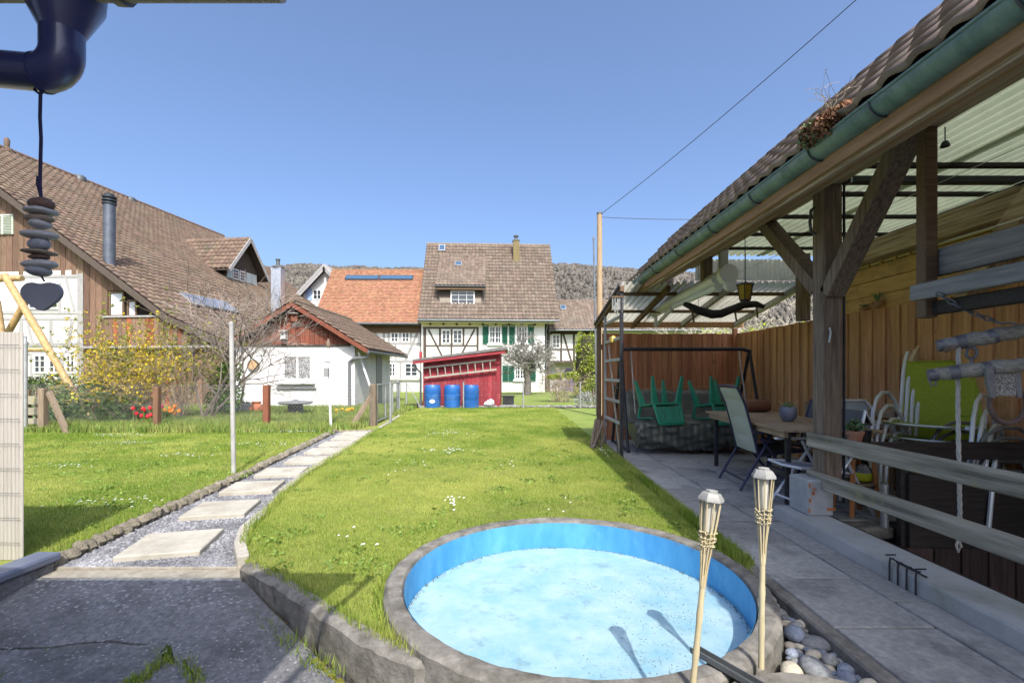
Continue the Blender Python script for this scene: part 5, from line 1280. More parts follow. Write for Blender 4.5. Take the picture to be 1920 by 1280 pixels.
# tiles: eave strip
tp = R(46); tc, ts = math.cos(tp), math.sin(tp)
rp = MB().prism([(1.90, Y0, 2.685), (1.90+1.1*tc, Y0, 2.685+1.1*ts), (1.93+1.1*tc, Y0, 2.64+1.1*ts), (1.93, Y0, 2.655)], (0, Y1-Y0, 0)).build('tile_roof', m_under, sh, smooth=False)
tile_field(rp, (1.875, Y1, 2.69), (0, -1, 0), (tc, 0, ts), 58, 5, .1715, .225, M('eave_tile', (.21, .155, .12), (.32, .245, .195), .85, 7, rnd=.2, hue=.01), n_parts=290, amp=.012)
xb, zb_ = 1.93+1.1*tc, 2.64+1.1*ts
MB().prism([(xb, Y0, zb_), (xb, Y0, 2.99), (xb+.03, Y0, 2.99), (xb+.03, Y0, zb_+.02)], (0, Y1-Y0, 0)).build('back_board', m_postw, sh, smooth=False)
# corrugated ceilings
def corr(mb, x0, x1, y0, y1, zfn, pitch=.10, amp=.022, along='y'):
    pts = []; x = x0
    while x < x1:
        pts += [(x, -amp), (x+pitch*.30, -amp), (x+pitch*.42, amp), (x+pitch*.86, amp)]; x += pitch
    n_ = len(pts)-1
    V = [(x, y0, zfn(x, y0)+z) for x, z in pts] + [(x, y1, zfn(x, y1)+z) for x, z in pts]; k = n_+1
    mb.add(V, [(i, i+1, k+i+1, k+i) for i in range(n_)]); return mb
for i, (a, b) in enumerate(((2.69, 3.60), (3.56, 4.75))):
    corr(MB(), a, b, Y0, 6.95, lambda x, y: 2.985 + .003*i).build('roof_sheet', m_sheet, sh)
for i, (a, b) in enumerate(((1.58, 2.52), (2.48, 3.42), (3.38, 4.36))):
    corr(MB(), a, b, 6.98, 9.12, lambda x, y: 2.575 - (y-6.98)*.165 + .003*i).build('lean_to_sheet', m_sheetw, sh)
# upright corrugated strip between the two levels
n_ = 200; V = []
for (z) in (2.62, 2.93): V += [(2.70+1.65*i/n_, 6.99 + .012*math.sin(2*math.pi*i/8), z) for i in range(n_+1)]
MB().add(V, [(i, i+1, n_+1+i+1, n_+1+i) for i in range(n_)]).build('gable_sheet', m_sheetw, sh)
for y in (2.25, 3.88, 4.5, 5.15, 5.8, 6.45): MB().box(2.69, 4.7, y-.025, y+.025, 2.93, 2.966, .004).build('purlin', m_dark, sh)
for (y, z) in ((7.3, 2.47), (8.2, 2.32)): MB().box(1.64, 4.3, y-.025, y+.025, z-.025, z+.025, .004).build('purlin', m_timberw, sh)
MB().box(1.60, 4.36, 8.93, 9.03, 2.12, 2.22, .006).build('rear_beam', m_fas, sh)
for x in (1.62, 2.3, 3.2, 4.2): MB().beam((x, 6.98, 2.50), (x, 9.1, 2.15), .06, .09).build('rafter', m_timberw if x < 3 else m_timberg, sh)
MB().beam((1.575, 6.96, 2.545), (1.575, 9.12, 2.19), .02, .05).build('verge_trim', m_steel, sh)
for (x, y) in ((2.58, 6.3), (2.58, 7.8)): MB().box(x-.06, x+.06, y-.06, y+.06, 2.45, 2.80, .006).build('hanger', m_postw, sh)
# main post, braces, tie bar
MB().box(2.53, 2.685, 3.85, 4.005, .38, 2.79, .012).build('post', m_postw, sh)
MB().box(2.687, 2.70, 3.84, 3.862, .2, 2.79, .003).build('pipe_strip', m_steel, sh)
MB().beam((2.605, 4.0, 1.96), (2.605, 4.92, 2.84), .11, .14, up=(1, 0, 0)).build('brace', m_postw, sh)
MB().beam((2.605, 3.86, 1.90), (2.605, 3.08, 2.86), .11, .15, up=(1, 0, 0)).build('brace', m_postw, sh)
MB().box(2.56, 4.75, 3.86, 3.93, 2.805, 2.86, .004).build('tie_bar', m_steel, sh)
for x in (2.75, 3.05, 3.35): MB().box(x, x+.012, 3.85, 3.94, 2.80, 2.865).build('cable_clip', m_galv, sh)
fb_ = MB().box(2.39, 2.60, 3.83, 4.10, .10, .39, .012).build('footing', M('cement_block', (.30, .32, .335), (.38, .39, .40), .85, 8, bump=.2), sh)
m_brick = M('exposed_brick', (.42, .13, .05), (.52, .19, .09), .9, 9)
for (x, z, w, h_) in ((2.395, .33, .012, .035), (2.42, .27, .02, .03), (2.397, .21, .016, .03), (2.54, .145, .07, .022), (2.395, .13, .012, .03), (2.43, .31, .014, .02)):
    MB().box(x, x+w, 3.826, 3.832, z, z+h_).build('brick_patch', m_brick, fb_)
MB().tube([(2.50, 3.92, 2.62), (2.47, 3.92, 2.60), (2.46, 3.92, 2.50), (2.47, 3.92, 2.42), (2.51, 3.92, 2.40)], .012, 8).build('iron_handle', m_gut, sh)
MB().tube([(2.57, 3.842, 1.62), (2.572, 3.83, 1.58), (2.562, 3.835, 1.50)], .008, 6).build('post_hook', m_galv, sh)
# rear post beyond the main one
MB().box(4.08, 4.22, 6.7, 6.84, 2.0, 2.95, .01).build('rear_post', m_postw, sh)
MB().box(1.60, 1.68, 8.92, 9.0, 0, 2.14, .006).build('corner_post', m_timberw, sh)
# plate beam on the right and its strut
MB().box(4.16, 4.40, -2, 6.9, 2.56, 2.80, .015).build('plate_beam', m_beam, sh)
MB().beam((4.15, 4.35, 1.95), (4.15, 3.70, 2.70), .16, .18, up=(1, 0, 0)).build('strut', m_beam, sh)
MB().box(4.62, 4.66, -2, 6.9, 2.25, 3.02).build('shade_backing', M('recess_shade', (.02, .015, .012)), sh)  # near-black sheet added behind the beam to stand in for deep shade
# hanging upright with boards of an old wagon side
MB().box(2.575, 2.655, 2.955, 3.03, 1.60, 2.79, .006).build('hanging_upright', m_timberw, sh)
MB().box(2.56, 2.60, .6, 3.06, 1.715, 1.815, .006).build('ledge_board', M('grey_board', (.17, .165, .165), (.28, .27, .265), .85, 3, WY, bump=.3), sh)
MB().box(2.662, 2.70, .6, 3.0, 1.86, 2.03, .006).build('side_board', MATS['grey_board'], sh)
MB().box(2.602, 2.95, .6, 3.0, 1.80, 1.825, .004).build('ledge_floor', m_timberw, sh)
MB().box(2.62, 2.70, .6, 3.0, 1.62, 1.70, .006).build('ledge_bearer', m_dark, sh)
MB().box(2.62, 4.6, 2.1, 2.2, 2.62, 2.78, .01).build('cross_beam', M('purple_beam', (.07, .05, .06), (.11, .08, .09), .8, 4, WX), sh)
# inner planks over the fence
m_plank = M('yellow_plank', (.50, .30, .12), (.68, .45, .21), .75, 2.5, WY, bump=.2, rnd=.12, dirt=(.30, .20, .09), dirt_scale=2)
for k in range(3): MB().box(4.285-.004*k, 4.32, 3.4, 6.45, 2.0+.175*k, 2.17+.175*k, .005).build('plank', m_plank, sh)
for k in range(9): MB().box(4.28, 4.31, 4.9+k*.2, 4.93+k*.2, 2.4, 2.62 if k != 3 else 2.75, .003).build('stake', m_plank, sh)
# ------------------------------------------------ board fence
m_fb = M('fence_board', (.37, .178, .075), (.60, .345, .17), .75, 3, (16, 16, .8), bump=.25, rnd=.15, hue=.008, lo=.3, hi=.7, dirt=(.17, .08, .035), dirt_scale=12, dirt_lo=.62, dirt_hi=.72)
m_fbr = M('fence_board_red', (.30, .12, .06), (.46, .22, .12), .75, 3, (16, 16, .8), bump=.25, rnd=.18, hue=.008, dirt=(.10, .04, .02), dirt_scale=7, dirt_lo=.62, dirt_hi=.72)
bf = thing('board_fence', 'tall brown vertical board fence closing the right side of the patio', 'fence', (4.25, 6, 0))
y = 8.92; 
bmesh_cache = {}
def fboard(w, mat):
    if (w, mat.name) not in bmesh_cache: bmesh_cache[w, mat.name] = MB().box(-w/2+.003, w/2-.003, -.012, .012, -.05, 2.0, .005).mesh('board', mat)
    return bmesh_cache[w, mat.name]
i = 0
while y > 1.6:
    w = .112
    inst('board', fboard(w, m_fb), bf, Matrix.Translation((4.24 + (.020 if i % 2 else 0), y-w/2, random.uniform(-.004, .006))) @ Matrix.Rotation(R(90), 4, 'Z')); y -= w*.90; i += 1
for z in (.35, 1.7): MB().box(4.262, 4.31, 1.6, 8.9, z, z+.1).build('rail', m_fbr, bf)
rf_ = thing('rear_board_fence', 'red brown vertical board fence behind the covered swing seat', 'fence', (3, 8.97, 0))
x = 1.70; i = 0
while x < 4.2:
    w = .105
    inst('board', fboard(w, m_fbr), rf_, Matrix.Translation((x+w/2, 8.97 + (.018 if i % 2 else 0), random.uniform(-.004, .006)))); x += w*.90; i += 1
MB().box(1.7, 4.2, 8.99, 9.04, 1.7, 1.8).build('rail', m_fbr, rf_); MB().box(1.7, 4.2, 8.99, 9.04, .35, .45).build('rail', m_fbr, rf_)
MB().box(4.16, 4.235, 8.90, 8.985, 0, 2.1, .005).build('corner_post', m_fbr, rf_)
# ------------------------------------------------ stair pit, barrier and railing
pit = MB().box(2.60, 4.5, .8, 3.75, -.60, -.56).box(3.13, 4.5, 3.77, 4.03, -.3, -.01).build('stair_pit', m_dark); tag(pit, kind='structure')
br = thing('pit_barrier', 'dark stained board barrier across the stair pit', 'barrier', (3.6, 3.97, 0))
MB().box(3.13, 4.22, 3.735, 3.77, -.58, .455, .004).build('panel', m_dark, br)
MB().box(2.70, 4.22, 3.725, 3.76, .575, .71, .004).build('rail_board', m_dark, br)
for x in (3.12, 4.18): MB().box(x-.03, x+.03, 3.772, 3.82, -.5, .70, .004).build('upright', m_dark, br)
MB().tube([(3.06, 3.90, -.05), (3.06, 3.90, .34)], .03, 10).build('steel_stub', m_galv, br)
MB().box(2.58, 3.12, 3.86, 4.05, -.10, -.005, .015).build('ledge', m_wallc, br)
MB().box(2.575, 2.61, .8, 3.86, -.58, .085).build('side_panel', m_dark, br)
dp = thing('stair_panelling', 'dark brown boards lining the stair pit', 'panelling', (3.3, 3.5, -.5))
for k in range(7): MB().box(2.66+k*.21, 2.86+k*.21, 3.70-k*.003, 3.73, -.58, -.115, .004).build('board', M('dark_brown_board', (.035, .022, .02), (.075, .05, .045), .75, 3, WZ, rnd=.25), dp)
for k in range(10): MB().box(4.20, 4.235, 3.52-k*.22, 3.72-k*.22, -.58, .33, .004).build('board', MATS['dark_brown_board'], dp)
m_rail = M('silver_rail', (.13, .115, .09), (.44, .40, .32), .85, 1.3, (12, .6, 12), bump=.6, lo=.36, hi=.64, dirt=(.30, .29, .13), dirt_scale=4, dirt_lo=.56, dirt_hi=.75)
rl = thing('wooden_railing', 'weathered grey two bar wooden railing along the plinth', 'railing', (2.51, 3, .1))
MB().box(2.495, 2.528, .7, 4.03, .635, .757, .008).build('top_rail', m_rail, rl)
MB().box(2.495, 2.528, .7, 4.03, .315, .440, .008).build('bottom_rail', m_rail, rl)
MB().box(2.53, 2.63, 1.2, 1.3, .1, .8, .01).build('rail_post', m_postw, rl)
# porch of the house behind the photographer: eave that shades the foreground
m_hg = M('dark_blue_gutter', (.035, .045, .16), (.06, .07, .21), .35, 4, spec=.6, coat=.3)
po = thing('house_porch', 'low porch eave with dark blue gutter at the upper left', 'porch', (-2, .5, 0))
ex = P(520, 0, 1.09).x
gz2 = 2.10
V = []
for y_ in (-6.0, ex):
    V += [(y_, 1.09 + .05*math.cos(math.pi + math.pi*k/10), gz2+.062 + .05*math.sin(math.pi + math.pi*k/10)) for k in range(11)]
MB().add(V, [(i, i+1, 12+i, 11+i) for i in range(10)]).add(V[11:], [tuple(range(11))]).build('gutter', M('grey_gutter', (.16, .15, .145), (.22, .21, .20), .5, 4, metal=.3), po)
MB().prism([(-6, 1.07, gz2+.07), (-6, -3.2, gz2+2.2), (-6, -3.2, gz2+2.3), (-6, 1.07, gz2+.15)], (6+ex-.02, 0, 0)).build('roof', m_under, po, smooth=False)
MB().tube([(ex+.11, 1.05, gz2+.10), (ex+.11, -3.0, gz2+2.13)], .022, 8).build('verge_pipe', m_galv, po); 
for y_ in (.9, -.8): MB().beam((ex-.3, y_, gz2+.10-(y_-1.05)*.50), (ex+.12, y_, gz2+.10-(y_-1.05)*.50), .02, .03).build('verge_bracket', m_galv, po)
MB().box(-6, .2, -3.4, -3.2, -.3, 5).build('wall', m_plaster, po)
ring_x = -.94
MB().lathe([(.055, 0), (.055, .02)], 16, (P(208, 0, 1.09).x, 1.09, gz2+.058), Matrix.Rotation(R(90), 3, 'Y')).build('gutter_joint', MATS['grey_gutter'], po)
# downpipe elbow
cx = P(117, 0, 1.10).x; yy = 1.10
MB().lathe([(.0365, 2.02), (.040, 2.035), (.078, 2.115), (.085, 2.2)], 24, (cx, yy, 0)).build('funnel', m_hg, po)
pts = [(cx, yy, 2.05), (cx, yy, 2.0)]
for k in range(9):
    t = R(90*k/8); pts.append((cx - .05 + .05*math.cos(t), yy, 1.995 - .05*math.sin(t)))
MB().tube(pts, .0415, 22).build('elbow', m_hg, po)
MB().tube([(cx-.046, yy, 1.945), (cx-.050, yy, 1.945)], .0435, 22).build('elbow_collar', m_hg, po)
MB().tube([(cx-.04, yy, 1.945), (cx-.6, yy+.0, 1.995)], .0395, 22).build('downpipe', m_hg, po)
# ------------------------------------------------ hanging stone mobile
mo_ = thing('stone_mobile', 'hanging mobile of flat stones ending in a slate heart', 'mobile', P(75, 380, 1.10))
m_cord = M('dark_cord', (.03, .03, .08), rough=.8)
pts = [P(x, y, 1.10) for (x, y) in ((88, 160), (76, 175), (75, 220), (77, 260), (76, 300), (75, 345), (77, 372))]; MB().tube(pts, .0035, 6).build('cord', m_cord, mo_)
MB().tube([P(64, 168, 1.10), P(75, 178, 1.10), P(88, 164, 1.10)], .003, 6).build('cord_loop', m_cord, mo_)
MB().tube([P(x, y, 1.10) for (x, y) in ((77, 372), (69, 345), (70, 330), (76, 332), (74, 345), (78, 372))], .002, 5).build('cord_loop', m_cord, mo_)
for i, (px, py, w, h_, mt) in enumerate(((79, 383, 42, 22, 'b'), (76, 396, 56, 13, 'g'), (75, 410, 46, 15, 'b2'), (74, 420, 42, 16, 'g'), (75, 441, 58, 15, 'g'), (74, 458, 38, 22, 'g2'), (74, 473, 55, 9, 'b2'), (74, 482, 36, 9, 'b'), (76, 496, 58, 16, 'g'), (74, 508, 46, 18, 'g2'))):
    c = P(px, py, 1.10); sc = 1.10/F
    mt_ = {'b': M('brown_stone', (.12, .075, .065), (.17, .11, .095), .6, 9), 'b2': M('tan_stone', (.2, .16, .13), (.3, .25, .21), .65, 9), 'g': M('grey_stone', (.36, .37, .41), (.44, .45, .48), .6, 9), 'g2': M('blue_grey_stone', (.22, .24, .30), (.31, .33, .39), .55, 9)}[mt]
    inst('flat_stone', smooth_peb(mt_, 40+i), mo_, Matrix.Translation(c) @ Matrix.Rotation(random.uniform(-.06, .06), 4, 'Y') @ Matrix.Diagonal((w*sc, w*sc*.8, h_*sc*1.15, 1)))
hp = []
for k in range(40):
    t = 2*math.pi*k/40; hp.append((.45*16*math.sin(t)**3 + .55*16*math.sin(t), .45*(13*math.cos(t)-5*math.cos(2*t)-2*math.cos(3*t)-math.cos(4*t)) + .55*13*math.cos(t)))
c = P(81, 552, 1.10); s_ = .093/32
poly = [(c.x + a*s_, 1.093, c.z + b*s_*.88) for a, b in hp]
MB().prism(poly, (0, .009, 0)).build('slate_heart', M('slate', (.19, .20, .26), (.25, .26, .32), .6, 5), mo_)
MB().tube([P(76, 515, 1.10), P(83, 527, 1.095)], .002, 5).build('wire_tie', m_cord, mo_)

# ================================================================ THINGS UNDER THE SHELTER
m_alu = M('silver_tube', (.60, .63, .68), (.70, .72, .76), .35, 5, metal=.3)
m_blu = M('blue_black_tube', (.03, .032, .07), (.05, .052, .10), .4, 5, metal=.3)
m_sling = M('grey_sling', (.36, .385, .33), (.44, .47, .41), .75, 90, rnd=.04)
m_slingd = M('dark_sling', (.10, .10, .12), (.15, .15, .17), .75, 60)
m_lime = M('lime_sling', (.27, .33, .02), (.34, .41, .035), .6, 50)
m_grn = M('green_plastic', (.015, .21, .13), (.025, .27, .17), .35, 4, spec=.5)
m_tblw = M('table_wood', (.26, .18, .12), (.40, .30, .21), .65, 3, WY, bump=.15, rnd=.12)
m_terr = M('terracotta_light', (.40, .19, .13), (.50, .26, .18), .85, 6)
m_succ = M('succulent_leaf', (.10, .18, .08), (.20, .30, .14), .6, 5, rnd=.3)
# ---- trellis ladder at the patio edge
tr_ = thing('trellis', 'grey ladder trellis at the lawn corner of the patio', 'trellis', (1.62, 7.6, 0))
MB().box(1.595, 1.645, 7.00, 7.05, 0, 2.52, .004).build('upright', m_steel, tr_); MB().box(1.60, 1.64, 8.22, 8.27, 0, 2.28, .004).build('upright', m_timberg, tr_)
for k in range(6): MB().box(1.603, 1.637, 7.05, 8.22, .48+k*.32, .525+k*.32, .004).build('rung', m_timberg, tr_)
MB().beam((1.62, 7.15, .05), (1.62, 7.95, 1.72), .025, .03).build('cane', m_lad, tr_)
MB().beam((1.66, 7.4, .0), (1.66, 7.75, 1.05), .03, .03).beam((1.66, 7.4, 1.02), (1.66, 7.85, 1.05), .03, .03).build('cane', m_steel, tr_)
MB().lathe([(.055, 0), (.055, .03), (.02, .04)], 14, (1.60, 7.55, 1.79), Matrix.Rotation(R(75), 3, 'X')).build('reflector', M('yellow_disc', (.6, .42, .08), rough=.4), tr_)
wcq = P(1158, 560, 7.0)
wch = thing('wind_chime', 'metal tube wind chime hanging at the lean to corner', 'wind chime', wcq)
MB().box(wcq.x-.09, wcq.x+.09, 6.99, 7.03, wcq.z+.02, wcq.z+.04).build('bar', m_timberw, wch); MB().tube([(wcq.x, 7.01, wcq.z+.04), (wcq.x, 7.01, 2.53)], .003, 4).build('cord', m_cord, wch)
for k in range(5): MB().tube([(wcq.x-.07+k*.035, 7.01, wcq.z+.02), (wcq.x-.07+k*.035, 7.01, wcq.z-.16-.04*(k % 3))], .011, 8).build('chime_tube', m_galv, wch)
wp = thing('bark_bundle', 'bundle of dark bark strips leaning at the trellis foot', 'wood bundle', (1.5, 8.1, 0))
for k in range(9):
    a = Vector((1.40+random.uniform(-.12, .1), 8.0+random.uniform(-.2, .2), 0)); MB().beam(a, a + Vector((random.uniform(.1, .2), .1, random.uniform(.3, .5))), .05, .02).build('bark_strip', m_postw, wp)
# ---- covered swing seat
hs_ = thing('garden_swing', 'garden swing seat wrapped in dark crumpled tarpaulin with black frame', 'swing seat', (2.8, 7.9, 0))
zt_ = 1.66
MB().tube([(1.82, 8.0, zt_-.03), (1.9, 8.0, zt_), (3.9, 8.0, zt_), (4.02, 8.0, zt_-.04)], .032, 10).build('top_bar', m_steel, hs_)
for x in (1.84, 4.0):
    MB().tube([(x, 8.0, zt_-.02), (x-.02, 7.45, .02)], .026, 8).build('leg', m_steel, hs_); MB().tube([(x, 8.0, zt_-.02), (x-.02, 8.6, .02)], .026, 8).build('leg', m_steel, hs_)
    MB().tube([(x, 7.45, .03), (x, 8.6, .03)], .022, 8).build('foot_bar', m_steel, hs_)
for x in (2.0, 3.82): MB().tube([(x, 8.0, zt_), (x, 7.7, .6)], .01, 6).build('hanger', m_galv, hs_)
tp_prof = [(7.32, .12), (7.24, .22), (7.22, .40), (7.26, .50), (7.40, .545), (7.70, .53), (7.90, .55), (7.98, .70), (8.10, .93), (8.20, .97), (8.28, .85), (8.30, .35)]
nz_ = np.random.default_rng(5)
def tarp(u, v):
    k = v*(len(tp_prof)-1); i = min(len(tp_prof)-2, int(k)); t = k-i; y = tp_prof[i][0]*(1-t)+tp_prof[i+1][0]*t; z = tp_prof[i][1]*(1-t)+tp_prof[i+1][1]*t
    x = 1.90 + 1.85*u; e = min(u, 1-u); sag = -.05*math.sin(u*math.pi) if v < .2 else 0
    w = .014*math.sin(x*7+z*30) + .010*math.sin(x*13-z*55+2) + .008*math.sin(x*29+z*20+y*15) + .005*math.sin(x*61-y*37) + nz_.normal()*.0015
    return (x + w*.6, y + w*(1 if v < .3 else .4), z + w*.8 + sag - (.06 if e < .02 else 0))
tp_o = MB().grid(tarp, 110, 60).build('tarpaulin', M('tarpaulin', (.06, .07, .065), (.11, .12, .105), .36, 5, spec=.5, bump=.3, dirt=(.19, .17, .10), dirt_scale=2.5, dirt_lo=.58, dirt_hi=.75), hs_)
a_ = tp_o.data.attributes.get('sharp_edge')
if a_: tp_o.data.attributes.remove(a_)
for x in (1.91, 3.74): MB().prism([(x, 7.3, .15), (x, 7.24, .45), (x, 7.9, .5), (x, 8.18, .93), (x, 8.28, .4)], (.015 if x < 3 else -.015, 0, 0)).build('tarpaulin_side', MATS['tarpaulin'], hs_)
MB().tube([(1.95, 7.9, .98), (3.0, 7.9, 1.02), (3.95, 7.95, 1.08)], .008, 5).build('cord', m_fas, hs_)
# ---- upside-down plastic chairs on it
def plastic_chair(loc, rz, label, tilt):
    o = thing('plastic_chair', label, 'chair', loc, 0, 'green plastic chairs on the swing seat')
    Mx = Matrix.Translation(Vector(loc)) @ Matrix.Rotation(rz, 4, 'Z') @ Matrix.Rotation(R(180+tilt), 4, 'X')
    T = lambda *p: Mx @ Vector(p)
    def bm_(name, p, q, w, h, up=(0, 1, 0)): MB().beam(T(*p), T(*q), w, h, up=Mx.to_3x3() @ Vector(up), c=.006).build(name, m_grn, o)
    for sx in (-1, 1):
        for sy in (-1, 1):
            p, q = T(sx*.20, sy*.18, .42), T(sx*.255, sy*.27, .0); m = MB(); d = (q-p).normalized(); a = Mx.to_3x3() @ Vector((1, 0, 0)); b = d.cross(a).normalized(); a = b.cross(d)
            V = [p + a*s*.045 + b*t*.03 for s, t in ((-1, -1), (1, -1), (1, 1), (-1, 1))] + [q + a*s*.016 + b*t*.016 for s, t in ((-1, -1), (1, -1), (1, 1), (-1, 1))]
            m.add(V, [(0, 1, 5, 4), (1, 2, 6, 5), (2, 3, 7, 6), (3, 0, 4, 7), (4, 5, 6, 7), (0, 3, 2, 1)]).build('leg', m_grn, o)
        bm_('arm', (sx*.27, .20, .63), (sx*.27, -.24, .61), .05, .022, (0, 0, 1))
        bm_('arm_support', (sx*.265, -.22, .60), (sx*.23, -.19, .40), .04, .03)
        bm_('back_upright', (sx*.22, .20, .42), (sx*.20, .29, .72), .045, .03)
    for k in range(9): bm_('seat_slat', (-.19+k*.0475, -.21, .425), (-.19+k*.0475, .20, .415), .034, .012, (0, 0, 1))
    bm_('seat_rim', (-.23, -.225, .425), (.23, -.225, .425), .05, .03, (0, 0, 1)); bm_('seat_rim', (-.22, .20, .415), (.22, .20, .415), .04, .03, (0, 0, 1))
    for sx in (-1, 1): bm_('seat_rim', (sx*.22, -.22, .425), (sx*.22, .20, .415), .045, .03, (0, 0, 1))
    for k in range(8): bm_('back_slat', (-.16+k*.0457, .215, .46), (-.15+k*.043, .285, .70), .033, .012)
    bm_('back_top', (-.21, .29, .72), (.21, .29, .72), .05, .03)
    return o
plastic_chair((2.32, 7.55, 1.17), R(14), 'upside down green plastic chair, left one on the covered swing', -8)
plastic_chair((3.20, 7.55, 1.17), R(16), 'upside down green plastic chair, right one behind the sling chair', -8)
# ---- table, pot, bag, bench
tbl = thing('wooden_table', 'brown slatted wooden garden table behind the shelter post', 'table', (3.15, 5.45, 0), R(-4))
for k in range(8): MB().box(-.55+k*.11, -.444+k*.11, -1.1, 1.1, .705, .732, .003).build('slat', m_tblw, tbl, local=True)
for x in (-.5, .28): MB().box(x-.02, x+.02, -1.02, 1.02, .645, .703, .003).build('apron', m_tblw, tbl, local=True)
for x in (-.45, .24):
    for y in (-.95, .95): MB().box(x-.022, x+.022, y-.022, y+.022, 0, .703, .004).build('leg', m_steel, tbl, local=True)
q = P(1478, 785, 5.15); pz = .735
fp = thing('flower_pot', 'round blue grey glazed pot with seedlings on the table', 'pot', (q.x, 5.15, pz))
MB().lathe([(.045, 0), (.075, .03), (.088, .08), (.085, .13), (.078, .155), (.068, .155), (.07, .12)], 20, (q.x, 5.15, pz)).build('pot_body', M('blue_glaze', (.12, .14, .22), (.26, .28, .36), .35, 7, spec=.6), fp)
leaves(60, [(q.x, 5.15, pz+.17)], [(.06, .06, .03)], .035, m_succ, 'seedlings', fp, aspect=.4, up=1.2)
for s in (-1, 1): MB().tube([(q.x+s*.03, 5.15, pz+.13), (q.x+s*.10, 5.15, pz+.22)], .004, 5).build('stick', m_bam, fp)
q = P(1418, 758, 6.4)
bg_ = thing('brown_cushion', 'brown leather cushion roll on the far table end', 'cushion', (q.x, 6.4, .735))
MB().lathe([(.02, -.17), (.07, -.165), (.085, -.12), (.085, .12), (.07, .165), (.02, .17)], 16, (q.x, 6.4, .815), Matrix.Rotation(R(90), 3, 'Y')).build('roll', M('brown_leather', (.15, .06, .035), (.21, .09, .055), .5, 8, bump=.2), bg_)
MB().tube([(q.x+.1+.088*math.cos(t), 6.4+.0, .815+.088*math.sin(t)) for t in [k*.628 for k in range(10)]], .008, 5, closed=True).build('strap', m_blk, bg_)
bn_ = thing('wooden_bench', 'low brown slatted bench along the board fence', 'bench', (4.0, 5.8, 0))
for k in range(3): MB().box(4.14-.0*k, 4.165, 5.0, 6.7, .52+k*.12, .60+k*.12, .004).build('back_slat', m_tblw, bn_)
for k in range(4): MB().box(3.72+k*.1, 3.80+k*.1, 5.0, 6.7, .42, .445, .004).build('seat_slat', m_tblw, bn_)
for y in (5.1, 6.6): MB().box(3.74, 3.80, y-.03, y+.03, 0, .42, .004).build('leg', m_tblw, bn_); MB().box(4.08, 4.14, y-.03, y+.03, 0, .86, .004).build('leg', m_tblw, bn_)
# ---- reclining sling chair
def sling_chair(loc, rz, label, tube, back, seat, w=.54, hback=1.10):
    o = thing('sling_chair', label, 'chair', loc, rz, 'folding chairs round the table'); hw = w/2
    def tb_(name, pts, r, mat=tube): MB().tube(pts, r, 8).build(name, mat, o, local=True)
    for s in (-1, 1):
        tb_('back_tube', [(-.02, s*hw, .36), (-.08, s*hw, .62), (-.16, s*hw, .92), (-.24, s*hw, hback)], .014)
        tb_('leg', [(.10, s*(hw+.025), .60), (-.22, s*(hw+.025), .01)], .014); tb_('leg', [(-.02, s*(hw+.045), .56), (.42, s*(hw+.045), .01)], .014)
        tb_('seat_tube', [(-.02, s*hw, .37), (.2, s*hw, .41), (.46, s*hw, .43)], .013)
        MB().cbox((.14, s*(hw+.035), .625), (.46, .045, .022), .008).build('arm_rest', tube, o, local=True)
    tb_('top_bar', [(-.24, -hw, hback), (-.255, 0, hback+.02), (-.24, hw, hback)], .014)
    tb_('front_bar', [(.46, -hw, .43), (.47, 0, .42), (.46, hw, .43)], .013)
    tb_('stretcher', [(-.17, -hw-.02, .11), (-.17, hw+.02, .11)], .011); tb_('stretcher', [(.36, -hw-.04, .09), (.36, hw+.04, .09)], .011)
    pts = [(-.03, .40), (-.08, .62), (-.16, .92), (-.235, hback-.01)]
    for a in range(4):
        def fn(u, v, a=a):
            t = (a+v)/4*3; i = min(2, int(t)); f = t-i; x = pts[i][0]*(1-f)+pts[i+1][0]*f; z = pts[i][1]*(1-f)+pts[i+1][1]*f
            puff = .012*math.sin(math.pi*v)*math.sin(math.pi*u)
            return (x - puff - .015*math.sin(math.pi*u), -hw+.014+(w-.028)*u, z)
        m = MB().grid(fn, 10, 6); m.build('back_pad', back, o, local=True)
    MB().grid(lambda u, v: (-.01+.46*u, -hw+.014+(w-.028)*v, .375+.055*u - .03*math.sin(math.pi*v)*math.sin(math.pi*u)), 10, 10).build('seat_sling', seat, o, local=True)
    return o
sling_chair((2.66, 5.32, 0), R(-4), 'grey padded reclining chair with blue black frame at the table side', m_blu, m_sling, m_slingd, .56, 1.10)
sling_chair((2.93, 4.37, 0), R(186), 'silver framed folding chair half hidden by the shelter post', m_alu, m_slingd, M('blue_grey_sling', (.22, .25, .33), (.28, .31, .39), .7, 60), .42, .80)
sling_chair((3.62, 5.75, 0), R(180), 'dark folding chair on the fence side of the table', m_blu, m_slingd, m_slingd, .50, .80)
fc2 = thing('folded_lounger', 'folded pale blue grey lounger standing right of the shelter post', 'lounger', (3.05, 4.7, 0))
q0, q1 = P(1576, 845, 4.62), P(1642, 750, 4.62)
MB().cbox(((q0.x+q1.x)/2, 4.66, .55), (q1.x-q0.x-.04, .025, .86), .03, Matrix.Rotation(R(-7), 3, 'X')).build('sling', M('pale_sling', (.36, .40, .47), (.42, .46, .53), .65, 50), fc2)
xa, xb2 = q0.x, q1.x
MB().tube([(xa, 4.62, .02), (xa, 4.66, .9), (xa+.05, 4.69, .985), (xb2-.05, 4.69, .985), (xb2, 4.66, .9), (xb2, 4.62, .02)], .014, 8).build('frame', m_alu, fc2)
MB().tube([(xa+.02, 4.58, .35), (xb2-.02, 4.55, .12)], .01, 6).build('strut', m_blu, fc2)
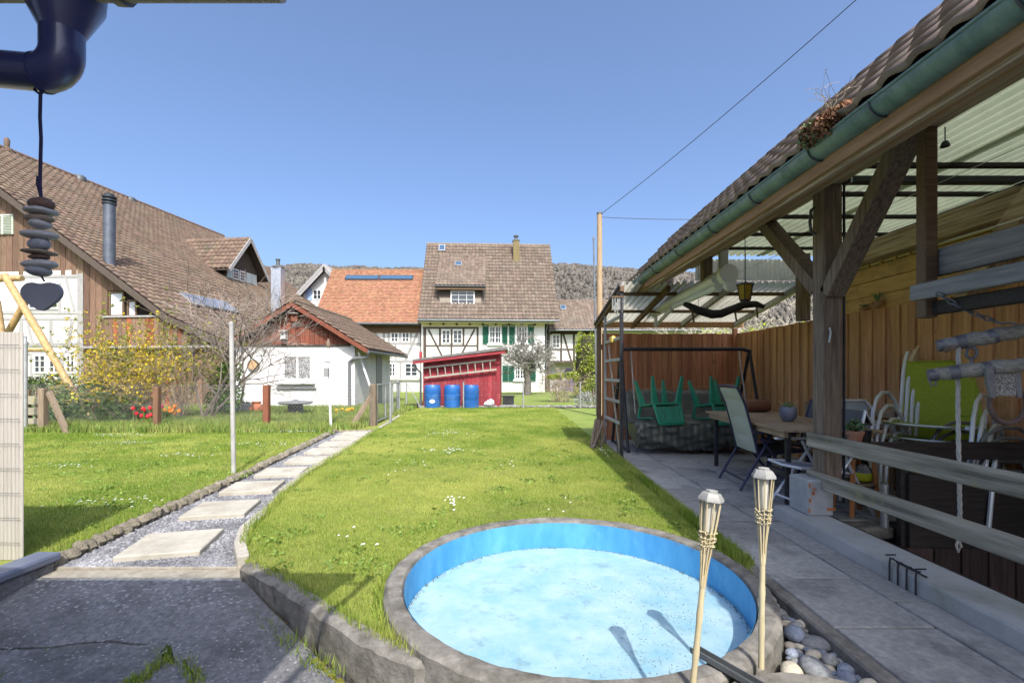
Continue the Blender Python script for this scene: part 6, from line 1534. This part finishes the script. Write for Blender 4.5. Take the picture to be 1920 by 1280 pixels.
# ---- stool with plants
st_ = thing('plant_stool', 'orange brown wooden stool holding plants behind the railing', 'stool', (3.06, 4.22, 0))
m_stl = M('orange_wood', (.36, .14, .045), (.48, .21, .08), .6, 3, WZ)
sx, sy = 3.07, 4.24
for a in (45, 135, 225, 315):
    c, s = math.cos(R(a)), math.sin(R(a)); MB().beam((sx+c*.17, sy+s*.17, 0), (sx+c*.12, sy+s*.12, .60), .035, .03).build('leg', m_stl, st_)
MB().lathe([(.17, .60), (.18, .61), (.18, .63), (.17, .64)], 20, (sx, sy, 0)).build('seat', m_stl, st_); MB().lathe([(.15, .27), (.155, .28), (.15, .29)], 20, (sx, sy, 0)).build('shelf', m_tblw, st_)
pp_ = thing('succulent_pot', 'terracotta pot with bushy green succulent on the stool', 'pot', (sx-.05, sy-.06, .64)); bx, by = sx-.05, sy-.06
MB().lathe([(.045, 0), (.062, .07), (.070, .072), (.072, .105), (.062, .105), (.06, .08)], 18, (bx, by, .642)).build('pot_body', m_terr, pp_)
leaves(130, [(bx, by, .79)], [(.075, .075, .05)], .045, m_succ, 'leaves', pp_, aspect=.5, up=.9)
vs_ = thing('yellow_vase', 'lime yellow vase with grey netted top on the stool shelf', 'vase', (sx+.03, sy-.03, .29))
MB().lathe([(.04, 0), (.07, .02), (.078, .05), (.07, .085)], 18, (sx+.04, sy-.03, .292)).build('vase_body', M('lime_glaze', (.42, .46, .02), (.5, .54, .04), .35), vs_)
MB().lathe([(.070, .085), (.055, .12), (.03, .15), (.02, .155)], 14, (sx+.04, sy-.03, .292)).build('net_top', M('grey_net', (.10, .10, .11), (.32, .32, .34), .6, 40), vs_)
dk = thing('dark_mug', 'dark blue rimmed pot beside the succulent on the stool', 'pot', (sx+.09, sy, .64)); MB().lathe([(.05, 0), (.055, .08), (.06, .085), (.05, .088), (.045, .04)], 16, (sx+.09, sy+.02, .642)).build('pot_body', m_blk, dk); MB().lathe([(.055, .08), (.062, .09), (.055, .10)], 16, (sx+.09, sy+.02, .642)).build('rim', m_blu, dk)
# ---- stack of lime chairs
def tube_chair(loc, rz, label, tube, fabric, group, name='stacking_chair', w=.56):
    o = thing(name, label, 'chair', loc, rz, group); hw = w/2
    def tb_(nm, pts, r): MB().tube(pts, r, 8).build(nm, tube, o, local=True)
    for s in (-1, 1):
        y = s*hw
        tb_('side_tube', [(.28, y, .40), (.05, y, .385), (-.16, y, .375), (-.225, y, .42), (-.27, y, .60), (-.31, y, .84), (-.36, y, .96), (-.42, y, 1.03)], .016)
        tb_('arm_loop', [(.36, y+s*.02, .0), (.33, y+s*.03, .25), (.28, y+s*.035, .48), (.20, y+s*.035, .60), (.08, y+s*.035, .655), (-.06, y+s*.035, .65), (-.18, y+s*.03, .58), (-.25, y+s*.015, .48)], .015)
        tb_('rear_leg', [(-.10, y+s*.018, .38), (-.22, y+s*.02, .18), (-.32, y+s*.02, .0)], .015)
    tb_('cross_bar', [(.22, -hw, .385), (.22, hw, .385)], .012); tb_('cross_bar', [(-.315, -hw, .70), (-.315, hw, .70)], .011)
    bp = [(-.235, .46), (-.272, .62), (-.31, .84), (-.345, .935)]
    def fn(u, v):
        t = v*3; i = min(2, int(t)); f = t-i; x = bp[i][0]*(1-f)+bp[i+1][0]*f; z = bp[i][1]*(1-f)+bp[i+1][1]*f
        return (x - .012*math.sin(math.pi*u), -hw+.01+(w-.02)*u, z)
    MB().grid(fn, 10, 9).build('back_sling', fabric, o, local=True)
    MB().tube([(-.345, -hw+.01, .937), (-.352, 0, .937), (-.345, hw-.01, .937)], .006, 5).build('back_hem', fabric, o, local=True)
    MB().grid(lambda u, v: (-.15+.42*u, -hw+.01+(w-.02)*v, .385+.02*u - .02*math.sin(math.pi*v)), 8, 8).build('seat_sling', fabric, o, local=True)
    return o
names = ('lowest', 'second lowest', 'second highest', 'topmost')
for k in range(4):
    tube_chair((3.86-.005*k, 4.20+.05*k, .0+.125*k), R(214), 'lime green sling chair with silver tubes, %s of its stack' % names[k], m_alu, m_lime, 'stacked lime green chairs').scale = (1.1, 1.1, 1.06)
for k in range(3):
    tube_chair((4.0, 3.99+.01*k, .0+.08*k), R(180), 'black woven chair with grey tubes, %s of the stack at right edge' % ('lowest', 'middle', 'topmost')[k], M('grey_tube', (.14, .145, .16), (.2, .205, .22), .4, 5, metal=.4), M('black_weave', (.02, .02, .022), (.05, .05, .055), .6, 120), 'stacked black chairs', w=.34)
# ---- pale wood offcut behind the stack
q = P(1742, 660, 4.9)
wo = thing('pale_wood_block', 'pale angled wooden board end leaning behind the lime chairs', 'board', (q.x, 4.95, 1.0))
MB().prism([P(1732, 630, 4.95), P(1768, 625, 4.95), P(1770, 700, 4.95), P(1770, 760, 4.95), P(1715, 760, 4.95), P(1712, 672, 4.95)], (0, .05, 0)).build('board_end', M('pale_pine', (.55, .42, .25), (.66, .53, .35), .7, 3, WZ), wo)
MB().prism([P(1768, 625, 4.952), P(1778, 628, 4.99), P(1780, 760, 4.99), P(1770, 760, 4.952)], (0, .05, 0)).build('edge_strip', m_fas, wo)
# ---- swingletrees, chain, rope, horseshoe
m_sw = M('swingletree_wood', (.20, .19, .165), (.38, .36, .31), .8, 5, WX, bump=.4, dirt=(.27, .29, .33), dirt_scale=6)
m_iron = M('iron', (.13, .135, .15), (.22, .225, .25), .5, 9, metal=.5)
def bar(name, label, a, b, r, Y_):
    o = thing(name, label, 'wooden bar', Vector(a)); a, b = Vector(a), Vector(b)
    n_ = 14; pts = [a.lerp(b, i/n_) + Vector((0, 0, .004*math.sin(i*1.7))) for i in range(n_+1)]
    MB().tube(pts, [r*(.72+.45*math.sin(math.pi*min(1, .15+i/n_*.75))) for i in range(n_+1)], 14).build('bar', m_sw, o)
    for t in (.02, .22, .52):
        p_ = a.lerp(b, t); d = (b-a).normalized(); MB().tube([p_-d*.022, p_+d*.022], r*(1.0 if t < .1 else 1.18), 14).build('iron_band', m_iron, o)
    return o
a1, b1 = P(1762, 648, 2.86), P(1960, 612, 2.62); a2, b2 = P(1745, 703, 2.84), P(1960, 678, 2.60)
o1 = bar('swingletree', 'upper grey wooden swingletree bar hanging by a chain', a1, b1, .036, 0)
def link(c, L, wd, r, rot):
    pts = []
    for k in range(14):
        t = 2*math.pi*k/14; pts.append(Vector(c) + rot @ Vector((L/2*math.cos(t), wd/2*math.sin(t), 0)))
    return pts
def chain(parent, pts, L, wd, r, name='chain_link'):
    pts = [Vector(p) for p in pts]; tot = (pts[-1]-pts[0]).length; n_ = max(2, int(tot/(L*.72)))
    d = (pts[-1]-pts[0]).normalized(); e1 = d.orthogonal().normalized(); e2 = d.cross(e1)
    for i in range(n_):
        c = pts[0].lerp(pts[-1], (i+.5)/n_) - Vector((0, 0, .02*4*((i+.5)/n_)*(1-(i+.5)/n_)))
        s = e1 if i % 2 else e2; rot = Matrix((d, s, d.cross(s))).transposed()
        MB().tube(link(c, L, wd, r, rot), r, 6, closed=True).build(name, m_iron, parent)
ch_ = thing('iron_chain', 'iron chain running from the ledge board to the upper swingletree', 'chain', P(1757, 548, 2.83))
chain(ch_, [P(1757, 548, 2.83), P(1868, 602, 2.70)], .040, .024, .0045)
MB().tube([P(1864, 600, 2.70), P(1876, 606, 2.69), P(1892, 605, 2.68), P(1904, 607, 2.68), P(1906, 618, 2.68), P(1900, 626, 2.68)], .007, 8).build('hook', m_iron, ch_)
bar('swingletree', 'lower grey wooden swingletree bar linked under the upper one', a2, b2, .036, 0)
lk = thing('iron_shackle', 'iron shackle links joining the two swingletree bars', 'shackle', P(1822, 655, 2.78))
chain(lk, [P(1822, 645, 2.78), P(1820, 690, 2.78)], .07, .045, .008, 'link')
hk = thing('iron_eye', 'small iron ring hanging at the left end of the lower bar', 'ring', P(1750, 715, 2.83))
MB().tube([P(x, y, 2.83) for (x, y) in ((1746, 700), (1742, 714), (1748, 724), (1754, 722), (1755, 708))], .006, 7).build('ring', m_iron, hk); MB().tube([P(1745, 700, 2.84), P(1755, 702, 2.84)], .012, 8).build('collar', m_iron, hk)
hsn = thing('horseshoe', 'old rusty horseshoe hanging below the lower swingletree', 'horseshoe', P(1890, 755, 2.70))
pts = [P(1890+34*math.sin(t), 757+34*math.cos(t)*1.05, 2.70) for t in [R(-140+280*k/20) for k in range(21)]]
MB().tube(pts, [.009+.006*math.sin(math.pi*k/20) for k in range(21)], 8).build('shoe', M('rusty_iron', (.09, .06, .055), (.16, .11, .10), .75, 14, bump=.3), hsn)
MB().tube([P(1868, 735, 2.70), P(1862, 712, 2.70), P(1868, 690, 2.70)], .007, 6).build('hanger', m_iron, hsn)
wvn = thing('woven_strap', 'grey woven strap plate between two iron hasps', 'strap', P(1880, 712, 2.68))
MB().prism([P(1862, 694, 2.69), P(1905, 690, 2.67), P(1905, 742, 2.67), P(1866, 742, 2.69)], (0, .01, 0)).build('woven_plate', M('woven_grey', (.12, .12, .12), (.40, .39, .37), .8, 130, lo=.45, hi=.55), wvn)
for x0 in (1858, 1908): MB().prism([P(x0-9, 690, 2.675), P(x0+6, 690, 2.675), P(x0+9, 745, 2.675), P(x0+2, 746, 2.675), P(x0-6, 722, 2.675)], (0, .016, 0)).build('hasp', m_iron, wvn)
rp_ = thing('rope', 'grey braided rope hanging down in front of the lime chairs', 'rope', P(1797, 650, 2.80))
pts = [P(1797, 645, 2.80), P(1796, 760, 2.80), P(1798, 880, 2.80), P(1800, 960, 2.80), P(1797, 1022, 2.80)]
fine = []
for i in range(4):
    for k in range(10): fine.append(pts[i].lerp(pts[i+1], k/10))
for s in range(3):
    MB().tube([p_ + Vector((.006*math.cos(i*1.1+s*2.1), .006*math.sin(i*1.1+s*2.1), 0)) for i, p_ in enumerate(fine)], .0065, 6).build('strand', M('rope_fibre', (.36, .35, .33), (.48, .47, .44), .9, 60), rp_)
MB().tube([P(1797, 1010, 2.8), P(1793, 1022, 2.8), P(1797, 1034, 2.8), P(1802, 1024, 2.8), P(1798, 1012, 2.8)], .007, 6).build('end_loop', MATS['rope_fibre'], rp_)
MB().tube([P(1770, 656, 2.83), P(1800, 646, 2.80)], .02, 8).build('peg', m_postw, rp_)
# ---- boot scraper bracket on the plinth
bs = thing('bracket_rack', 'black four pronged iron bracket hooked on the plinth edge', 'bracket', (2.28, 2.9, .1))
for k in range(4):
    y_ = 2.86 - k*.062; MB().tube([(2.30, y_, .135), (2.279, y_, .135), (2.274, y_, .10), (2.274, y_, -.01)], .0055, 6).build('prong', m_steel, bs)
MB().tube([(2.285, 2.87, .137), (2.285, 2.66, .137)], .005, 6).build('bar', m_steel, bs); MB().tube([(2.325, 2.87, .11), (2.325, 2.66, .11)], .005, 6).build('bar', m_steel, bs)
for y_ in (2.87, 2.66): MB().tube([(2.26, y_, .155), (2.32, y_, .155)], .005, 6).build('end_bar', m_steel, bs)
# ---- awning, lantern, yoke, bell, lines
aw = thing('rolled_awning', 'rolled up white awning cassette hanging under the shelter eave', 'awning', (2.55, 5.6, 2.4))
m_aw = M('awning_white', (.72, .75, .80), (.80, .82, .85), .4, 4)
qa, qb = P(1364, 514, 5.75), P(1228, 584, 8.6)
MB().tube([qa, qb], .095, 18).build('cassette', m_aw, aw)
d = (qb-qa).normalized()
capm = d.to_track_quat('Z', 'Y').to_matrix()
MB().lathe([(.02, -.05), (.115, -.045), (.125, 0), (.12, .03)], 20, qa, capm).lathe([(.02, -.045), (.07, -.04), (.075, .03)], 16, qa + Vector((.03, 0, -.13)), capm).build('end_cap', m_aw, aw)
MB().tube([qa + Vector((-.10, .1, -.04)), qb + Vector((-.08, 0, -.02))], .055, 12).build('front_bar', m_aw, aw)
MB().tube([qa + Vector((-.06, .15, -.13)), qa.lerp(qb, .55) + Vector((-.1, 0, -.12))], .04, 12).build('folding_arm', m_aw, aw); MB().tube([qa.lerp(qb, .58) + Vector((-.1, 0, -.14)), qb + Vector((.05, 0, -.22))], .032, 12).build('folding_arm', m_aw, aw)
MB().cbox(qa + Vector((-.03, .25, -.10)), (.10, .2, .12), .015).build('joint', m_aw, aw); MB().cbox(qb + Vector((0, -.05, -.14)), (.05, .06, .30), .008).build('end_bracket', m_aw, aw)
MB().box(qa.x-.02, qa.x+.08, 5.9, 5.96, qa.z, 2.8).build('wall_bracket', m_galv, aw)
q = P(1397, 545, 5.3)
ln = thing('hanging_lantern', 'amber glass lantern hanging from the shelter ceiling', 'lantern', q)
MB().lathe([(.055, -.10), (.060, -.09), (.085, .06)], 6, q).build('glass', M('amber_glass', (.40, .24, .02), (.55, .36, .05), .25, 12, trans=.35), ln)
for k in range(6):
    a = 2*math.pi*k/6; MB().tube([q + Vector((.062*math.cos(a), .062*math.sin(a), -.10)), q + Vector((.088*math.cos(a), .088*math.sin(a), .065))], .005, 5).build('rib', m_steel, ln)
MB().lathe([(.09, .06), (.095, .07), (.05, .085), (.01, .10)], 12, q).build('lid', m_steel, ln); MB().lathe([(.058, -.115), (.062, -.10)], 6, q).build('base', m_steel, ln)
MB().tube([q + Vector((0, 0, .10)), (q.x, q.y, 2.86)], .005, 6).build('chain', m_steel, ln); MB().lathe([(.03, 0), (.035, .10)], 10, (q.x, q.y, 2.84)).build('ceiling_rose', m_steel, ln)
yk = thing('ox_yoke', 'black curved ox yoke hanging under the lean to roof', 'yoke', P(1365, 580, 6.8))
pts = [P(x, y, 6.8) for (x, y) in ((1282, 570), (1292, 573), (1310, 582), (1335, 589), (1352, 588), (1372, 580), (1395, 571), (1418, 570), (1432, 575))]
MB().tube(pts, [.03, .045, .06, .065, .06, .055, .055, .045, .03], 10).build('yoke_bar', M('yoke_black', (.018, .016, .018), (.04, .036, .038), .6, 6), yk)
for (x, y0, y1) in ((1298, 583, 604), (1378, 583, 602), (1418, 574, 596)): MB().tube([P(x, y0, 6.8), P(x+3, y1, 6.8)], .014, 6).build('peg', m_timberw, yk)
for (x, y) in ((1310, 580), (1398, 570)): MB().tube([P(x, y, 6.8), (P(x, y, 6.8).x, 6.8, 2.97)], .004, 4).build('hanging_wire', m_galv, yk)
q = P(1772, 270, 3.3); bl_ = thing('hanging_bell', 'small black bell on a rod under the ceiling', 'bell', q)
MB().lathe([(.028, -.02), (.028, -.012), (.018, .015), (.006, .022)], 14, q).build('bell', m_steel, bl_); MB().tube([q + Vector((0, 0, .02)), (q.x, q.y, 2.97)], .004, 6).build('rod', m_steel, bl_)
for i, (z, x, lab) in enumerate(((2.25, 2.66, 'upper'), (2.06, 2.66, 'lower'))):
    o = MB().tube([(x, 2.96, z), (x, .4, z)], .003, 5).build('clothes_line', m_galv); tag(o, lab + ' clothes line strung from the hanging upright towards the camera', 'line')
for i, (x, z, lab) in enumerate(((3.3, 2.72, 'clothes line high under the translucent roof, left one'), (3.75, 2.55, 'clothes line under the translucent roof, right one'))):
    o = MB().tube([(x, 6.9, z), (x, .6, z)], .003, 5).build('clothes_line', m_galv); tag(o, lab, 'line')
# ---- little pots standing on the fence planks
for (px, py, lab, hgt) in ((1645, 562, 'spiky potted succulent on the fence top', .12), (1621, 576, 'low potted succulent left of the spiky one', .05)):
    Yp = 4.215*F/(px-960); zf = 2.12 if hgt > .1 else 2.06; o = thing('fence_top_plant', lab, 'plant', (4.215, Yp, 2.0), group='pots on the fence'); qx = 4.215
    if hgt > .1: MB().lathe([(.04, 0), (.06, .07), (.05, .075)], 14, (qx, Yp, zf-.115)).build('pot_body', m_fas, o)
    else: MB().lathe([(.05, 0), (.06, .03), (.05, .035)], 14, (qx, Yp, zf-.055)).build('pot_body', m_fas, o)
    sp_ = MB()
    for k in range(26):
        a = random.uniform(0, 6.28); r0 = random.uniform(.03, .07); zz = zf-.05 if hgt > .1 else zf-.03
        sp_.tube([(qx, Yp, zz), (qx+r0*math.cos(a)*.5, Yp+r0*math.sin(a)*.5, zz+hgt*.6), (qx+r0*math.cos(a), Yp+r0*math.sin(a), zz+hgt*random.uniform(.7, 1))], [.006, .005, .001], 4)
    sp_.build('leaves', m_succ, o)
# ---- sedum growing in the gutter
sd = thing('gutter_sedum', 'reddish brown sedum clump growing out of the gutter', 'plant', P(1540, 230, 2.6))
cl = []
for i in range(26):
    t = i/25; q = P(1478+t*125, 278-t*92, 2.95-.30*t); cl.append((max(q.x, 1.83), q.y, 2.70 + random.uniform(-.02, .045)))
leaves(3000, cl, [(.05, .07, .045)]*len(cl), .022, M('sedum_leaf', (.20, .09, .05), (.34, .20, .10), .7, 6, rnd=.4, hue=.03), 'leaves', sd, aspect=.8)
leaves(500, cl[:9], [(.05, .07, .045)]*9, .024, m_succ, 'green_leaves', sd, aspect=.8)
m = MB()
for (px, py, L_) in ((1508, 240, .16), (1520, 235, .14), (1560, 200, .17), (1572, 190, .15), (1480, 270, .1)):
    q = P(px, py+20, 2.75); twigs(m, (max(q.x, 1.84), q.y, 2.70), (random.uniform(-.3, .2), 0, 1), L_+.06, .003, 1, .6, 3, 4, sides=3, rmin=.0012)
m.build('stalks', m_twig, sd, smooth=False)

# ================================================================ GRASS, DAISIES, MOSS
lt = inpoly(lawn_poly)
def lawn_ok(x, y): return lt(x, y) & ((x-POOL[0])**2 + (y-POOL[1])**2 > (PR_OUT+.01)**2)
blades([(lawn_ok, -2.4, 1.56, 1.9, 5.5, 0, 210000, .42), (lawn_ok, -3.0, 1.56, 5.5, 10, 0, 140000, .5), (lawn_ok, -3.5, 1.56, 10, 17.4, 0, 85000, .65)], m_blade, 'lawn_grass', 'short green mown grass of the lawn round the pool', h=(.03, .062), w=.0028)
gt_ = inpoly(gl_poly)
blades([(gt_, -8, -3.0, 3.2, 7, 0, 140000, .5), (gt_, -10.5, -3.2, 7, 10.8, 0, 85000, .72)], m_blade, 'garden_grass', 'short green grass of the lawn left of the path', h=(.03, .065), w=.003)
blades([(gt_, -11.5, -3.4, 9.9, 12.2, 0, 26000, 2.2), (gt_, -11.5, -3.4, 12, 17.2, 0, 30000, 2.4)], m_tall, 'rough_grass', 'long rough grass along the wire fence and cottage', h=(.04, .09), w=.006)
strip = lambda a, b: (lambda x, y: np.ones(len(x), bool))
def near_poly(pl, d):
    P_ = np.array(pl)
    def t(x, y):
        ok = np.zeros(len(x), bool)
        for (a, b) in zip(P_[:-1], P_[1:]):
            ab = b-a; L2 = (ab**2).sum(); tt = np.clip(((x-a[0])*ab[0]+(y-a[1])*ab[1])/L2, 0, 1)
            ok |= (x-a[0]-tt*ab[0])**2 + (y-a[1]-tt*ab[1])**2 < d*d
        return ok
    return t
blades([(lambda x, y: near_poly(PATH_R[1:], .07)(x, y) & lt(x, y), -3.1, -1.8, 3.0, 10.6, 0, 60000, 1.15), (lambda x, y: near_poly([(1.53, 3.1), (1.55, 9)], .05)(x, y), 1.4, 1.6, 3.0, 9.0, 0, 16000, 1.15), (lambda x, y: near_poly(WALL, .07)(x, y) & lt(x, y), -1.8, -.3, 1.9, 3.2, 0, 9000, 1.1),
        (lambda x, y: (np.abs(np.hypot(x-POOL[0], y-POOL[1])-PR_OUT-.02) < .03) & lt(x, y), -.9, 1.6, 1.8, 4.1, 0, 26000, 1.15), (near_poly(off(PATH_L, -.09, 0), .05), -4, -3, 3.0, 10.5, 0, 16000, 1.1)], m_blade, 'edge_grass', 'longer grass blades fringing the path, pool and patio', h=(.035, .075), w=.003)
# tufts in the concrete cracks
tuft = []
for pl, k in ((C1[2:], 260), (C2, 900), (C3, 900)):
    tuft.append((near_poly(pl, .035), min(p[0] for p in pl)-.05, max(p[0] for p in pl)+.05, min(p[1] for p in pl)-.05, max(p[1] for p in pl)+.05, zc(2.35)-.01, int(k*1.6), .8))
def corner(x, y): return np.hypot((x+2.62)/1.6, (y-2.2)) < .13
tuft.append((corner, -2.9, -2.35, 2.0, 2.4, zc(2.2)-.01, 900, 1.3))
tuft.append((lambda x, y: near_poly(off(WALL, -.09, -.09), .05)(x, y), -1.8, -.6, 2.2, 3.1, zc(2.6)-.01, 2200, 1.1))
blades(tuft, m_blade, 'crack_grass', 'green weeds growing from cracks in the old concrete', h=(.03, .06), w=.003, lean=.9)
# daisies
m_dais = M('daisy_petal', (.75, .75, .73), (.82, .82, .80), .6, 3)
dm_ = MB()
def daisies(n, cx, cy, sx, sy):
    for i in range(n):
        x, y = random.gauss(cx, sx), random.gauss(cy, sy); h = random.uniform(.045, .07); r = random.uniform(.008, .013)
        if not lt(np.array([x]), np.array([y]))[0]: continue
        dm_.add([(x+r*math.cos(k*.785), y+r*math.sin(k*.785), h+.003*math.sin(k)) for k in range(8)], [tuple(range(8))])
for (px, py, n_, sx, sy) in ((845, 955, 9, .07, .09), (850, 945, 4, .05, .05), (655, 1010, 3, .05, .1), (690, 1040, 3, .04, .05), (950, 880, 4, .05, .1), (840, 815, 40, .25, .25), (830, 850, 30, .2, .15), (750, 880, 8, .2, .3), (1130, 850, 14, .05, .3), (860, 790, 12, .2, .1), (1050, 950, 4, .2, .3)):
    q = G(px, py); daisies(n_, q.x, q.y, sx, sy)
o = dm_.build('daisies', m_dais, None, smooth=False); tag(o, 'tiny white daisies scattered over the lawn', 'daisies', kind='stuff')
dm_ = MB(); lt0 = lt; lt = gt_
for (px, py, n_) in ((540, 812, 90), (570, 811, 60), (495, 838, 30), (230, 835, 40), (120, 880, 30), (200, 950, 30), (340, 860, 30), (220, 820, 60)):
    q = G(px, py); daisies(n_, q.x, q.y, .30, .10)
lt = lt0
o = dm_.build('garden_daisies', m_dais, None, smooth=False); tag(o, 'white daisies in the lawn left of the path', 'daisies', kind='stuff')
# moss along the foot of the kerb wall and pool
mm = MB()
for i in range(70):
    t = random.random(); k = random.choice(range(len(WALL)-3, len(WALL)-1)); a, b = Vector(WALL[k]), Vector(WALL[k+1]); p_ = a.lerp(b, t) + Vector((-.052, -.065)); z = zc(p_.y)
    s = random.uniform(.008, .022); mm.lathe([(s, 0), (s*.8, s*.35), (s*.2, s*.55)], 7, (p_.x+random.uniform(-.01, .01), p_.y+random.uniform(-.02, .01), z-.003))
o = mm.build('moss', m_moss); tag(o, 'yellow green moss cushions at the foot of the kerb wall', 'moss', kind='stuff')

# pale lichen flecks on the old concrete
lm = MB()
for i in range(1700):
    x, y = random.uniform(-3.0, -.7), random.uniform(2.05, 3.02)
    if y < 2.05 + max(0, (x+1.75))*0 or (x > -1.75 and y > 3.0 - (x+1.75)*.95): continue
    r = random.uniform(.0015, .0065)*(1.5 if y > 2.75 else 1); a0 = random.uniform(0, 6.28); z = zc(y) + .0025 + random.uniform(0, .001)
    lm.add([(x + r*math.cos(k*.7)*random.uniform(.6, 1.2)*1.4, y + r*math.sin(k*.7)*random.uniform(.6, 1.2), z + (zc(y + r*math.sin(k*.7))-zc(y))) for k in range(9)], [tuple(range(9))])
o = lm.build('lichen', M('lichen', (.26, .265, .275), (.36, .36, .37), .95, 40), None, smooth=False); tag(o, 'pale lichen flecks on the old concrete', 'lichen', kind='stuff')

# clover and broad weeds in patches
m_wd = M('clover_leaf', (.13, .22, .035), (.25, .34, .08), .7, 5, rnd=.35, trans=.2)
cs = []
for i in range(170):
    x, y = random.uniform(-2.8, 1.4), random.uniform(2.6, 12); a = np.array([x]); b = np.array([y])
    if lawn_ok(a, b)[0]: cs.append((x, y, .012))
for i in range(150):
    x, y = random.uniform(-8, -3.3), random.uniform(3.5, 10.5); a = np.array([x]); b = np.array([y])
    if gt_(a, b)[0]: cs.append((x, y, .012))
o = leaves(9000, cs, [(random.uniform(.05, .16), random.uniform(.05, .16), .012) for _ in cs], .028, m_wd, 'lawn_weeds', None, aspect=.8, up=0, clip_z=.004); tag(o, 'patches of clover and small weeds in the lawns', 'weeds', kind='stuff')
